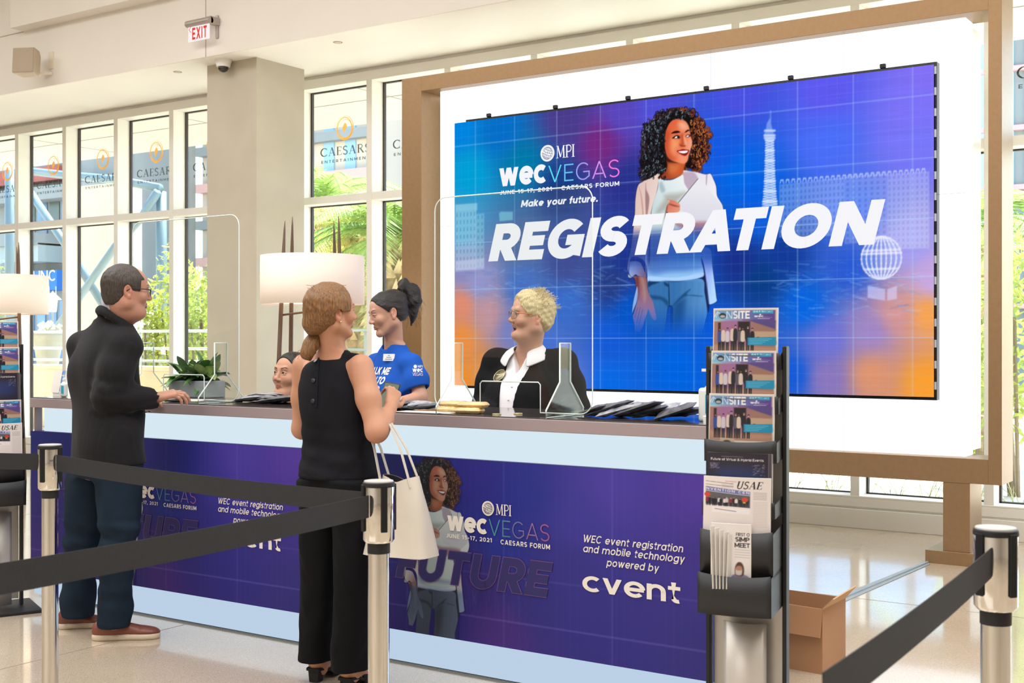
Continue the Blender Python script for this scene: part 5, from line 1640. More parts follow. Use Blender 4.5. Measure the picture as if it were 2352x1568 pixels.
# loudspeaker
c = at(66, 146, Y=YB-.26); SK = .8
t = thing('wall_speaker', 'beige loudspeaker on a bracket on the bulkhead at upper left', 'speaker', tuple(c))
Rs = Matrix.Rotation(math.radians(26), 3, 'Z') @ Matrix.Rotation(math.radians(-7), 3, 'X')
body = MB()
pf = [(-.15, -.17), (-.165, .17), (.06, .19), (.12, .12), (.12, -.1), (.07, -.17)]
o_ = Vector(c)
n = len(pf)
vs = [o_+Rs @ (Vector((sx_*.155*(1 if a_ < 0 else .72), a_*.9, z_))*SK) for sx_ in (-1, 1) for a_, z_ in pf]
body.add(vs, [tuple(range(n)), tuple(range(2*n-1, n-1, -1))]+[(i, n+i, n+(i+1) % n, (i+1) % n) for i in range(n)])
body.build('cabinet', mat('speaker_beige', 'C6B49E', .6), t, bevel=.012)
gr = MB().add([o_+Rs @ (Vector((sx_*.145, -.1395-.0135*(z_+.17)/.34-.003, z_))*SK) for sx_, z_ in ((-1, -.16), (1, -.16), (1, .16), (-1, .16))], [(0, 1, 2, 3)])
gr.build('grille', mat('speaker_grille', 'B5A48F', .8, bump=(400, .5)), t)
MB().bar(o_+Rs @ Vector((0, .08, -.08)), Vector((c.x+.06, YB-.02, c.z-.07)), .03).box(c.x+.02, c.x+.10, YB-.035, YB-.02, c.z-.02, c.z+.16).build('bracket', mat('bracket_white', 'E9DDCB', .5), t)
# security dome
c = at(513, 137, Z=ZS)
t = thing('security_camera', 'white dome security camera under the soffit before the pillar', 'camera', (c.x, c.y, ZS))
MB().lathe([(.084, 0), (.084, -.012), (.072, -.04), (.066, -.07), (.058, -.074), (0, -.074)], (c.x, c.y, ZS), 30).build('housing', M_white, t, smooth='auto')
MB().lathe([(.052, -.074), (.049, -.092), (.036, -.112), (.016, -.122), (0, -.124)], (c.x, c.y, ZS), 26).build('dome', mat('smoked_dome', '1B191A', .08, spec=.8), t, smooth=True)
for px, py, lb in ((408, 165, 'small round cap in the soffit left of the pillar'), (776, 97, 'small round cap in the soffit right of the pillar')):
    c = at(px, py, Z=ZS)
    t = thing('ceiling_cap', lb, 'sprinkler cap', (c.x, c.y, ZS), group='round caps in the soffit')
    MB().lathe([(0, -.004), (.030, -.004), (.034, 0)], (c.x, c.y, ZS), 24).build('cap', mat('cap_cream', 'D9C9B4', .5), t, smooth='auto')
    MB().lathe([(.034, 0), (.042, -.003), (.044, 0)], (c.x, c.y, ZS), 24).build('ring', mat('cap_ring', '9C8C7A', .5), t, smooth='auto')

# ---------------------------------------------------------------- cardboard box and the taped strip on the floor
M_card = mat('cardboard', 'B5845B', .8, noise=(3, .06))
M_cardl = mat('cardboard_lit', 'D2A57A', .8, noise=(3, .06))  # paler copy of the cardboard: light on the raised flap put into its colour
HB = .285
F_ = at(1889, 1549, Z=0); Bk = at(1927, 1525, Z=0)
Ft = at(1891, 1409, Z=HB); Lt = at(1797, 1395, Z=HB)
u = (Lt-Ft); u.z = 0; u.normalize(); u = u*.42
F0 = Vector((F_.x, F_.y, 0))
v = Vector((Bk.x-F_.x, Bk.y-F_.y, 0)); v = v.normalized()*.3
t = thing('cardboard_box', 'open brown cardboard box on the floor behind the magazine rack', 'box', tuple(F0+u*.5+v*.5))
wl = MB(); th = .006
def wallq(p, q, h0=0, h1=HB):
    d = (q-p).normalized(); nrm = Vector((-d.y, d.x, 0))*th
    wl.add([p+Vector((0,0,h0)), q+Vector((0,0,h0)), q+nrm+Vector((0,0,h0)), p+nrm+Vector((0,0,h0)), p+Vector((0,0,h1)), q+Vector((0,0,h1)), q+nrm+Vector((0,0,h1)), p+nrm+Vector((0,0,h1))], [(0,3,2,1),(4,5,6,7),(0,1,5,4),(1,2,6,5),(2,3,7,6),(3,0,4,7)])
wallq(F0+u, F0); wallq(F0, F0+v); wallq(F0+v, F0+v+u); wallq(F0+v+u, F0+u)
wl.add([F0, F0+u, F0+u+v, F0+v], [(0, 1, 2, 3)])
wl.build('carton', M_card, t)
nf = v.normalized()
MB().add([F0+Vector((0, 0, HB)), F0+v+Vector((0, 0, HB)), F0+v-u.normalized()*.05+Vector((0, 0, HB+.06)), F0-u.normalized()*.05+Vector((0, 0, HB+.05))], [(0, 1, 2, 3)]).build('flap', M_cardl, t, solid=.005)
MB().add([F0+Vector((0, 0, HB)), F0+u+Vector((0, 0, HB)), F0+u-nf*.03-Vector((0, 0, -HB+.12)), F0-nf*.03-Vector((0, 0, -HB+.12))], [(0, 1, 2, 3)]).build('flap', M_card, t, solid=.005)
a, b, c, d = at(2127, 1289, Z=.0), at(1884, 1386, Z=.0), at(1922, 1390, Z=.0), at(2136, 1296, Z=.0)
st = MB()
for (f0, f1, zz) in ((0, .35, .004), (.35, .65, .012), (.65, 1, .004)):
    q = [a+(d-a)*f0, b+(c-b)*f0, b+(c-b)*f1, a+(d-a)*f1]
    st.add([Vector((p_.x, p_.y, .0008)) for p_ in q]+[Vector((p_.x, p_.y, zz)) for p_ in q], [(3, 2, 1, 0), (4, 5, 6, 7), (0, 1, 5, 4), (1, 2, 6, 5), (2, 3, 7, 6), (3, 0, 4, 7)])
tag(st.build('cable_cover', mat('grey_tape', '9AA3A8', .45)), 'grey taped cable strip on the floor from the sign foot to the box', 'cable cover')

# ---------------------------------------------------------------- magazine racks
def text_on(P, s, x, z, h, w, col, track=.12, shear=0, width=None, serif_=False):
    tw_, pp = (serif(s, w, shear, track) if serif_ else text(s, w, shear, track))
    sx_ = (width/tw_) if width else h
    for q in pp: P.poly([(x+a_*sx_, z+b_*h) for a_, b_ in q], col, .0008, 1, curve=False)
def people_row(P, x0, x1, zb, zt, n, seed, cols):
    rnd = random.Random(seed)
    for k in range(n):
        x = x0+(x1-x0)*(k+.5)/n+rnd.uniform(-.003, .003); h = (zt-zb)*rnd.uniform(.86, 1.0); w = (x1-x0)/n*.86
        c = rnd.choice(cols); l = rnd.choice(['1C1B22', '23222B', '2B2A38', '17161B'])
        P.poly([(x-w*.4, zb), (x-w*.1, zb), (x, zb+h*.3), (x+w*.1, zb), (x+w*.4, zb), (x+w*.5, zb+h*.5), (x-w*.5, zb+h*.5)], l, .0015, 1, curve=False)
        P.poly([(x-w*.5, zb+h*.42), (x+w*.5, zb+h*.42), (x+w*.62, zb+h*.62), (x+w*.5, zb+h*.82), (x, zb+h*.87), (x-w*.5, zb+h*.82), (x-w*.62, zb+h*.62)], c, .002)
        P.poly([(x+w*.24*math.cos(a_), zb+h*.93+w*.33*math.sin(a_)) for a_ in np.linspace(0, 6.28, 9)[:-1]], rnd.choice(['C08A70', 'A06B50', 'D09A80', '8A5A44']), .0015)
        P.poly([(x-w*.27, zb+h*.94), (x-w*.2, zb+h*1.0), (x+w*.2, zb+h*1.0), (x+w*.27, zb+h*.94), (x, zb+h*.975)], rnd.choice(['2A1C18', '4A3428', '8C7A66', '1A1414']), .0015)
MW_, MH_ = .214, .28
def cover_onsite():
    P = Pic(0, MW_, 0, MH_, .00145, hexc('DDC7BC'))
    P.poly([(.006, .222), (.206, .205), (.206, .268), (.006, .27)], '6F9CC9', .004, 1, curve=False, grad=((.05, .24), (.19, .24), '5E4590'))
    P.poly([(.0, .215), (.1, .21), (.12, .222), (.0, .236)], '7EC0DE', .012, .8)
    P.poly([(.1, .195), (.208, .165), (.208, .215), (.1, .222)], '5A4A88', .004, 1, curve=False)
    P.poly([(.002, .04), (.208, .04), (.208, .17), (.12, .215), (.002, .212)], '9C7468', .004, 1, curve=False)
    P.poly([(.03, .1), (.12, .1), (.12, .208), (.03, .208)], 'A06AA0', .02, .9)
    P.poly([(.085, .12), (.125, .12), (.125, .21), (.085, .21)], '241C22', .004, 1, curve=False)
    P.poly([(.017, .13), (.026, .13), (.026, .205), (.017, .205)], '2A1E1C', .003, 1, curve=False)
    P.poly([(.128, .11), (.208, .105), (.208, .158), (.128, .16)], 'BCA088', .004, 1, curve=False)
    P.poly([(.13, .098), (.15, .13), (.17, .115), (.19, .128), (.208, .118), (.208, .09), (.13, .09)], '3A3028', .004)
    P.poly([(.002, .04), (.208, .04), (.208, .075), (.002, .09)], 'B98E78', .01, 1, curve=False)
    people_row(P, .018, .138, .055, .195, 9, 4, ['1E1D26', 'C9C4CE', '23222B', '1A1A22', 'D8C3B4', '20202A', '2F4C9A', '5A5560'])
    P.poly([(.118, .088), (.21, .086), (.21, .13), (.118, .127)], '1F8FB8', .002, 1, curve=False)
    for k in range(4): P.line((.124, .12-k*.008), (.195-k*.01, .12-k*.008), .0018, 'BFE2EE', .7)
    P.poly([(0, 0), (MW_, 0), (MW_, .042), (.07, .044), (.035, .04), (0, .045)], 'E4D8D0', .001, 1, curve=False)
    P.poly([(.04, .005), (.088, .002), (.088, .052), (.04, .056)], 'C9B49E', .001, 1, curve=False)
    P.poly([(.05, .01), (.08, .008), (.078, .03), (.07, .043), (.056, .043), (.048, .03)], '5A4034', .004)
    for k in range(3): P.line((.095, .03-k*.008), (.18, .028-k*.008), .0014, '8A7E86', .7)
    text_on(P, 'N', .046, .226, .038, .08, 'E9EEF4', width=.019)
    text_on(P, 'SITE', .068, .225, .040, .2, 'F2F0EE', .06, width=.056)
    P.path([(.004, .236), (.014, .262), (.03, .244)], .0025, 'E8ECEE'); P.path([(.01, .233), (.016, .255)], .002, 'E8ECEE')
    P.poly([(.032+.012*math.cos(a_), .241+.015*math.sin(a_)) for a_ in np.linspace(0, 6.28, 12)[:-1]], '2B3038', .0015)
    P.poly([(.032+.009*math.cos(a_), .237+.007*math.sin(a_)) for a_ in np.linspace(0, 6.28, 12)[:-1]], 'A9B0B2', .002)
    P.poly([(.132, .252), (.2, .25), (.2, .268), (.132, .268)], '2E9CC4', .001, 1, curve=False)
    text_on(P, 'DAY 1', .136, .257, .008, .22, 'E6F4F8'); text_on(P, 'TUESDAY, JUNE 15', .160, .258, .005, .16, 'BCE0EC', width=.036)
    text_on(P, 'wec', .138, .232, .012, .2, 'F4EFF2', .05); P.line((.165, .232), (.195, .231), .0012, 'C7BCD8'); P.line((.15, .225), (.188, .224), .002, 'E6E0EC')
    P.poly([(.158+.003*math.cos(a_), .245+.004*math.sin(a_)) for a_ in np.linspace(0, 6.28, 8)[:-1]], 'EDEAF2', .0012)
    P.line((.001, .0), (.001, MH_), .003, 'EDE6E0'); P.line((MW_-.002, 0), (MW_-.002, MH_), .004, 'E8E2DE'); P.line((0, MH_-.004), (MW_, MH_-.004), .009, 'E6DFDA')
    P.rgb *= .95
    return P
def cover_dark():
    P = Pic(0, MW_, 0, MH_, .0018, hexc('2B2530'))
    P.poly([(.04, .1), (.17, .1), (.17, .2), (.04, .2)], '2A3566', .04, .9)
    text_on(P, 'Future of Virtual & Hybrid Events', .014, .242, .012, .16, 'EDE4E0', .1, width=.172)
    P.line((.05, .262), (.12, .262), .0016, '8A7C86')
    rnd = random.Random(2)
    for k in range(160):
        x, z = rnd.choice([(rnd.uniform(.01, .04), rnd.uniform(.2, .23)), (rnd.uniform(.15, .19), rnd.uniform(.17, .23))])
        P.line((x, z), (x+.004, z), .0012, 'A8A4C0', .6)
    P.line((.203, 0), (.203, MH_), .004, '6A6468'); P.line((MW_-.002, 0), (MW_-.002, MH_), .005, '8A8484')
    return P
NW_, NH_ = .218, .3
def cover_news():
    P = Pic(0, NW_, 0, NH_, .0016, hexc('E3D8D4'))
    P.line((.008, .277), (.1, .27), .0016, '3A3438'); P.line((.008, .262), (.1, .256), .0016, '3A3438')
    text_on(P, 'USAE', .108, .248, .034, .17, '1E1A1E', .04, .25, width=.082, serif_=True)
    P.line((.075, .281), (.11, .279), .002, 'C86A6A')
    for k in range(5): P.line((.06+.004*(k % 2), .268-k*.004), (.1, .267-k*.004), .0012, 'A79E9E', .8)
    P.poly([(.008, .233), (.155, .218), (.155, .236), (.008, .253)], '6F74A8', .001, 1, curve=False)
    tw_, pp = text('NVENTION CEN', .17, 0, .35)
    for q in pp: P.poly([(.01+a_*.142/tw_, .2375-.0135*(a_/tw_)+b_*.011) for a_, b_ in q], 'E9E6EE', .0008, 1, curve=False)
    P.poly([(.008, .17), (.155, .16), (.155, .216), (.008, .231)], '5F5C60', .001, 1, curve=False)
    people_row(P, .01, .153, .164, .208, 15, 8, ['C7B43A', 'D8D0D0', '8A2A30', '20222C', '1C1D26', 'A83A3A', '2A2C3A', 'C9BEC4'])
    for (x, z) in ((.014, .215), (.138, .198)): P.poly([(x+.011*math.cos(a_), z+.011*math.sin(a_)) for a_ in np.linspace(0, 6.28, 9)[:-1]], 'C8483A', .0012)
    for k in range(5): P.line((.166, .232-k*.0075), (.205, .231-k*.0075), .003, '8A8286', .55)
    for k in range(22): P.line((.165, .19-k*.0055), (.208, .189-k*.0055), .0014, 'A59C9C', .6)
    P.poly([(.03, .135), (.155, .13), (.155, .155), (.03, .158)], 'EAE2E4', .004, 1, curve=False)
    P.line((.04, .15), (.11, .142), .0022, '4A4448')
    return P
BW_, BH_ = .13, .21
def cover_bro():
    P = Pic(0, BW_, 0, BH_, .0014, hexc('E6DEDB'))
    text_on(P, 'FIRST O', .082, .172, .0105, .16, '3A3438', .08, width=.043)
    text_on(P, 'SIMP', .080, .154, .0145, .2, '2C262A', .06, width=.045); text_on(P, 'MEET', .078, .135, .0145, .2, '2C262A', .06, width=.048)
    for k in range(4): P.line((.079, .128-k*.008), (.125, .127-k*.008), .0018, 'A8A0A0', .7)
    P.poly([(.062, 0), (BW_, 0), (BW_, .03), (.115, .046), (.085, .05), (.066, .036)], '8E86A0', .003)
    P.poly([(.082, .045), (.105, .045), (.108, .07), (.1, .086), (.088, .086), (.08, .07)], '5A3A30', .003)
    P.poly([(.083, .047), (.1, .047), (.102, .066), (.092, .074), (.082, .066)], 'D8C8C4', .003)
    P.poly([(.084, .062), (.101, .062), (.1, .074), (.086, .074)], 'B5846C', .003)
    P.poly([(.006, .03), (.016, .03), (.018, .1), (.008, .1)], '3A3440', .003, .8)
    return P
M_cover = colmat('cover_print', 0, .35, .4)
COV = {'onsite': cover_onsite(), 'dark': cover_dark(), 'news': cover_news(), 'bro': cover_bro()}
COVM = {}
def reading(name, label, cat, kind, w, h, root, loc, rz, tilt, bow, thick, group):
    """a bowed sheaf of pages standing in a pocket; local x across, z up; placed in world by rack frame"""
    t = thing(name, label, cat, loc, rz, group)
    P = COV[kind]
    def fn(U, V):
        x = U-w/2; f = V/P.v[-1]
        return x, -bow*(1-(2*U/w-1)**2)+tilt*f-thick/2-.0006, f*h
    if kind not in COVM:
        o = P.mesh('cover', M_cover, fn, t, local=True); COVM[kind] = o.data
    else:
        o = bpy.data.objects.new('cover', COVM[kind]); COL.objects.link(o); o.parent = t
    m = MB(); n = 12
    vs = []; fs = []
    for i in range(n+1):
        x = -w/2+w*i/n; yb = -bow*(1-(2*i/n-1)**2)
        for (dy, z) in ((-thick/2, 0), (thick/2, 0), (thick/2, h), (-thick/2, h)):
            vs.append((x, yb+dy+tilt*z/h, z))
        if i:
            a = (i-1)*4
            for k in range(4): fs.append((a+k, a+(k+1) % 4, a+4+(k+1) % 4, a+4+k))
    fs += [(3, 2, 1, 0), (n*4, n*4+1, n*4+2, n*4+3)]
    m.add(vs, fs)
    m.build('pages', M_paper, t, local=True)
    return t
def rack(label, loc, rz, tiers, where):
    t = thing('magazine_rack', label, 'rack', loc, rz)
    for s in (-1, 1):
        MB().box(s*.127-.007, s*.127+.007, -.022, .026, 0.02, 1.435).build('post', M_black, t, local=True, bevel=.003)
    MB().box(-.2, .2, -.2, .16, 0, .018).build('base', M_black, t, local=True, bevel=.004)
    MB().box(-.115, .115, .018, .026, .05, 1.40).build('back_panel', mat('rack_silver', 'C9C4BE', .35, .5), t, local=True)
    MB().sheet(lambda u, v: (-.07+.14*u, -.03-.03*math.sin(math.pi*u), .03+.5*v), 10, 1).build('front_panel', mat('rack_silver_front', 'DAD2CA', .4, .3), t, local=True, smooth=True, solid=.004)
    MB().tube([(.0, -.066, .24), (.0, -.082, .25), (.0, -.082, .31), (.0, -.066, .32)], .009, 8).build('pull', mat('rack_silver_front', 'DAD2CA', .4, .3), t, local=True, smooth=True)
    c, s_ = math.cos(rz), math.sin(rz)
    for k, (kind, z, lo, hi) in enumerate(tiers):
        yo = -.03-.027*k
        w = .1175
        yf = lambda u: yo-.012-.014*(1-(2*u-1)**2)
        pk = MB().sheet(lambda u, v: (-w+2*w*u, yf(u)-.004*v, lo+(hi-lo)*v+.008*(2*u-1)**2*v), 14, 2)
        pk.build('pocket', mat('rack_pocket', '232326', .5), t, local=True, smooth=True, solid=.0025)
        MB().box(-w, w, yo-.008, .02, z-.012, z-.008).build('pocket_floor', mat('rack_pocket', '232326', .5), t, local=True)
        for s in (-1, 1):
            MB().add([(s*w, yo-.012, lo), (s*w, .02, lo+.01), (s*w, .02, hi+.02), (s*w, yo-.014, hi)], [(0, 1, 2, 3)]).build('pocket_side', mat('rack_pocket', '232326', .5), t, local=True, solid=.0025)
        if kind is None: continue
        def place(dx, dy, dz): return (loc[0]+c*dx-s_*dy, loc[1]+s_*dx+c*dy, dz)
        if kind == 'onsite':
            reading('magazine', ORD[k]+' tier magazine with a group photo, '+where, 'magazine', 'onsite', MW_, .178, t, place(0, yo, z), rz, .012, .010, .008, 'event magazines in the racks')
        elif kind == 'dark':
            reading('magazine', 'dark magazine with a pale title, '+where, 'magazine', 'dark', MW_, .18, t, place(0, yo, z), rz, .012, .010, .008, 'dark magazines in the racks')
        elif kind == 'news':
            reading('newspaper', 'newspaper with a wide group photo, '+where, 'newspaper', 'news', NW_, .205, t, place(-.002, yo, z), rz, .012, .012, .007, 'newspapers in the racks')
        elif kind == 'bro':
            reading('brochure', 'white brochure with a bold title in the lowest pocket, right rack', 'brochure', 'bro', BW_, .205, t, place(-.012, yo-.005, z), rz, .006, .004, .006, 'white brochures')
            for q in range(5):
                o = MB().box(-.022, .0, -.001, .001, 0, .2-.007*q).build('brochure', M_paper, None)
                o.location = place(-.055+q*.011, yo-.013, z); o.rotation_euler = (0, .03*(q-2), rz+1.15)
                tag(o, 'white brochure fanned edge-on in the lowest pocket', 'brochure', 'fanned white brochures')
    return t
ORD = ['topmost', 'second', 'third', 'fourth', 'fifth', 'sixth']
pr = at(1716, 900, D=4.1)
tiers_r = [('onsite', 1.382, 1.355, 1.405), ('onsite', 1.242, 1.215, 1.265), ('onsite', 1.102, 1.06, 1.125), ('dark', .91, .885, .93), ('news', .81, .70, .84), ('bro', .665, .58, .705)]
rack('black magazine rack with six pockets standing before the right end of the counter', (pr.x, pr.y, 0), math.radians(10), tiers_r, 'rack at the right end of the counter')
plf = at(-8, 900, D=6.7)
tiers_l = [('onsite', 1.382, 1.355, 1.405), ('onsite', 1.242, 1.215, 1.265), ('dark', 1.102, 1.06, 1.125), ('onsite', .96, .93, .985), ('news', .81, .70, .84), (None, .665, .58, .705)]
rack('black magazine rack cut by the left edge beside the counter', (plf.x, plf.y, 0), math.radians(66), tiers_l, 'rack at the left edge')

# ---------------------------------------------------------------- people: smooth volumes turned into one surface each
def npv(v): return np.array(v, np.float32)
class Vol:
    def __init__(s, lo, hi, h, zones=()):
        s.ax = []
        for a in range(3):
            zs = sorted([(z[0][a], z[1][a], z[2]) for z in zones])
            p = lo[a]; out = [p]
            while p < hi[a]:
                st = h
                for (z0, z1, zh) in zs:
                    if z0-h*.2 <= p < z1: st = min(st, zh)
                    elif p < z0 < p+st: st = max(z0-p, 1e-3)
                p += st; out.append(p)
            s.ax.append(np.array(out, np.float32))
        s.F = np.full([len(a) for a in s.ax], .06, np.float32)
    def win(s, lo, hi):
        sl = []
        for a in range(3):
            i, j = np.searchsorted(s.ax[a], [lo[a], hi[a]])
            sl.append(slice(max(i-1, 0), min(j+1, len(s.ax[a]))))
        return tuple(sl)
    def grid(s, sl):
        return s.ax[0][sl[0]][:, None, None], s.ax[1][sl[1]][None, :, None], s.ax[2][sl[2]][None, None, :]
    def op(s, lo, hi, fn, k, sub=False):
        m = max(k*1.1, .03)
        sl = s.win([v-m for v in lo], [v+m for v in hi])
        if any(q.stop-q.start < 2 for q in sl): return
        X, Y, Z = s.grid(sl)
        d = fn(X, Y, Z).astype(np.float32)
        a = s.F[sl]
        if sub:
            d = -d
            hh = np.clip(.5-.5*(a-d)/k, 0, 1) if k > 0 else None
            s.F[sl] = np.maximum(a, d) if k <= 0 else a*(1-hh)+d*hh+k*hh*(1-hh)
        else:
            if k <= 0: s.F[sl] = np.minimum(a, d)
            else:
                hh = np.clip(.5+.5*(a-d)/k, 0, 1)
                s.F[sl] = a*(1-hh)+d*hh-k*hh*(1-hh)
    def cone(s, a, b, ra, rb, k=.02, sub=False):
        a, b = npv(a), npv(b); e = b-a; l = float(e@e)+1e-9; r = max(ra, rb)
        def fn(X, Y, Z):
            t = np.clip(((X-a[0])*e[0]+(Y-a[1])*e[1]+(Z-a[2])*e[2])/l, 0, 1)
            return np.sqrt((X-a[0]-t*e[0])**2+(Y-a[1]-t*e[1])**2+(Z-a[2]-t*e[2])**2)-(ra+(rb-ra)*t)
        s.op(np.minimum(a, b)-r, np.maximum(a, b)+r, fn, k, sub)
    def chain(s, pts, rads, k=.02, sub=False):
        for i in range(len(pts)-1): s.cone(pts[i], pts[i+1], rads[i], rads[i+1], k, sub)
    def ell(s, c, r, k=.02, R=None, sub=False):
        c = npv(c); r = npv(r); M = np.array(R, np.float32).T if R is not None else np.eye(3, dtype=np.float32)
        m = float(r.max())
        def fn(X, Y, Z):
            x, y, z = X-c[0], Y-c[1], Z-c[2]
            p = [M[i, 0]*x+M[i, 1]*y+M[i, 2]*z for i in range(3)]
            k0 = np.sqrt((p[0]/r[0])**2+(p[1]/r[1])**2+(p[2]/r[2])**2)
            k1 = np.sqrt((p[0]/r[0]**2)**2+(p[1]/r[1]**2)**2+(p[2]/r[2]**2)**2)+1e-6
            return k0*(k0-1)/k1
        s.op(c-m, c+m, fn, k, sub)
    def box(s, c, r, k=.01, R=None, rd=.005, sub=False):
        c = npv(c); r = npv(r); M = np.array(R, np.float32).T if R is not None else np.eye(3, dtype=np.float32)
        m = float(np.linalg.norm(r))
        def fn(X, Y, Z):
            x, y, z = X-c[0], Y-c[1], Z-c[2]
            q = [np.abs(M[i, 0]*x+M[i, 1]*y+M[i, 2]*z)-(r[i]-rd) for i in range(3)]
            o = np.sqrt(np.maximum(q[0], 0)**2+np.maximum(q[1], 0)**2+np.maximum(q[2], 0)**2)
            return o+np.minimum(np.maximum(np.maximum(q[0], q[1]), q[2]), 0)-rd
        s.op(c-m, c+m, fn, k, sub)
    def loft(s, prof, k=.02, ex=2.3, sub=False, yaw=0.0):
        """stack of ellipses: (z, cx, cy, half width, half depth), superellipse exponent ex, each turned by its own yaw"""
        P = np.array([(list(p)+[0])[:6] for p in prof], np.float32)
        zs = P[:, 0]; o = np.argsort(zs); P = P[o]; zs = zs[o]
        lo = (float((P[:, 1]-P[:, 3]-P[:, 4]*.4).min()), float((P[:, 2]-P[:, 4]-P[:, 3]*.6).min()), float(zs[0])); hi = (float((P[:, 1]+P[:, 3]+P[:, 4]*.4).max()), float((P[:, 2]+P[:, 4]+P[:, 3]*.6).max()), float(zs[-1]))
        def cub(z, col):
            v = P[:, col]; i = np.clip(np.searchsorted(zs, z)-1, 0, len(zs)-2)
            z0, z1 = zs[i], zs[i+1]; t = np.clip((z-z0)/(z1-z0), 0, 1)
            m = np.gradient(v, zs)
            h = z1-z0
            return (2*t**3-3*t**2+1)*v[i]+(t**3-2*t**2+t)*h*m[i]+(-2*t**3+3*t**2)*v[i+1]+(t**3-t**2)*h*m[i+1]
        def fn(X, Y, Z):
            z = Z.reshape(-1)
            cx, cy, w, d, yw = (cub(z, c)[None, None, :] for c in (1, 2, 3, 4, 5))
            c_, s_ = np.cos(yw), np.sin(yw)
            x, y = X-cx, Y-cy
            u, v = np.abs(x*c_+y*s_)/w, np.abs(-x*s_+y*c_)/d
            r = (u**ex+v**ex)**(1/ex)
            dd = (r-1)*np.minimum(w, d)
            zc = np.maximum(zs[0]-Z, Z-zs[-1])
            return np.maximum(dd, zc)
        s.op(lo, hi, fn, k, sub)
    def ripple(s, lo, hi, amp, freq, seed=0):
        """cloth folds: displace the surface inside a box by a sum of slanted waves"""
        rnd = np.random.RandomState(seed)
        sl = s.win(lo, hi); X, Y, Z = s.grid(sl)
        n = 0
        for q in range(5):
            d = rnd.randn(3)*np.array(freq); ph = rnd.rand()*6
            n = n+np.sin(d[0]*X+d[1]*Y+d[2]*Z+ph+1.3*np.sin(d[1]*X*.6-d[0]*Z*.6+ph*2))/(1+q*.4)
        fx = 1
        for A_, a, b in ((X, lo[0], hi[0]), (Y, lo[1], hi[1]), (Z, lo[2], hi[2])):
            e = (b-a)*.15
            fx = fx*np.clip((A_-a)/e, 0, 1)*np.clip((b-A_)/e, 0, 1)
        s.F[sl] += (amp*n*fx*.45).astype(np.float32)
    def cut(s, fn, k=0):
        """remove where fn(X,Y,Z) > 0"""
        X, Y, Z = s.grid((slice(None),)*3)
        s.F = np.maximum(s.F, fn(X, Y, Z).astype(np.float32))
    def mesh(s):
        F = s.F; I = F < 0
        nx, ny, nz = F.shape
        cnt = np.zeros((nx-1, ny-1, nz-1), np.uint8)
        for a in (0, 1):
            for b in (0, 1):
                for c in (0, 1): cnt += I[a:nx-1+a, b:ny-1+b, c:nz-1+c]
        act = (cnt > 0) & (cnt < 8)
        ii, jj, kk = np.nonzero(act)
        cid = np.full(act.shape, -1, np.int32); cid[ii, jj, kk] = np.arange(len(ii))
        acc = np.zeros((len(ii), 3)); num = np.zeros(len(ii))
        cr = [(0,0,0),(1,0,0),(0,1,0),(1,1,0),(0,0,1),(1,0,1),(0,1,1),(1,1,1)]
        V = [F[ii+a, jj+b, kk+c] for a, b, c in cr]
        PX = [s.ax[0][ii], s.ax[0][ii+1]]; PY = [s.ax[1][jj], s.ax[1][jj+1]]; PZ = [s.ax[2][kk], s.ax[2][kk+1]]
        for p, q in ((0,1),(2,3),(4,5),(6,7),(0,2),(1,3),(4,6),(5,7),(0,4),(1,5),(2,6),(3,7)):
            m = (V[p] < 0) != (V[q] < 0)
            t = np.where(m, V[p]/np.where(m, V[p]-V[q], 1), 0)
            A_, B_ = cr[p], cr[q]
            for a, PP in enumerate((PX, PY, PZ)):
                acc[:, a] += np.where(m, PP[A_[a]]*(1-t)+PP[B_[a]]*t, 0)
            num += m
        co = acc/num[:, None]
        qs = []
        # an edge along an axis that changes sign joins the four cells round it
        for ax in range(3):
            sl0 = [slice(None)]*3; sl1 = [slice(None)]*3
            sl0[ax] = slice(0, -1); sl1[ax] = slice(1, None)
            o1, o2 = (ax+1) % 3, (ax+2) % 3
            for q in (sl0, sl1): q[o1] = slice(1, -1); q[o2] = slice(1, -1)
            a, b = I[tuple(sl0)], I[tuple(sl1)]
            for val, flip in ((True, False), (False, True)):
                e = (a == val) & (b != val)
                idx = np.array(np.nonzero(e))
                idx[o1] += 1; idx[o2] += 1
                def cell(d1, d2):
                    q = idx.copy(); q[o1] -= d1; q[o2] -= d2
                    return cid[q[0], q[1], q[2]]
                quad = np.stack([cell(1, 1), cell(0, 1), cell(0, 0), cell(1, 0)], 1)
                if flip: quad = quad[:, ::-1]
                qs.append(quad)
        q = np.concatenate(qs)
        q = q[(q >= 0).all(1)]
        return co, q
    def build(s, name, m, parent, colfn=None, sm=1):
        co, q = s.mesh()
        for _ in range(sm):      # a light smoothing pass
            acc = np.zeros_like(co); n = np.zeros(len(co))
            for a, b in ((0, 1), (1, 2), (2, 3), (3, 0)):
                np.add.at(acc, q[:, a], co[q[:, b]]); np.add.at(acc, q[:, b], co[q[:, a]])
                np.add.at(n, q[:, a], 1); np.add.at(n, q[:, b], 1)
            co = co*.5+.5*acc/np.maximum(n, 1)[:, None]
        return raw_mesh(name, co, q, m, parent, colfn(co) if colfn else None, True)

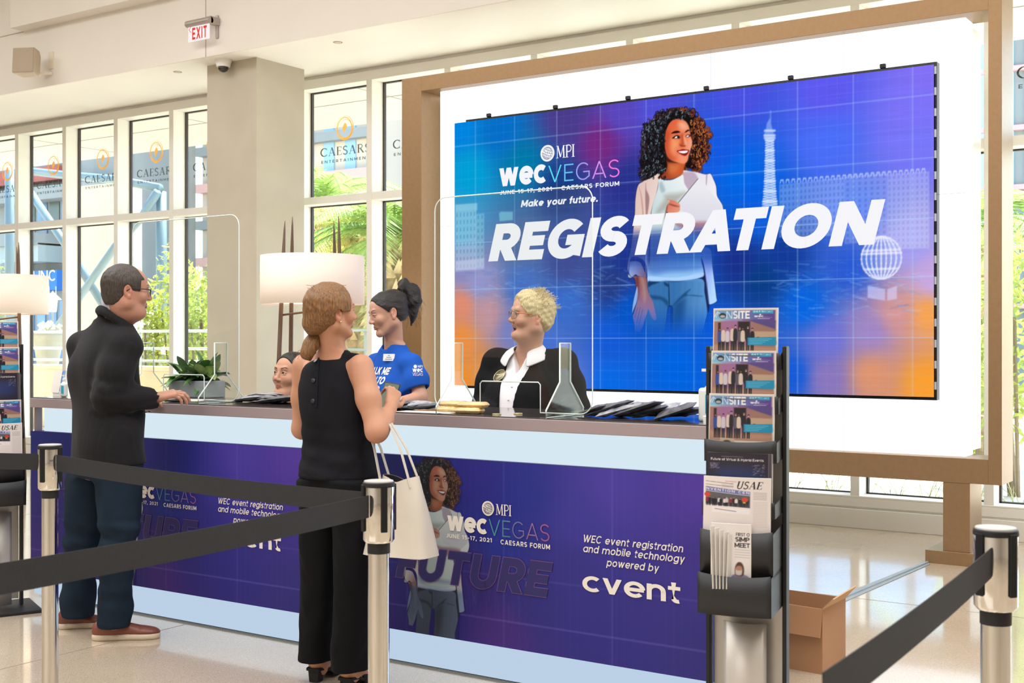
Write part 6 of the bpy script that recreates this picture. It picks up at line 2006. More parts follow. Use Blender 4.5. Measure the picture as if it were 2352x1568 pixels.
def skinmat(name, rough=.48):
    if name in MATS: return MATS[name]
    m = colmat(name, 0, rough, .35)
    b = m.node_tree.nodes['Principled BSDF']
    b.inputs['Subsurface Weight'].default_value = .12
    b.inputs['Subsurface Radius'].default_value = (.012, .005, .003)
    b.inputs['Subsurface Scale'].default_value = .6
    nt = m.node_tree
    tc = nt.nodes.new('ShaderNodeTexCoord'); n = nt.nodes.new('ShaderNodeTexNoise'); n.inputs['Scale'].default_value = 90; n.inputs['Detail'].default_value = 3
    bp = nt.nodes.new('ShaderNodeBump'); bp.inputs['Strength'].default_value = .12; bp.inputs['Distance'].default_value = .003
    nt.links.new(tc.outputs['Object'], n.inputs['Vector']); nt.links.new(n.outputs['Fac'], bp.inputs['Height']); nt.links.new(bp.outputs['Normal'], b.inputs['Normal'])
    return m
M_skin = skinmat('skin')
def hairmat(name, c0, c1, scale=(60, 60, 8), rough=.42):
    if name in MATS: return MATS[name]
    m = bpy.data.materials.new(name); m.use_nodes = True
    nt = m.node_tree; b = nt.nodes['Principled BSDF']
    tc = nt.nodes.new('ShaderNodeTexCoord'); mp = nt.nodes.new('ShaderNodeMapping'); mp.inputs['Scale'].default_value = scale
    n = nt.nodes.new('ShaderNodeTexNoise'); n.inputs['Scale'].default_value = 3.0; n.inputs['Detail'].default_value = 6; n.inputs['Roughness'].default_value = .65
    r = nt.nodes.new('ShaderNodeValToRGB')
    r.color_ramp.elements[0].position = .35; r.color_ramp.elements[0].color = (*lin(c0), 1)
    r.color_ramp.elements[1].position = .68; r.color_ramp.elements[1].color = (*lin(c1), 1)
    bp = nt.nodes.new('ShaderNodeBump'); bp.inputs['Strength'].default_value = .7; bp.inputs['Distance'].default_value = .006
    nt.links.new(tc.outputs['Object'], mp.inputs['Vector']); nt.links.new(mp.outputs['Vector'], n.inputs['Vector'])
    nt.links.new(n.outputs['Fac'], r.inputs['Fac']); nt.links.new(r.outputs['Color'], b.inputs['Base Color'])
    nt.links.new(n.outputs['Fac'], bp.inputs['Height']); nt.links.new(bp.outputs['Normal'], b.inputs['Normal'])
    b.inputs['Roughness'].default_value = rough
    MATS[name] = m
    return m

class Person:
    """an Empty at the feet; local +y is where the body faces, +x its right-hand side"""
    def __init__(s, label, px, D, phi):
        p = at(px, 784, D=D); p.z = 0
        s.rz = TH-math.radians(phi)
        s.root = thing('person', label, 'person', tuple(p), s.rz)
        s.o = p; s.D = D
        s.c, s.s = math.cos(s.rz), math.sin(s.rz)
        s.phi = phi
    def L(s, x, y, D):
        """photo pixel at depth D -> local point"""
        p = at(x, y, D=D)-s.o
        return np.array([p.x*s.c+p.y*s.s, -p.x*s.s+p.y*s.c, p.z])
    def head_R(s, phi, pitch=0, roll=0):
        return np.array((Matrix.Rotation(-math.radians(phi-s.phi), 3, 'Z') @ Matrix.Rotation(math.radians(pitch), 3, 'X') @ Matrix.Rotation(math.radians(roll), 3, 'Y')))

def head_prims(v, c, R_, sc=1.0, P=None):
    """head round c (eye level, between the ears), axes R_ (x right, y face, z up)"""
    P = P or {}
    c = np.array(c)
    def h(x, y, z): return c+R_ @ (np.array([x, y, z])*sc)
    def E(x, y, z, a, b, d, k=.015, sub=False, R2=None):
        v.ell(h(x, y, z), (a*sc, b*sc, d*sc), k*sc, R_ if R2 is None else R_ @ R2, sub)
    def Cn(a, b, ra, rb, k=.012, sub=False): v.cone(h(*a), h(*b), ra*sc, rb*sc, k*sc, sub)
    w = P.get('w', 1.0); jaw = P.get('jaw', 1.0); full = P.get('full', 0.0)
    E(0, -.02, .03, .074*w, .094, .084)
    E(0, .028, .03, .066*w, .058, .066, .03)
    E(0, .035, -.03, (.057+full*.4)*w, .053, .066, .025)
    for s_ in (-1, 1):
        Cn((s_*.052*w, -.008, -.055), (s_*.02*jaw, .058, -.098), .022+full*.6, .016+full*.4, .025)
        E(s_*.039*w, .06, -.026, .025+full*.3, .022, .024, .02)
        Cn((s_*.05*w, .0, -.02), (s_*.05*w, -.005, -.06), .02+full, .02+full, .02)
    E(0, .067, -.1, .024*jaw+full*.3, .019, .018, .018)
    if full: E(0, .03, -.1, .05, .045, .03, .03)
    Cn((-.034, .079, .024), (.034, .079, .024), .011, .011, .012)
    for s_ in (-1, 1): E(s_*.031, .1, .002, .0175, .018, .0125, .012, True)
    for s_ in (-1, 1):
        E(s_*.031, .0745, .002, .0135, .0125, .0125, .002)
        Cn((s_*.019, .0855, .004), (s_*.031, .089, .0105), .0025, .003, .003)      # upper lid
        Cn((s_*.031, .089, .0105), (s_*.044, .081, .004), .003, .0025, .003)
        Cn((s_*.021, .0845, -.006), (s_*.042, .081, -.005), .002, .002, .003)      # lower lid
    nl = P.get('nose', 1.0)
    Cn((0, .082, .016), (0, .090+.011*nl, -.026), .0065, .0088, .012)
    E(0, .0915+.011*nl, -.0295, .0105, .0105, .0098, .008)
    for s_ in (-1, 1):
        E(s_*.0112, .0915+.003*nl, -.034, .0078, .0105, .0068, .006)
        E(s_*.006, .097+.006*nl, -.0405, .003, .004, .003, .002, True)
    # mouth
    op = P.get('open', 0.0); sm = P.get('smile', 0.0)
    mw = .021+.006*sm
    for s_ in (-1, 1):
        Cn((0, .0868, -.058), (s_*mw, .0765-.003*sm, -.0625+.007*sm), .0052, .0025, .006)
        Cn((0, .0855-.3*op, -.0693-op), (s_*mw*.95, .0755-.003*sm, -.0645+.007*sm-op*.3), .006, .0025, .006)
        Cn((0, .0925, -.0635-op*.45), (s_*mw, .0825, -.0637+.007*sm-op*.2), .0014+op*.5, .001+op*.12, .002, True)
        if sm: E(s_*.041, .066, -.032, .02, .018, .016, .015)
    if op: E(0, .085, -.064-op*.5, mw*.8, .02, .002+op*.5, .003, True)
    # ears
    for s_ in (-1, 1):
        R2 = np.array(Matrix.Rotation(math.radians(s_*-18), 3, 'Z') @ Matrix.Rotation(math.radians(12), 3, 'X'))
        E(s_*.077*w, -.014, -.006, .0075, .0185, .0325, .004, False, R2)
        E(s_*.083*w, -.01, -.004, .005, .0115, .021, .003, True, R2)
        E(s_*.079*w, -.006, -.034, .006, .009, .009, .005)
        E(s_*.08*w, -.002, -.008, .005, .005, .008, .004)
    return h

def face_color(c, R_, sc, P):
    """colours of skin, lips, brows and eyes by place on the head"""
    c = np.array(c)
    sk = np.array(lin(P['skin'])); lip = np.array(lin(P.get('lip', 'A8564E'))); br = np.array(lin(P.get('brow', '4A3428')))
    iris = np.array(lin(P.get('iris', '4A3020')))
    op = P.get('open', 0.0); sm = P.get('smile', 0.0); mw = .021+.006*sm
    def fn(co):
        q = ((co-c) @ R_)/sc
        x, y, z = q[:, 0], q[:, 1], q[:, 2]; ax = np.abs(x)
        col = np.tile(sk, (len(co), 1))
        def mix(m, cc): col[:] = col*(1-m[:, None])+np.array(cc)*m[:, None]
        near = (np.linalg.norm(q, axis=1) < .2)
        bl = np.exp(-((ax-.042)**2/.0004+(z+.03)**2/.0005))*near*(y > .03)*.22
        mix(bl, lin(P.get('blush', 'C9705E')))
        mix(np.exp(-(ax**2/.00012+(z+.03)**2/.00012))*near*(y > .09)*.25, lin(P.get('blush', 'C9705E')))
        mix(((ax > .07) & near & (y < .03) & (y > -.05) & (np.abs(z) < .045))*.25, lin(P.get('blush', 'C9705E')))
        zc = -.0635+.007*sm*(ax/mw)**2
        m = np.clip((1-((ax/(mw*1.02))**2+((z-zc+op*.4)/(.0095+op*.75))**2))*5, 0, 1)*(y > .07)*near
        mix(m*.85, lip)
        if op:
            m = np.clip((1-((ax/(mw*.8))**2+((z-zc+op*.5)/(.0045+op*.5))**2))*5, 0, 1)*(y > .05)*near*(y < .0845)
            mix(m, lin('3A1512'))
            m = np.clip((1-((ax/(mw*.72))**2+((z-zc+op*.12)/(.0035+op*.18))**2))*6, 0, 1)*(y > .06)*near
            mix(m, lin('EDE4DA'))
        zb = .0245+.006*np.clip((ax-.018)/.02, 0, 1)-.004*np.clip((ax-.04)/.012, 0, 1)
        m = np.clip(1-np.abs(z-zb)/P.get('browh', .0042), 0, 1)*np.clip((ax-.013)/.004, 0, 1)*np.clip((.05-ax)/.008, 0, 1)*(y > .05)*near
        mix(np.clip(m*1.7, 0, 1)*P.get('browa', .85), br)
        gx = P.get('gaze', 0.0); gz = P.get('gazez', 0.0)
        ez = .002; lens = 1-(((ax-.031)/.0126)**2+((z-ez)/.0054)**2)
        m = np.clip(lens*6, 0, 1)*(y > .06)*near
        if P.get('lids') : m = m*(z < ez-.001)
        mix(m, lin('CFC6C0'))
        d = np.hypot(ax-.031-gx*np.sign(x), z-ez-gz)
        mi = np.clip((.0064-d)/.0012, 0, 1)*m
        mix(mi, iris); mix(np.clip((.0026-d)/.001, 0, 1)*m, (.004, .004, .004))
        la = np.clip(1-np.abs(z-(ez+.0068-.35*np.maximum(ax-.031, 0)-.2*np.maximum(.031-ax, 0)))/.0022, 0, 1)*(np.abs(ax-.031) < .0145)*(y > .06)*near
        mix(la*P.get('lash', .8), lin('1E1412'))
        if 'beard' in P:
            r = np.hypot(ax/.85, (z+.085)/1.15)
            m = np.clip((.03-r)/.006, 0, 1)*(y > .05)*(z < -.046)*near
            mus = np.clip(1-np.abs(z+.0495)/.0055, 0, 1)*(ax < .029)*(y > .07)
            lips_free = np.clip((1-((ax/(mw*.95))**2+((z-zc)/.0085)**2))*5, 0, 1)
            mix(np.clip(m+mus*1.5, 0, 1)*(1-lips_free)*.92*near, lin(P['beard']))
        if 'body' in P: pass
        return col
    return fn

def hand_prims(v, wrist, dirv, up, side, size=1.0, curl=.5, spread=.12, thumb=.6, k=.006):
    """palm and five fingers: dirv along the hand, up = back of the hand, side = +1 thumb towards dirv x up"""
    w = np.array(wrist, float); d = np.array(dirv, float); d /= np.linalg.norm(d)
    u = np.array(up, float); u -= d*(u@d); u /= np.linalg.norm(u)
    t = np.cross(d, u)*side
    S = size
    v.cone(w-d*.02*S, w+d*.02*S, .026*S, .024*S, .015)
    for o in (-.026, -.009, .009, .026):
        v.cone(w+d*.015*S+t*o*.6*S, w+d*.088*S+t*o*S+u*.002, .0165*S, .0125*S, .012)
    base = [(.03, .083, .040, .024, .019, .0092), (.010, .09, .045, .028, .02, .0094), (-.010, .086, .041, .026, .019, .009), (-.029, .076, .031, .02, .017, .0078)]
    for i, (o, b, l1, l2, l3, r) in enumerate(base):
        p = w+d*b*S+t*o*S
        a = spread*(1.2-i)*.5
        f = d*math.cos(a)+t*math.sin(a)
        ang = 0
        cr = curl if not isinstance(curl, (list, tuple)) else curl[i]
        for l, q in ((l1, .8), (l2, 1.0), (l3, .7)):
            ang += cr*q
            e = p+(f*math.cos(ang)-u*math.sin(ang))*l*S
            v.cone(p, e, r*S, r*.9*S, k)
            p = e; r *= .93
    p = w+d*.025*S+t*.024*S-u*.006*S
    f = d*(.75-.3*thumb)+t*(.75)-u*.35*thumb
    f /= np.linalg.norm(f)
    e = p+f*.042*S
    v.cone(p, e, .0155*S, .0115*S, .012)
    f2 = f*.6+d*.65-u*.3*thumb; f2 /= np.linalg.norm(f2)
    e2 = e+f2*.032*S; v.cone(e, e2, .011*S, .0098*S, k)
    f3 = f2*.8+d*.3-t*.15; f3 /= np.linalg.norm(f3)
    v.cone(e2, e2+f3*.024*S, .0098*S, .0082*S, k)

def bx_(pts, m):
    a = np.array(pts); return a.min(0)-m, a.max(0)+m
def cloth(name, hexcol, rough=.85, **kw): return mat(name, hexcol, rough, spec=.2, sheen=kw.pop('sheen', 0.0), **kw)
def wisps(name, m, parent, segs, r=.0011):
    """loose strands of hair"""
    mb = MB()
    for P in segs: mb.tube(P, [r, r*.9, r*.7, r*.4][:len(P)] if len(P) == 4 else r, 4, caps=False)
    o = mb.build(name, m, parent, smooth=True, local=True); o['kind'] = 'stuff'
    return o
def drape(P, polys, o, u, v, su, sv, target_objs, dirv, m, parent, off=.003, name='print_lettering'):
    """flat lettering laid onto a garment: each corner is carried along dirv until it meets the cloth (all in local coordinates)"""
    tr = []
    for ob in target_objs:
        me = ob.data
        tr.append(BVHTree.FromPolygons([vv.co.copy() for vv in me.vertices], [tuple(p.vertices) for p in me.polygons]))
    o, u, v, dirv = Vector(o), Vector(u), Vector(v), Vector(dirv).normalized()
    mb = MB()
    for pl in polys:
        # cut long pieces so that they bend with the cloth
        vs = []; ok = True
        for q in pl:
            p = o+u*(q[0]*su)+v*(q[1]*sv)
            best = None
            for b in tr:
                h = b.ray_cast(p-dirv*.3, dirv, .8)
                if h[0] is not None and (best is None or h[3] < best[1]): best = (h[0], h[3])
            if best is None: ok = False; break
            vs.append(best[0]-dirv*off)
        if ok: mb.add(vs, [tuple(range(len(vs)))])
    return mb.build(name, m, parent, local=True)

# ================================================================ the man at the counter
PM = Person('man in a dark checked blazer and jeans standing at the counter, seen from behind', 247, 6.12, 52)
L = PM.L
def sk(a): return tuple(float(x) for x in a)
hc = L(293, 667, 6.08); HR = PM.head_R(62, -3, 0); hs = 1.06
nb = L(266, 738, 6.13)                                   # base of the neck
rs, ls = L(288, 797, 6.0), L(190, 797, 6.30)            # shoulders, right is near
re_, rw = L(247, 905, 5.93), L(352, 915, 6.06)           # right elbow and wrist
le, lw_ = L(205, 920, 6.42), L(300, 918, 6.42)
hipR, hipL = L(275, 1075, 6.04), L(208, 1075, 6.2)
knR, knL = L(272, 1245, 6.0), L(190, 1245, 6.2)
anR, anL = L(262, 1428, 6.02), L(178, 1402, 6.24)
wpx = L(372, 905, 6.08)
P_man = dict(skin='BD8A75', lip='A4685C', brow='3E3430', iris='3A3A44', beard='3A322F', blush='B4604E', browa=.7, jaw=1.12, w=1.02, full=.006)
zones = [(hc-np.array([.15, .16, .17]), hc+np.array([.15, .16, .17]), .0028), (rw-np.array([.05, .03, .06]), rw+np.array([.1, .2, .06]), .003)]
lo, hi = bx_([hc, nb, rs, ls, re_, rw, le, lw_, hipR, hipL, knR, knL, anR, anL], .14)
lo[2] = .03; hi[2] = hc[2]+.16
v = Vol(lo, hi, .012, zones)
head_prims(v, hc, HR, hs, P_man)
v.cone(nb-np.array([0, 0, .04]), hc+HR @ np.array([0, -.025, -.06])*hs, .068, .062, .03)
v.cone(hc+HR @ np.array([0, .02, -.1])*hs, nb, .05, .06, .03)
mid = (hipR+hipL)/2; sh = (rs+ls)/2
v.loft([(mid[2]-.05, mid[0], mid[1], .15, .11), (mid[2]+.2, (mid+sh)[0]/2, (mid+sh)[1]/2, .145, .12), (sh[2]-.1, sh[0], sh[1], .17, .12), (sh[2]+.03, nb[0], nb[1], .12, .08)], .03)
v.chain([rs, re_, rw], [.055, .042, .03], .03); v.chain([ls, le, lw_], [.055, .042, .03], .03)
v.chain([hipR, knR, anR], [.085, .055, .04], .03); v.chain([hipL, knL, anL], [.085, .055, .04], .03)
hd = L(424, 898, 6.12)-rw
hand_prims(v, rw+hd/np.linalg.norm(hd)*.012, hd, L(380, 800, 6.02)-L(380, 900, 6.08), -1, 1.02, [.35, .5, .6, .65], .1, .8)
hand_prims(v, lw_, L(410, 905, 6.45)-lw_, (0, 0, 1), 1, 1.0, .5)
v.build('body', M_skin, PM.root, face_color(hc, HR, hs, P_man))
# hair: short, thinning on top
def hair_shell(hc, HR, hs, thick, front, h=.0035, extra=None, cutfn=None, noise=.0015, seed=0, top=.0):
    v = Vol(hc-.2*hs, hc+.2*hs, h)
    def e(x, y, z, a, b, c, k=.02, sub=False): v.ell(hc+HR @ (np.array([x, y, z])*hs), (a*hs, b*hs, c*hs), k*hs, HR, sub)
    e(0, -.021, .031, .074+thick, .094+thick, .084+thick+top)
    e(0, .022, .034, .066+thick, .056+thick, .064+thick+top, .03)
    if extra: extra(v, e)
    v.ripple(hc-.18*hs, hc+.18*hs, noise, (90, 90, 160), seed)
    X, Y, Z = v.grid((slice(None),)*3)
    q = [HR[0, i]*(X-hc[0])+HR[1, i]*(Y-hc[1])+HR[2, i]*(Z-hc[2]) for i in range(3)]
    x, y, z = (a/hs for a in q)
    v.F = np.maximum(v.F, (cutfn(x, y, z)*hs).astype(np.float32))
    return v
def man_cut(x, y, z):
    ax = np.abs(x)
    front = y-(.062-.75*np.maximum(z-.055, 0)-.55*np.maximum(.045-ax, 0)*(z > .05))       # receding in front
    side = np.maximum(y-.045, -(z+.002))                    # temples in front of the ear
    low = np.where(y > -.018, -(z+.004), -(z+.072))           # nape
    ear = .021-np.sqrt((y+.012)**2+((z+.006)*.72)**2)
    ear = np.where(ax > .05, ear, -1)
    s_ = np.where((z < .05) & (y > .02), y-.046, -1)
    return np.maximum(np.maximum(np.maximum(front, low), ear), s_)
M_hman = hairmat('hair_dark_grey', '241F1D', '55483F', (70, 70, 14))
v = hair_shell(hc, HR, hs, .008, .05, .003, lambda v, e: e(0, -.05, -.03, .060, .062, .06, .03), man_cut, .0012, 3)
v.build('hair', M_hman, PM.root)
# glasses
def HP(hc, HR, hs): return lambda x, y, z: Vector(hc+HR @ (np.array([x, y, z])*hs))
hp = HP(hc, HR, hs)
def glasses(hp, m, root, w=.024, hgt=.017, y=.104, z=-.002, arm=m if False else None, am=None):
    g = MB()
    for s_ in (-1, 1):
        pts = []
        for a in np.linspace(0, 2*math.pi, 25)[:-1]:
            ca, sa = math.cos(a), math.sin(a)
            ex = .55
            pts.append(hp(s_*.032+w*math.copysign(abs(ca)**ex, ca), y-.012*abs((s_*.032+w*ca)/.056)**2, z+hgt*math.copysign(abs(sa)**ex, sa)))
        g.tube(pts, .0016, 6, closed=True)
    g.tube([hp(-.009, y, z+.006), hp(0, y+.003, z+.008), hp(.009, y, z+.006)], .0015, 6)
    f = g.build('glasses', m, root, smooth=True, local=True)
    a_ = MB()
    for s_ in (-1, 1):
        a_.tube([hp(s_*.056, y-.014, z+.009), hp(s_*.074, y-.035, z+.01), hp(s_*.081, .0, z+.01), hp(s_*.081, -.02, z-.004)], .0022, 6)
    t_ = a_.build('temple_arms', am or m, f, smooth=True, local=True)
    ln = MB()
    for s_ in (-1, 1):
        ln.add([hp(s_*.032+w*.95*math.cos(a), y-.002-.012*abs((s_*.032+w*math.cos(a))/.056)**2, z+hgt*.95*math.sin(a)) for a in np.linspace(0, 2*math.pi, 19)[:-1]], [tuple(range(18))])
    ln.build('lenses', glassmat('spectacle_lens', 'F4F6F4'), f, local=True)
    return f
glasses(hp, mat('dark_spectacles', '2E2622', .35), PM.root)
# shirt collar
M_shirt = cloth('pale_shirt', 'CBC6D6')
hn = hc+HR @ np.array([0, -.02, -.07])*hs
cc0 = L(268, 717, 6.1)
bk = HR @ np.array([0, -1, 0]); bk[2] = 0; bk /= np.linalg.norm(bk); sd_ = np.array([bk[1], -bk[0], 0])
def neck_ring(r, lift, rad, k, v, a0=-40, a1=220, hgt=0.0):
    pts = []
    for i in range(22):
        a = math.radians(a0+(a1-a0)*i/21)
        d_ = bk*.85+np.array([0, 0, .62])
        pts.append(cc0+sd_*r*.92*math.cos(a)+d_*r*math.sin(a)+np.array([0, 0, lift]))
    for i in range(21): v.cone(pts[i], pts[i+1], rad, rad, k)
v = Vol(cc0-.19, cc0+.19, .004)
for q in range(5): neck_ring(.079, -.020+.011*q, .0045, .006, v, -50, 230)
v.build('shirt_collar', M_shirt, PM.root)
# blazer
def checked(name, base, warm, blue):
    m = mat(name, base, .85, spec=.2, bump=(500, .25))
    nt = m.node_tree; b = nt.nodes['Principled BSDF']
    b.inputs['Sheen Weight'].default_value = .05
    tc = nt.nodes.new('ShaderNodeTexCoord')
    prev = None
    for bt, sc, dr in (('X', 24, 'X'), ('Z', 20, 'Z')):
        wv = nt.nodes.new('ShaderNodeTexWave'); wv.bands_direction = dr; wv.inputs['Scale'].default_value = sc*.45; wv.inputs['Distortion'].default_value = .4
        nt.links.new(tc.outputs['Object'], wv.inputs['Vector'])
        r = nt.nodes.new('ShaderNodeValToRGB'); r.color_ramp.elements[0].position = .86; r.color_ramp.elements[0].color = (0, 0, 0, 1); r.color_ramp.elements[1].position = 1.0
        nt.links.new(wv.outputs['Color'], r.inputs['Fac'])
        mx = nt.nodes.new('ShaderNodeMix'); mx.data_type = 'RGBA'
        f = nt.nodes.new('ShaderNodeMath'); f.operation = 'MULTIPLY'; f.inputs[1].default_value = .16
        nt.links.new(r.outputs['Color'], f.inputs[0]); nt.links.new(f.outputs[0], mx.inputs['Factor'])
        if prev is None: mx.inputs['A'].default_value = (*lin(base), 1)
        else: nt.links.new(prev, mx.inputs['A'])
        mx.inputs['B'].default_value = (*lin(warm if dr == 'X' else blue), 1)
        prev = mx.outputs['Result']
    nt.links.new(prev, b.inputs['Base Color'])
    return m
M_blazer = checked('checked_wool', '1B1A1C', '322F2E', '1E2630')
hemz = float(L(250, 1062, 6.1)[2])
lo, hi = bx_([rs, ls, re_, rw, le, mid, nb], .2); lo[2] = hemz-.05; hi[2] = nb[2]+.12
v = Vol(lo, hi, .0075)
waist = L(248, 930, 6.14); chest = L(238, 830, 6.16); hem = L(248, 1062, 6.1)
hiph = L(248, 1010, 6.1)
v.loft([(hem[2], hem[0], hem[1]+.005, .215, .165), (hiph[2], hiph[0], hiph[1], .212, .163), (waist[2], waist[0], waist[1], .20, .155), (chest[2], chest[0], chest[1], .215, .150), (chest[2]+.085, (chest*.5+nb*.5)[0], (chest*.5+nb*.5)[1], .20, .125), (nb[2]-.045, nb[0], nb[1]-.015, .15, .095), (nb[2]-.005, nb[0], nb[1]-.012, .092, .078)], .02, 2.25)
v.chain([rs+np.array([0, 0, -.01]), (rs+re_)/2, re_], [.070, .076, .068], .05)
v.chain([re_, (re_+rw)/2, rw], [.068, .063, .053], .025)
v.chain([ls, (ls+le)/2, le], [.070, .076, .066], .05); v.chain([le, lw_], [.066, .052], .03)
v.cone(nb+np.array([0, -.02, -.03]), rs+np.array([0, 0, .005]), .065, .062, .05); v.cone(nb+np.array([0, -.02, -.03]), ls+np.array([0, 0, .005]), .065, .062, .05)
for q in range(4): neck_ring(.090+.004*q, -.034-.008*q, .010, .012, v, -35, 215)
v.ripple((lo[0], lo[1], hemz), (hi[0], hi[1], nb[2]-.03), .0085, (14, 14, 7), 2)
v.ripple(np.minimum(re_, rw)-.1, np.maximum(re_, rw)+.1, .005, (34, 34, 34), 5)
v.ripple(re_-.09, re_+.09, .0035, (50, 50, 50), 6)
v.cut(lambda X, Y, Z: hemz-Z+0*X+0*Y)
hn_ = hd/np.linalg.norm(hd)
v.cone(rw-hn_*.005, rw+hn_*.1, .044, .05, .004, True)
v.cone(nb-np.array([0, 0, .02]), nb+(hn-nb)*1.3, .066, .07, .004, True)
# front opening and back vent
fy = hem[1]+.10
v.cone((hem[0], hem[1]-.19, hemz-.05), (hem[0]+.0, hem[1]-.165, hemz+.2), .010, .003, .006, True)
bz = v.build('blazer', M_blazer, PM.root)
for q in range(3):
    c_ = rw-hn_*(.02+.016*q)+np.array([0, 0, -.058])
    w_ = Vector(c_); MB().lathe([(0, -.003), (.006, -.002), (.006, .002), (0, .003)], tuple(w_), 10).build('cuff_button', M_black, bz, smooth=True, local=True)
# jeans
def denim():
    m = mat('denim', '1E2A38', .9, spec=.12, noise=(9, .22), bump=(700, .35))
    return m
def trousers(v, hR, hL, kR, kL, aR, aL, rad, k=.035):
    for h_, k_, a_ in ((hR, kR, aR), (hL, kL, aL)):
        n = 6
        pts = [h_*(1-t)+k_*t for t in np.linspace(0, 1, n)]+[k_*(1-t)+a_*t for t in np.linspace(0, 1, n)][1:]
        rr = np.interp(np.linspace(0, 1, len(pts)), [0, .25, .5, .75, 1], rad)
        v.chain([np.array(p) for p in pts], list(rr), .02)
lo, hi = bx_([hipR, hipL, knR, knL, anR, anL], .17); lo[2] = .05; hi[2] = hipR[2]+.12
v = Vol(lo, hi, .0075)
trousers(v, hipR, hipL, knR, knL, anR, anL, [.112, .103, .083, .077, .078])
v.loft([(mid[2]-.04, mid[0], mid[1], .16, .13), (mid[2]+.1, mid[0], mid[1], .16, .125)], .04)
v.ripple(lo, hi, .006, (22, 22, 16), 4)
for kn in (knR, knL): v.ripple(kn-.13, kn+.13, .009, (26, 26, 46), 9)
for an in (anR, anL): v.ripple(an-np.array([.11, .11, .06]), an+np.array([.11, .11, .22]), .014, (12, 12, 70), 7)
v.cut(lambda X, Y, Z: .065-Z+0*X+0*Y)
v.build('jeans', denim(), PM.root)
# seam down the outer leg
def shoe(root, heel, toe, m_up, m_sole, wd=.043, hgt=.085, dark=None):
    heel, toe = np.array(heel), np.array(toe); heel[2] = toe[2] = 0
    d = toe-heel; Ln = np.linalg.norm(d); d /= Ln; s_ = np.array([d[1], -d[0], 0])
    lo, hi = bx_([heel, toe], .09); lo[2] = -.01; hi[2] = hgt+.1
    prof = [(0, .030, .9), (.12, .036, 1.0), (.3, .037, .98), (.5, .036, .78), (.7, .046, .6), (.85, .046, .5), (.97, .028, .38)]
    out = []
    for part in ('sole', 'upper'):
        v = Vol(lo, hi, .004)
        for i in range(len(prof)-1):
            for f in (0, .5):
                t = prof[i][0]*(1-f)+prof[i+1][0]*f; w = prof[i][1]*(1-f)+prof[i+1][1]*f; h_ = (prof[i][2]*(1-f)+prof[i+1][2]*f)*hgt
                c = heel+d*(Ln*(t*.94+.03))
                RR = np.stack([s_, d, [0, 0, 1]], 1)
                if part == 'sole': v.ell(c+np.array([0, 0, .016]), (w*1.04, Ln*.1, .030), .012, RR)
                else: v.ell(c+np.array([0, 0, h_*.5+.01]), (w*.96, Ln*.1, h_*.55), .015, RR)
        if part == 'upper':
            v.cone(heel+d*.07+np.array([0, 0, .06]), heel+d*.075+np.array([0, 0, .13]), .04, .042, .02)
            v.cut(lambda X, Y, Z: .026-Z+0*X+0*Y)
        else: v.cut(lambda X, Y, Z: np.maximum(-Z, Z-.03-.012*np.clip(((heel+d*.05)[0]-X)*0, 0, 1))+0*X+0*Y)
        out.append(v.build('shoe_'+part, m_up if part == 'upper' else m_sole, root))
    lc = MB()
    for q in range(4):
        c = heel+d*(Ln*(.46+.06*q)); z = hgt*(.9-.09*q)+.006
        lc.tube([Vector(c-s_*.022+np.array([0, 0, z-.012])), Vector(c+d*.008+np.array([0, 0, z+.001])), Vector(c+s_*.022+np.array([0, 0, z-.012]))], .002, 5)
    lc.build('laces', mat('dark_laces', '3A211A', .8), out[1], smooth=True, local=True)
    return out
M_brown = mat('brown_leather', '7A4230', .38, noise=(12, .2), bump=(120, .2))
M_sole = mat('cream_sole', 'D8C4AC', .6)
shoe(PM.root, L(221, 1466, 6.03), L(371, 1456, 6.08), M_brown, M_sole)
shoe(PM.root, L(139, 1440, 6.27), L(236, 1432, 6.33), M_brown, M_sole)
# phone lying under his fingers
ph = at(405, 917, Y=4.44)
t = thing('phone', 'dark phone on the counter under the hand of the man', 'phone', (ph.x, ph.y, ZTOP+.002), .4)
MB().box(-.035, .035, -.072, .072, 0, .009).build('case', M_black, t, local=True, bevel=.004)
MB().box(-.032, .032, -.068, .068, .009, .0095).build('screen', M_blackgloss, t, local=True)

# ================================================================ the woman with the tote bag, seen from behind
def stick(person, objs, px, py):
    """the point of a person's garment that shows at a photo pixel: local hit, normal"""
    o = at(px, py, D=1.0); cam = Vector((0, 0, EYE))
    def loc(p):
        q = p-person.o
        return Vector((q.x*person.c+q.y*person.s, -q.x*person.s+q.y*person.c, q.z))
    a = loc(cam); d = (loc(o)-a).normalized()
    best = None
    for ob in objs:
        t = BVHTree.FromPolygons([v.co.copy() for v in ob.data.vertices], [tuple(p.vertices) for p in ob.data.polygons])
        h = t.ray_cast(a, d)
        if h[0] is not None and (best is None or h[3] < best[2]): best = (h[0], h[1], h[3])
    return best
PW = Person('woman in a sleeveless black top and wide black trousers, seen from behind', 772, 5.17, 25)
L = PW.L
hc = L(765, 716, 5.12); HR = PW.head_R(58, 4, 2); hs = .93
nb = L(768, 812, 5.17)
rs, ls = L(829, 842, 5.08), L(699, 840, 5.26)
re_, rw = L(864, 992, 4.98), L(896, 938, 5.12)
le, lw_ = L(693, 985, 5.30), L(742, 985, 5.48)
P_w = dict(skin='C48E72', lip='B0605A', brow='6A4A34', iris='4A4030', blush='C8705C')
zones = [(hc-np.array([.13, .13, .14]), hc+np.array([.13, .13, .14]), .0028), (rw-.06, rw+np.array([.08, .11, .11]), .003)]
lo, hi = bx_([hc, nb, rs, ls, re_, rw, le, lw_], .13); lo[2] = .02; hi[2] = hc[2]+.15
v = Vol(lo, hi, .0085, zones)
head_prims(v, hc, HR, hs, P_w)
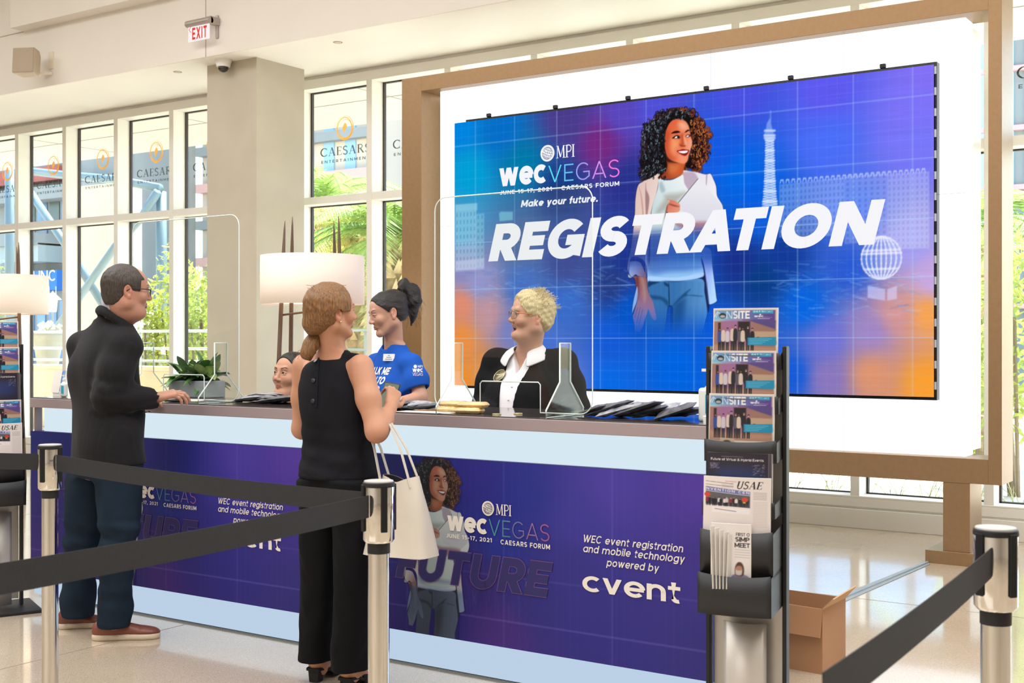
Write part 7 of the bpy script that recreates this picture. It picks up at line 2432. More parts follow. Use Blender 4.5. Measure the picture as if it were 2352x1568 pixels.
v.cone(nb-np.array([0, 0, .03]), hc+HR @ np.array([0, -.022, -.06])*hs, .056, .05, .03)
w_ = L(778, 1000, 5.16); hp_ = L(778, 1105, 5.15)
v.loft([(hp_[2]-.08, hp_[0], hp_[1], .13, .10), (w_[2], w_[0], w_[1], .12, .09), (rs[2]-.1, nb[0], nb[1]+.01, .14, .10), (rs[2]-.0, nb[0], nb[1], .135, .075), (nb[2]+.005, nb[0], nb[1], .075, .055)], .03)
v.chain([rs, (rs+re_)/2, re_, (re_+rw)/2, rw], [.052, .047, .038, .037, .026], .03)
v.chain([ls, (ls+le)/2, le, (le+lw_)/2, lw_], [.052, .046, .038, .036, .026], .03)
v.ell((re_+rw)/2*.35+re_*.65, (.041, .041, .046), .03)
ksL, ksR = L(735, 1300, 5.24), L(812, 1300, 5.1); anL, anR = L(733, 1532, 5.32), L(806, 1548, 5.17)
hL, hR_ = L(742, 1120, 5.2), L(814, 1120, 5.1)
v.chain([hL, ksL, anL], [.075, .05, .034], .03); v.chain([hR_, ksR, anR], [.075, .05, .034], .03)
ftd = PW.c*0; fwd = np.array([-.05, 1, 0]); fwd /= np.linalg.norm(fwd)
for an in (anL, anR):
    v.cone(an+np.array([0, -.02, 0])-np.array([0, 0, an[2]-.085]), an+fwd*.03-np.array([0, 0, an[2]-.075]), .034, .034, .02)
    v.cone(an-np.array([0, 0, 0]), an-np.array([0, .01, an[2]-.085]), .034, .034, .02)
    v.cone(an+fwd*.03-np.array([0, 0, an[2]-.075]), an+fwd*.15-np.array([0, 0, an[2]-.035]), .034, .03, .02)
hd = L(903, 905, 5.17)-rw; hd /= np.linalg.norm(hd)
hand_prims(v, rw+hd*.01, hd, np.array([.9, -.55, .1]), 1, .92, [.75, .8, .85, .9], .05, .5)
hand_prims(v, lw_, (0.1, 1, .1), (0, 0, 1), 1, .9, .5)
body = v.build('body', M_skin, PW.root, face_color(hc, HR, hs, P_w))
# hair drawn back into a low tail
M_hwom = hairmat('hair_auburn', '5E3E24', 'A87848', (75, 75, 6), .4)
def wom_cut(x, y, z):
    ax = np.abs(x)
    front = y-(.058-.25*np.maximum(.02-z, 0)-.3*np.maximum(z-.07, 0))
    low = np.where(y > .0, -(z+.0)+.0, -(z+.095))
    ear = .018-np.sqrt((y+.008)**2+((z+.012)*.75)**2)
    return np.maximum(np.maximum(front, low), np.where(ax > .05, ear, -1))
tie = L(724, 772, 5.16); tail = [L(724, 776, 5.13), L(714, 792, 5.10), L(707, 810, 5.09), L(712, 826, 5.11)]
def wom_extra(v, e):
    e(0, -.03, .035, .088, .1, .092, .03); e(-.005, -.06, -.02, .07, .06, .06, .04); e(-.012, -.085, -.05, .045, .04, .045, .04)
v = hair_shell(hc, HR, hs, .012, .05, .003, wom_extra, wom_cut, .0022, 12, .004)
v.cone(hc+HR @ np.array([-.01, -.1, -.05])*hs, tie, .036, .018, .02)
h1 = v.build('hair', M_hwom, PW.root)
lo2, hi2 = bx_(tail+[tie], .05)
v = Vol(lo2, hi2, .003)
v.chain([tie]+tail, [.017, .026, .029, .025, .008], .02)
v.ripple(lo2, hi2, .004, (80, 80, 20), 4)
v.build('ponytail', M_hwom, PW.root)
v = Vol(tie-.06, tie+.06, .003); v.ell(tie, (.024, .02, .022), .0); v.build('hair_tie', mat('dark_hair_tie', '2A1C14', .7), PW.root)
c_ = tie+np.array([.006, -.024, -.002]); MB().lathe([(0, -.012), (.010, -.007), (.0135, 0), (.010, .007), (0, .012)], tuple(c_), 14).build('hair_bead', mat('pearl_bead', 'E8D9B4', .25, coat=.5), PW.root, smooth=True, local=True)
rnd = random.Random(6); segs = []
for k in range(26):
    a = hc+HR @ np.array([rnd.uniform(-.07, .07), rnd.uniform(-.1, .03), rnd.uniform(.07, .115)])*hs
    b = a+np.array([rnd.uniform(-.03, .03), rnd.uniform(-.03, .03), rnd.uniform(-.01, .02)])
    segs.append([Vector(a), Vector(a*.6+b*.4+np.array([0, 0, .008])), Vector(b)])
for k in range(14):
    a = tail[1]+np.array([rnd.uniform(-.02, .02)]*3); b = a+np.array([rnd.uniform(-.06, .01), rnd.uniform(-.03, .01), rnd.uniform(-.06, .02)])
    segs.append([Vector(a), Vector((a+b)/2+np.array([-.008, 0, .004])), Vector(b)])
wisps('loose_strands', M_hwom, PW.root, segs, .0009)
e_ = hc+HR @ np.array([.083, -.002, -.042])*hs
MB().lathe([(0, -.005), (.004, -.003), (.005, 0), (.004, .003), (0, .005)], tuple(e_), 10).build('earring', mat('gold_earring', 'E0C48C', .2, .9), PW.root, smooth=True, local=True)
# top
M_top = cloth('black_linen', '121218', .8, noise=(40, .12), bump=(350, .3))
hemz = float(L(778, 1096, 5.15)[2])
lo, hi = bx_([rs, ls, nb, w_, hp_], .16); lo[2] = hemz-.03; hi[2] = nb[2]+.05
v = Vol(lo, hi, .006)
v.loft([(hemz, hp_[0], hp_[1], .172, .135, .0), (w_[2]-.02, w_[0], w_[1], .152, .118), (w_[2]+.12, (w_*.4+nb*.6)[0]-.0, (w_*.4+nb*.6)[1], .158, .122), (rs[2]-.06, nb[0], nb[1]+.005, .152, .112), (rs[2]+.005, nb[0], nb[1], .128, .085), (nb[2]-.012, nb[0], nb[1]-.002, .075, .062), (nb[2]+.012, nb[0], nb[1], .064, .056)], .02, 2.3)
for s_, sh in ((1, rs), (-1, ls)): v.cone(nb+np.array([0, 0, -.02]), sh+np.array([-.012*s_, 0, .028]), .035, .026, .025)
for s_, sh, el in ((1, rs, re_), (-1, ls, le)):
    d_ = (el-sh)/np.linalg.norm(el-sh)
    v.ell(sh+d_*.05+np.array([.035*s_, 0, .0]), (.055, .075, .088), .006, None, True)
v.cone(nb+np.array([0, 0, -.005]), hc, .058, .056, .006, True)
v.ripple((lo[0], lo[1], hemz+.02), (hi[0], hi[1], rs[2]-.05), .006, (16, 16, 18), 3)
v.ripple((lo[0], lo[1], hemz), (hi[0], hi[1], w_[2]+.08), .004, (30, 30, 36), 5)
v.cut(lambda X, Y, Z: hemz-Z+0*X+0*Y)
top = v.build('top', M_top, PW.root)
M_btn = mat('black_button', '1E1E26', .3, coat=.3)
pk = []
for (x, y) in ((733, 822), (731, 850), (729, 880), (728, 905), (727, 935)):
    h = stick(PW, [top], x, y)
    if h: pk.append(h)
if len(pk) > 2:
    mb = MB(); vs = []
    for h in pk:
        sdv = h[1].cross(Vector((0, 0, 1))).normalized()
        vs += [h[0]+h[1]*.0025-sdv*.004, h[0]+h[1]*.003+sdv*.004]
    mb.add(vs, [(2*i, 2*i+1, 2*i+3, 2*i+2) for i in range(len(pk)-1)])
    mb.build('placket', M_top, top, local=True, solid=.003)
for (x, y) in ((725.5, 829), (720, 874), (719, 921)):
    h = stick(PW, [top], x, y)
    if h is None: continue
    n = h[1]; Rb = n.to_track_quat('Z', 'Y').to_matrix()
    mb = MB(); prof = [(.0095, 0), (.0095, .003), (.007, .004), (.0, .0035)]; m_ = 16; vs = []; fs = []
    for r, z in prof:
        for k in range(m_): vs.append(h[0]+Rb @ Vector((r*math.cos(k*6.2832/m_), r*math.sin(k*6.2832/m_), z)))
    for i in range(3):
        for k in range(m_): fs.append((i*m_+k, i*m_+(k+1) % m_, (i+1)*m_+(k+1) % m_, (i+1)*m_+k))
    mb.add(vs, fs); mb.build('button', M_btn, top, local=True, smooth='auto')
# trousers
M_trs = cloth('black_crepe', '0C0C10', .85, bump=(300, .2))
cuL, cuR = L(728, 1513, 5.31), L(806, 1536, 5.17)
lo, hi = bx_([hL, hR_, ksL, ksR, cuL, cuR], .2); lo[2] = .04; hi[2] = hemz+.1
v = Vol(lo, hi, .0075)
for h_, k_, c_ in ((hL, ksL, cuL), (hR_, ksR, cuR)):
    v.loft([(c_[2], c_[0], c_[1], .070, .092), (k_[2], k_[0], k_[1], .076, .086), ((k_*.4+h_*.6)[2], (k_*.4+h_*.6)[0], (k_*.4+h_*.6)[1], .084, .10), (h_[2]+.03, h_[0], h_[1], .090, .115)], .02, 2.2)
v.loft([(hL[2]-.02, hp_[0], hp_[1], .155, .115), (hemz+.06, hp_[0], hp_[1], .155, .12)], .05)
v.ripple(lo, (hi[0], hi[1], hL[2]), .007, (20, 20, 3), 6)
v.ripple(lo, (hi[0], hi[1], hL[2]+.1), .003, (40, 40, 8), 8)
v.build('trousers', M_trs, PW.root)
M_heel = mat('black_suede', '141214', .8)
for an in (anL, anR):
    f = Vector((fwd[0], fwd[1], 0)); x0 = Vector((an[0], an[1], 0))-f*.025
    sdv = Vector((f.y, -f.x, 0))
    s_ = MB().prism([(-.022, 0), (.022, 0), (.028, .062), (-.028, .062)], x0-f*.022, sdv, (0, 0, 1), f*.045).build('heel', M_heel, PW.root, local=True, bevel=.003)
    so = MB(); vs = []; fs = []
    n = 8
    for i in range(n+1):
        t = i/n; c = x0+f*(-.03+.23*t)
        z = .062-.05*min(1, max(0, (t-.2)/.5))**1.2; w_i = .03+.012*math.sin(math.pi*t)-(.012 if t > .95 else 0)
        vs += [c-sdv*w_i+Vector((0, 0, z)), c+sdv*w_i+Vector((0, 0, z)), c+sdv*w_i+Vector((0, 0, max(z-.012, 0))), c-sdv*w_i+Vector((0, 0, max(z-.012, 0)))]
        if i:
            a = (i-1)*4; fs += [(a+k, a+(k+1) % 4, a+4+(k+1) % 4, a+4+k) for k in range(4)]
    fs += [(3, 2, 1, 0), (n*4, n*4+1, n*4+2, n*4+3)]
    so.add(vs, fs).build('sole', M_heel, PW.root, local=True)
    stp = MB().sheet(lambda u, w: tuple(x0+f*(.07+.06*w)+sdv*(.045*math.cos(math.pi*u))+Vector((0, 0, .012+.055*math.sin(math.pi*u)*(1-.25*w)))), 12, 2)
    stp.build('strap', M_heel, PW.root, local=True, smooth=True, solid=.004)

# tote bag on her elbow
bt = [at(895, 1103, D=4.93), at(940, 1097, D=4.95)]
bc = at(902, 1278, D=4.92)
bz0 = bc.z; bz1 = at(910, 1100, D=4.93).z
cb = at(921, 1200, D=4.97)
t = thing('tote_bag', 'off-white leather tote bag hanging from the elbow of the woman in black', 'bag', (cb.x, cb.y, bz0))
M_tote = mat('tote_leather', 'D2C8BA', .5, noise=(9, .04), bump=(160, .12))
ang = TH+math.radians(-28)
def tote(inset, m, name, z0f, z1f):
    mb = MB(); vs = []; fs = []; n = 40; rows = 10
    for j in range(rows+1):
        f = z0f+(z1f-z0f)*j/rows
        w = (.146*(1-f)+.082*f)-inset; d = (.078*(1-f)+.040*f)-inset; ex = 5.5*(1-f)+2.2*f
        for k in range(n):
            a = 2*math.pi*k/n; ca, sa = math.cos(a), math.sin(a)
            r = (abs(ca/w)**ex+abs(sa/d)**ex)**(-1/ex)
            sag = .006*math.sin(a*2+f*3)
            x, y = (r+sag)*ca, (r+sag)*sa
            z = (bz1-bz0)*f+(.012*math.cos(2*a)*f*f)
            vs.append((x*math.cos(ang)-y*math.sin(ang), x*math.sin(ang)+y*math.cos(ang), z))
        if j:
            for k in range(n): fs.append(((j-1)*n+k, (j-1)*n+(k+1) % n, j*n+(k+1) % n, j*n+k))
    fs.append(tuple(range(n-1, -1, -1)))
    mb.add(vs, fs)
    return mb.build(name, m, t, local=True, smooth='auto')
tote(0, M_tote, 'shell', 0, 1); tote(.003, mat('tote_lining', '2E2A30', .8), 'lining', .02, .995)
eb = Vector((PW.o.x+re_[0]*PW.c-re_[1]*PW.s, PW.o.y+re_[0]*PW.s+re_[1]*PW.c, re_[2]))
fo = Vector((PW.o.x+rw[0]*PW.c-rw[1]*PW.s, PW.o.y+rw[0]*PW.s+rw[1]*PW.c, rw[2]))
hang = eb*.72+fo*.28
org = Vector((cb.x, cb.y, bz0))
ux, uy = Vector((math.cos(ang), math.sin(ang), 0)), Vector((-math.sin(ang), math.cos(ang), 0))
for sg in (-1, 1):
    p0 = org+ux*.07+uy*.036*sg+Vector((0, 0, bz1-bz0-.03)); p1 = org-ux*.07+uy*.036*sg+Vector((0, 0, bz1-bz0-.03))
    side = (fo-eb); side.z = 0; side.normalize(); topp = hang+Vector((0, 0, .052))
    acr = side.cross(Vector((0, 0, 1)))
    off = side*.012*sg
    pts = [p0, p0*.5+(topp+acr*.05)*.5+off*.5, hang+acr*.05+off, topp+acr*.02+off+Vector((0, 0, -.006)), topp-acr*.02+off+Vector((0, 0, -.006)), hang-acr*.05+off, p1*.5+(topp-acr*.05)*.5+off*.5, p1]
    P = [pts[0]]
    for i in range(len(pts)-1):
        for f in (.34, .67, 1): P.append(pts[i]*(1-f)+pts[i+1]*f)
    mb = MB(); vs = []; fs = []
    for i, p in enumerate(P):
        d = (P[min(i+1, len(P)-1)]-P[max(i-1, 0)]).normalized(); w = side*.0095
        n_ = d.cross(side).normalized()*.0014
        vs += [p-w-n_, p+w-n_, p+w+n_, p-w+n_]
        if i:
            a = (i-1)*4; fs += [(a+k, a+(k+1) % 4, a+4+(k+1) % 4, a+4+k) for k in range(4)]
    mb.add(vs, fs).build('strap', M_tote, t, smooth='auto')
# her phone
c_ = at(892, 914, D=5.2)
t = thing('phone', 'phone with a pale screen held up by the woman with the tote', 'phone', tuple(c_))
vdir = Vector((-TS, TC, 0)); rdir = Vector((TC, TS, 0))
up_ = (Vector((0, 0, 1))*.86+vdir*.45+rdir*.22).normalized(); nn = (-vdir*.86+Vector((0, 0, .45))+rdir*-.1).normalized(); xx = up_.cross(nn).normalized(); nn = xx.cross(up_)
Rm = Matrix((xx, up_, nn)).transposed()
MB().obox(c_, (.07, .145, .008), Rm).build('case', M_black, t, bevel=.003)
MB().obox(c_+nn*.0043, (.062, .132, .0008), Rm).build('screen', emat('phone_screen', '8F9A86', .75), t)

# ================================================================ the three women behind the counter
def staff_base(PS, hc, HR, hs, P, nb, shs, els, wrs, tw, td, hand=True, arm=(.046, .042, .035, .026), zh=.0028, hipz=.98):
    rs, ls = shs; lo, hi = bx_([hc, nb, rs, ls]+list(els)+list(wrs), .12); lo[2] = .9; hi[2] = hc[2]+.16
    v = Vol(lo, hi, .009, [(hc-np.array([.135, .135, .15]), hc+np.array([.135, .135, .15]), zh)])
    head_prims(v, hc, HR, hs, P)
    v.cone(nb-np.array([0, 0, .03]), hc+HR @ np.array([0, -.022, -.06])*hs, P.get('neck', .052), P.get('neck', .052)*.93, .03)
    if P.get('full'): v.cone(nb, hc+HR @ np.array([0, .015, -.1])*hs, .05, .045, .03)
    v.loft([(.92, nb[0], nb[1], tw*.85, td*.85), (rs[2]-.1, nb[0], nb[1], tw*.85, td*.85), (rs[2]-.01, nb[0], nb[1]-.01, tw*.74, td*.42), (nb[2], nb[0], nb[1]-.01, tw*.4, td*.34)], .03)
    for sh, el, wr in zip(shs, els, wrs):
        v.chain([sh, el, wr], [arm[0], arm[2], arm[3]], .03)
        if hand:
            d = wr-el; d = d/np.linalg.norm(d); d[2] *= .3
            hand_prims(v, wr, d, (0, 0, 1), 1 if sh is rs else -1, .9, .35)
    return v.build('body', M_skin, PS.root, face_color(hc, HR, hs, P))
def legs(PS, w, m, shoe_m=M_black, d=.0):
    """trousers and shoes below the counter"""
    v = Vol((-w-.1, -.2, .03), (w+.1, .2, 1.02), .012)
    for s_ in (-1, 1): v.chain([(s_*w*.5, d, .95), (s_*w*.5, d, .5), (s_*w*.52, d, .07)], [.1, .075, .06], .02)
    v.ell((0, d, .95), (w*.95, .12, .1), .04)
    v.build('trousers', m, PS.root)
    for s_ in (-1, 1): MB().obox((s_*w*.52, d+.05, .035), (.085, .25, .07)).build('shoe', shoe_m, PS.root, local=True, bevel=.02)

# --- the woman in the blue T-shirt
PT = Person('woman in a blue printed T-shirt with a dark ponytail, looking down at the counter', 915, 6.78, 235)
L = PT.L
hc = L(889, 719, 6.74); HR = PT.head_R(246, -13, 3); hs = 1.0
nb = L(905, 790, 6.80)
ls, rs = L(946, 834, 6.66), L(866, 834, 6.92)
le, lw_ = L(966, 912, 6.60), L(888, 932, 6.42)
re_, rw = L(845, 905, 6.85), L(852, 938, 6.5)
P_t = dict(skin='CB9C86', lip='B4685E', brow='2A1E1A', iris='2A1C14', blush='C97A68', browa=.9, lids=True, w=.98, nose=.9)
staff_base(PT, hc, HR, hs, P_t, nb, (rs, ls), (re_, le), (rw, lw_), .18, .12)
M_hblk = hairmat('hair_black', '0C0A0B', '241D1C', (70, 10, 60), .38)
def t_cut(x, y, z):
    ax = np.abs(x)
    front = y-(.064+.3*np.maximum(z-.06, 0)-.95*np.maximum(.058-z, 0))
    low = np.where(y > -.02, -(z+.012), -(z+.06))
    ear = .021-np.sqrt((y+.012)**2+((z+.006)*.72)**2)
    return np.maximum(np.maximum(front, low), np.where(ax > .05, ear, -1))
v = hair_shell(hc, HR, hs, .006, .05, .003, lambda v, e: (e(0, -.05, -.02, .06, .06, .055, .03), e(0, -.07, .065, .045, .05, .045, .04)), t_cut, .0015, 21)
v.build('hair', M_hblk, PT.root)
tl = [L(918, 664, 6.80), L(928, 654, 6.86), L(943, 668, 6.88), L(950, 695, 6.88), L(948, 720, 6.87), L(944, 744, 6.86)]
lo, hi = bx_(tl, .07); v = Vol(lo, hi, .0035)
v.chain(tl, [.022, .034, .042, .040, .030, .010], .02); v.ripple(lo, hi, .008, (50, 50, 26), 9); v.ripple(lo, hi, .004, (120, 120, 40), 10)
v.build('ponytail', M_hblk, PT.root)
rnd = random.Random(8); segs = []
for k in range(110):
    i = rnd.randrange(1, 5); a = tl[i]+np.array([rnd.uniform(-.03, .03) for _ in range(3)]); b = a+np.array([rnd.uniform(-.04, .04), rnd.uniform(-.05, .03), rnd.uniform(-.08, .005)])
    segs.append([Vector(a), Vector((a+b)/2+np.array([0, -.008, .01])), Vector(b)])
wisps('loose_strands', M_hblk, PT.root, segs, .0005)
M_tee = cloth('blue_jersey', '1D57B8', .85, bump=(350, .15))
lo, hi = bx_([rs, ls, nb, le, re_], .16); lo[2] = .93; hi[2] = nb[2]+.06
v = Vol(lo, hi, .006)
v.loft([(.95, nb[0], nb[1]+.0, .195, .14), (1.15, nb[0], nb[1]+.005, .19, .135), (rs[2]-.13, nb[0], nb[1]+.012, .19, .128), (rs[2]-.02, nb[0], nb[1], .155, .09), (nb[2]-.05, nb[0], nb[1], .105, .075), (nb[2]-.0, nb[0], nb[1], .066, .06)], .02, 2.2)
for s_, sh, el in ((1, rs, re_), (-1, ls, le)):
    v.cone(nb+np.array([0, 0, -.045]), sh+np.array([0, 0, .0]), .05, .048, .03)
    v.chain([sh, sh*.5+el*.5, sh*.22+el*.78], [.054, .063, .064], .035)
    v.cone(sh*.3+el*.7, el, .05, .05, .004, True)
v.cone(nb+np.array([0, .015, .002]), nb+np.array([0, .03, .12]), .053, .06, .006, True)
v.ripple(lo, hi, .006, (24, 24, 16), 14); v.ripple((lo[0], lo[1], .95), (hi[0], hi[1], 1.25), .006, (20, 20, 40), 15)
for s_, sh, el in ((1, rs, re_), (-1, ls, le)):
    d_ = (el-sh)/np.linalg.norm(el-sh); e_ = sh*.24+el*.76
    X, Y, Z = v.grid((slice(None),)*3)
    pl_ = (X-e_[0])*d_[0]+(Y-e_[1])*d_[1]+(Z-e_[2])*d_[2]
    nearm = np.sqrt((X-el[0])**2+(Y-el[1])**2+(Z-el[2])**2) < .13
    v.F = np.where(nearm, np.maximum(v.F, pl_), v.F).astype(np.float32)
tee = v.build('t_shirt', M_tee, PT.root)
# neckband
M_ink = mat('white_ink', 'E6E2E4', .7)
fwd = Vector((0, 1, 0))
y0 = nb[1]+.3
for i, (s, z, sz) in enumerate((('WALK ME', nb[2]-.165, .040), ('STEP IN TO', nb[2]-.215, .040), ('YOUR', nb[2]-.265, .040), ('FUTURE', nb[2]-.315, .040))):
    w_, pp = text(s, .24, .12, .12)
    sx_ = .20/text('WALK ME', .24, .12, .12)[0]
    re_o = (.0, .006, .022, .026)[i]
    drape(PT, pp, (nb[0]-.10+re_o+w_*sx_, y0, z), (-1, 0, 0), (0, 0, 1), sx_, sz, [tee], (0, -1, 0), M_ink, tee)
sd = Vector(((ls-rs)[0], (ls-rs)[1], 0)).normalized()
sc0 = ls*.5+le*.5
vL = Vector((-(math.cos(math.radians(235-90))), 0, 0))
# sleeve mark: faces the camera side
camL = Vector((0, 0, EYE))-PT.o; camL = Vector((camL.x*PT.c+camL.y*PT.s, -camL.x*PT.s+camL.y*PT.c, 0)).normalized()
ru = Vector((0, 0, 1)).cross(camL).normalized()
for s, dz, sz, w in (('MPI', .017, .012, None), ('wec', -.006, .024, .055), ('VEGAS', -.026, .017, .055)):
    w_, pp = (serif(s, .16, 0, .02) if s == 'MPI' else text(s, .2 if s == 'wec' else .1, 0, .06))
    ww = w or .028
    o_ = Vector(L(961, 852, 6.5))+ru*(-.030 if w else -.003)+Vector((0, 0, dz))
    drape(PT, pp, o_+camL*.2, ru, (0, 0, 1), ww/w_, sz, [tee], -camL, M_ink, tee)
o_ = Vector(L(961, 852, 6.5))+ru*-.015+Vector((0, 0, .023))
drape(PT, [[(math.cos(a), math.sin(a)) for a in np.linspace(0, 6.2832, 15)[:-1]]], o_+camL*.2, ru, (0, 0, 1), .009, .009, [tee], -camL, M_ink, tee, name='globe_mark')
h = stick(PT, [tee], 895, 821)
if h:
    n = (h[1]+camL*.6).normalized(); ux = Vector((0, 0, 1)).cross(n).normalized(); uz = n.cross(ux)
    Rb = Matrix((ux, n, uz)).transposed()
    bd = MB().obox(h[0]+n*.008, (.07, .003, .038), Rb).build('name_badge', M_white, tee, local=True)
    for k, wd in enumerate((.012, .03, .044)): MB().obox(h[0]+n*.0098+uz*(.01-.01*k), (wd, .0006, .004), Rb).build('badge_print', mat('badge_ink', '6E8FB8', .6), bd, local=True)
legs(PT, .2, cloth('dark_trousers', '20222C'))

# --- the laughing woman with short blond hair
PB = Person('laughing woman with short blond hair in a black jacket and white collar', 1215, 6.34, 216)
L = PB.L
hc = L(1219, 724, 6.30); HR = PB.head_R(250, 3, -3); hs = 1.05
nb = L(1214, 806, 6.36)
rs, ls = L(1142, 832, 6.47), L(1292, 832, 6.26)
re_, rw = L(1112, 930, 6.46), L(1128, 956, 6.2)
le, lw_ = L(1326, 935, 6.18), L(1270, 960, 6.0)
P_b = dict(skin='D2A088', lip='B85F56', brow='A98C6C', iris='5A6A70', blush='D07A66', browa=.5, open=.012, smile=1.0, full=.008, neck=.06, w=1.02, nose=1.0)
staff_base(PB, hc, HR, hs, P_b, nb, (rs, ls), (re_, le), (rw, lw_), .2, .14, arm=(.055, .05, .042, .029))
M_hbl = hairmat('hair_blond', 'C2A670', 'F0E2B8', (80, 80, 18), .5)
def b_cut(x, y, z):
    ax = np.abs(x)
    front = y-(.072+.2*np.maximum(z-.06, 0)-.75*np.maximum(.045-z, 0))
    low = np.where(y > -.005, -(z+.022), -(z+.078))
    ear = .013-np.sqrt((y+.004)**2+((z+.02)*.8)**2)
    return np.maximum(np.maximum(front, low), np.where(ax > .05, ear, -1))
v = hair_shell(hc, HR, hs, .009, .05, .003, lambda v, e: (e(0, -.05, -.02, .07, .065, .06, .03), e(0, .03, .075, .055, .05, .04, .03)), b_cut, .004, 31, -.002)
v.build('hair', M_hbl, PB.root)
rnd = random.Random(9); segs = []
for k in range(520):
    th, ph = rnd.uniform(0, 6.28), rnd.uniform(.05, 1.5)
    n = np.array([math.sin(ph)*math.cos(th), math.sin(ph)*math.sin(th), math.cos(ph)])
    p = np.array([0, -.02, .03])+n*np.array([.083, .103, .095])
    if p[1] > .05 and p[2] < .07: continue
    a = hc+HR @ p*hs; b = hc+HR @ (p+n*rnd.uniform(.001, .010)+np.array([rnd.uniform(-.012, .012), rnd.uniform(-.03, .006), rnd.uniform(-.01, .012)]))*hs
    segs.append([Vector(a-(b-a)*.5), Vector((a+b)/2), Vector(b)])
wisps('loose_strands', M_hbl, PB.root, segs, .0010)
glasses(HP(hc, HR, hs), mat('grey_spectacles', '6A7076', .3), PB.root, .0235, .0175, .104, -.002, am=mat('orange_temple', 'D07A3A', .35))
# white shirt with a wide collar
M_wsh = cloth('white_cotton', 'E9E4E8', .8, bump=(200, .12))
lo, hi = bx_([rs, ls, nb], .2); lo[2] = .93; hi[2] = nb[2]+.1
v = Vol(lo, hi, .006)
prof = [(.95, nb[0], nb[1]+.01, .20, .175), (1.12, nb[0], nb[1]+.015, .20, .175), (rs[2]-.12, nb[0], nb[1]+.015, .195, .15), (rs[2]-.03, nb[0], nb[1], .17, .10), (nb[2]-.02, nb[0], nb[1], .10, .075), (nb[2]+.0, nb[0], nb[1], .075, .065)]
v.loft(prof, .02, 2.2)
X, Y, Z = v.grid((slice(None),)*3)
v.F = np.where(Y > nb[1]-.02, np.maximum(v.F, ((Z-(nb[2]-.125))*.42-np.abs(X-nb[0]))*.9), v.F).astype(np.float32)
v.cone(nb+np.array([0, .0, -.0]), nb+np.array([0, .02, .12]), .062, .07, .006, True)
v.ripple((lo[0], lo[1], .95), hi, .004, (30, 30, 24), 17)
shirt = v.build('shirt', M_wsh, PB.root)
cl = MB()
def colr(s_):
    vs = []
    for i in range(9):
        f = i/8; a = math.radians(-95+f*185)
        inner = nb+np.array([s_*.066*math.cos(math.radians(-90+f*150)), -.066*math.sin(math.radians(90-f*170))*1.0+0, .045-.05*f*f])
        outer = inner+np.array([s_*(.024+.055*math.sin(math.pi*min(1, f*1.02))), .02+.03*f, -.055-.03*f])
        vs += [Vector(inner), Vector(inner*.5+outer*.5+np.array([s_*.012, .008, .012])), Vector(outer)]
    fs = []
    for i in range(8):
        a = i*3; fs += [(a, a+1, a+4, a+3), (a+1, a+2, a+5, a+4)]
    return vs, fs
for s_ in (-1, 1): cl = MB().add(*colr(s_)).build('shirt_collar', M_wsh, PB.root, smooth=True, local=True, solid=.005, sub=1)
M_jk = cloth('black_jacket', '0E0D10', .8, bump=(260, .2))
lo, hi = bx_([rs, ls, nb, le, re_, rw, lw_], .17); lo[2] = .93; hi[2] = nb[2]+.06
v = Vol(lo, hi, .006)
v.loft([(p[0], p[1], p[2], p[3]+.018, p[4]+.012) for p in prof[:-1]], .02, 2.2)
for s_, sh, el, wr in ((1, rs, re_, rw), (-1, ls, le, lw_)):
    v.cone(nb+np.array([0, -.02, -.04]), sh, .06, .066, .035)
    v.chain([sh, sh*.5+el*.5, el], [.072, .072, .064], .035); v.chain([el, wr-(wr-el)*.12], [.064, .05], .02)
    v.cone(wr-(wr-el)*.16, wr+(wr-el)*.1, .04, .045, .004, True)
v.ripple(lo, hi, .006, (22, 22, 12), 18)
for wdt, zc in ((1, 0),):
    X, Y, Z = v.grid((slice(None),)*3)
    f = np.clip((nb[2]-Z)/(nb[2]-.95), 0, 1)
    hw = .085-.045*np.clip(f*1.6, 0, 1)+.012*np.clip((f-.55)/.45, 0, 1)
    gap = hw-np.abs(X-nb[0]-.005)
    v.F = np.where(Y > nb[1]+.02, np.maximum(v.F, gap), v.F).astype(np.float32)
v.cone(nb+np.array([0, .0, -.02]), hc, .085, .09, .006, True)
jk = v.build('jacket', M_jk, PB.root)
h = stick(PB, [jk], 1148, 863)
if h:
    n = h[1]; Rb = n.to_track_quat('Z', 'Y').to_matrix()
    def disc(r, z0, z1, m, name, par):
        mb = MB(); vs = []; fs = []; q = 26
        for rr, z in ((r, z0), (r, (z0+z1)/2), (r*.85, z1), (0.001, z1)):
            for k in range(q): vs.append(h[0]+Rb @ Vector((rr*math.cos(k*6.2832/q), rr*math.sin(k*6.2832/q), z)))
        for i in range(3):
            for k in range(q): fs.append((i*q+k, i*q+(k+1) % q, (i+1)*q+(k+1) % q, (i+1)*q+k))
        return mb.add(vs, fs).build(name, m, par, local=True, smooth='auto')
    b_ = disc(.036, .0, .008, mat('pin_badge', '7E735C', .25, .5, noise=(40, .3)), 'pin_badge', jk)
    rim = MB().tube([h[0]+Rb @ Vector((.036*math.cos(a), .036*math.sin(a), .005)) for a in np.linspace(0, 6.2832, 27)[:-1]], .0022, 6, closed=True).build('badge_rim', mat('badge_gold', 'C2B488', .25, .8), b_, smooth=True, local=True)
    camB = Vector((0, 0, EYE))-PB.o; 
    ux = Vector((0, 0, 1)).cross(n).normalized(); uz = n.cross(ux)
    ps = []
    for k in range(7): ps.append([(-.02+k*.006, 0), (-.016+k*.006, 0), (-.016+k*.006, .006), (-.02+k*.006, .006)])
    MB().polys(ps, h[0]+n*.0086, ux, uz).build('badge_print', mat('badge_cream', 'DDD2B4', .5), b_, local=True)
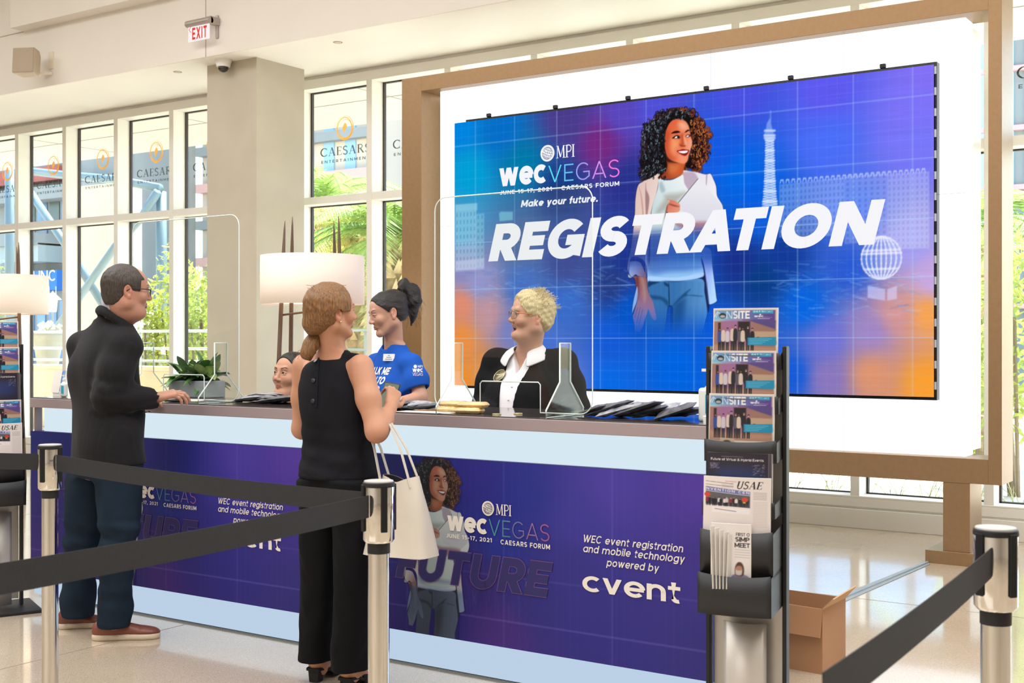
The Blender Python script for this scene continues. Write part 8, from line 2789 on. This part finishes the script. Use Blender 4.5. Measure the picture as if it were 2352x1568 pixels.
for k in range(3):
    z = nb[2]-.16-.075*k
    h = stick(PB, [shirt], 1184-8*k, 858+30*k)
    if h: MB().lathe([(0, -.003), (.005, -.002), (.005, .002), (0, .003)], tuple(h[0]+h[1]*.002), 10).build('shirt_button', M_white, shirt, smooth=True, local=True)
legs(PB, .21, cloth('black_trousers', '141418'))

# --- the seated woman whose face shows above the counter
PC = Person('dark-haired woman seated behind the counter, only her face showing', 676, 7.08, 215)
L = PC.L
hc = L(671, 862, 7.02); HR = PC.head_R(218, 8, -2); hs = 1.12
nb = L(678, 938, 7.1)
rs, ls = L(645, 962, 7.2), L(730, 962, 7.0)
re_, le = rs+np.array([.04, .06, -.24]), ls+np.array([-.04, .06, -.24])
rw, lw_ = re_+np.array([-.05, .2, .05]), le+np.array([.05, .2, .05])
P_c = dict(skin='C9967A', lip='A85C52', brow='241814', iris='2A1A12', blush='C46F5C', browa=.95, browh=.0048, gaze=.002, gazez=.001, full=.003)
rs_, ls_ = rs, ls
lo, hi = bx_([hc, nb, rs, ls], .16); lo[2] = .5; hi[2] = hc[2]+.17
v = Vol(lo, hi, .010, [(hc-np.array([.15, .15, .16]), hc+np.array([.15, .15, .16]), .003)])
head_prims(v, hc, HR, hs, P_c)
v.cone(nb-np.array([0, 0, .03]), hc+HR @ np.array([0, -.022, -.06])*hs, .054, .05, .03)
v.loft([(.52, nb[0], nb[1], .17, .12), (rs[2]-.05, nb[0], nb[1], .16, .1), (nb[2], nb[0], nb[1], .07, .06)], .03)
v.chain([rs, re_, rw], [.045, .036, .026], .03); v.chain([ls, le, lw_], [.045, .036, .026], .03)
v.build('body', M_skin, PC.root, face_color(hc, HR, hs, P_c))
v = hair_shell(hc, HR, hs, .008, .05, .0033, lambda v, e: e(0, -.06, -.01, .06, .06, .06, .03), t_cut, .0015, 41)
v.build('hair', M_hblk, PC.root)
v = Vol((lo[0]-.05, lo[1], .48), (hi[0]+.05, hi[1]+.05, nb[2]+.05), .010)
v.loft([(.5, nb[0], nb[1], .2, .145), (rs[2]-.1, nb[0], nb[1], .185, .125), (rs[2], nb[0], nb[1], .16, .085), (nb[2]-.0, nb[0], nb[1], .075, .068)], .02, 2.2)
v.chain([rs, re_], [.06, .055], .03); v.chain([ls, le], [.06, .055], .03)
v.build('top', cloth('dark_top', '20212A'), PC.root)
v = Vol((-.3, -.2, .04), (.3, .6, .62), .014)
for s_ in (-1, 1): v.chain([(nb[0]+s_*.09, nb[1], .5), (nb[0]+s_*.1, nb[1]+.42, .5), (nb[0]+s_*.1, nb[1]+.40, .08)], [.1, .075, .055], .02)
v.build('trousers', cloth('dark_trousers', '20222C'), PC.root)
cw = at(680, 784, D=7.12)
t = thing('office_chair', 'dark swivel chair under the seated woman behind the counter', 'chair', (cw.x, cw.y, 0))
MB().lathe([(0, .36), (.2, .36), (.22, .385), (.2, .40), (0, .405)], (cw.x, cw.y, 0), 24).build('seat', M_black, t, smooth='auto')
MB().lathe([(.03, .06), (.03, .36)], (cw.x, cw.y, 0), 12).build('column', M_chrome, t, smooth='auto')
for k in range(5):
    a = k*2*math.pi/5
    MB().bar((cw.x, cw.y, .07), (cw.x+.28*math.cos(a), cw.y+.28*math.sin(a), .04), .03).build('leg', M_black, t)
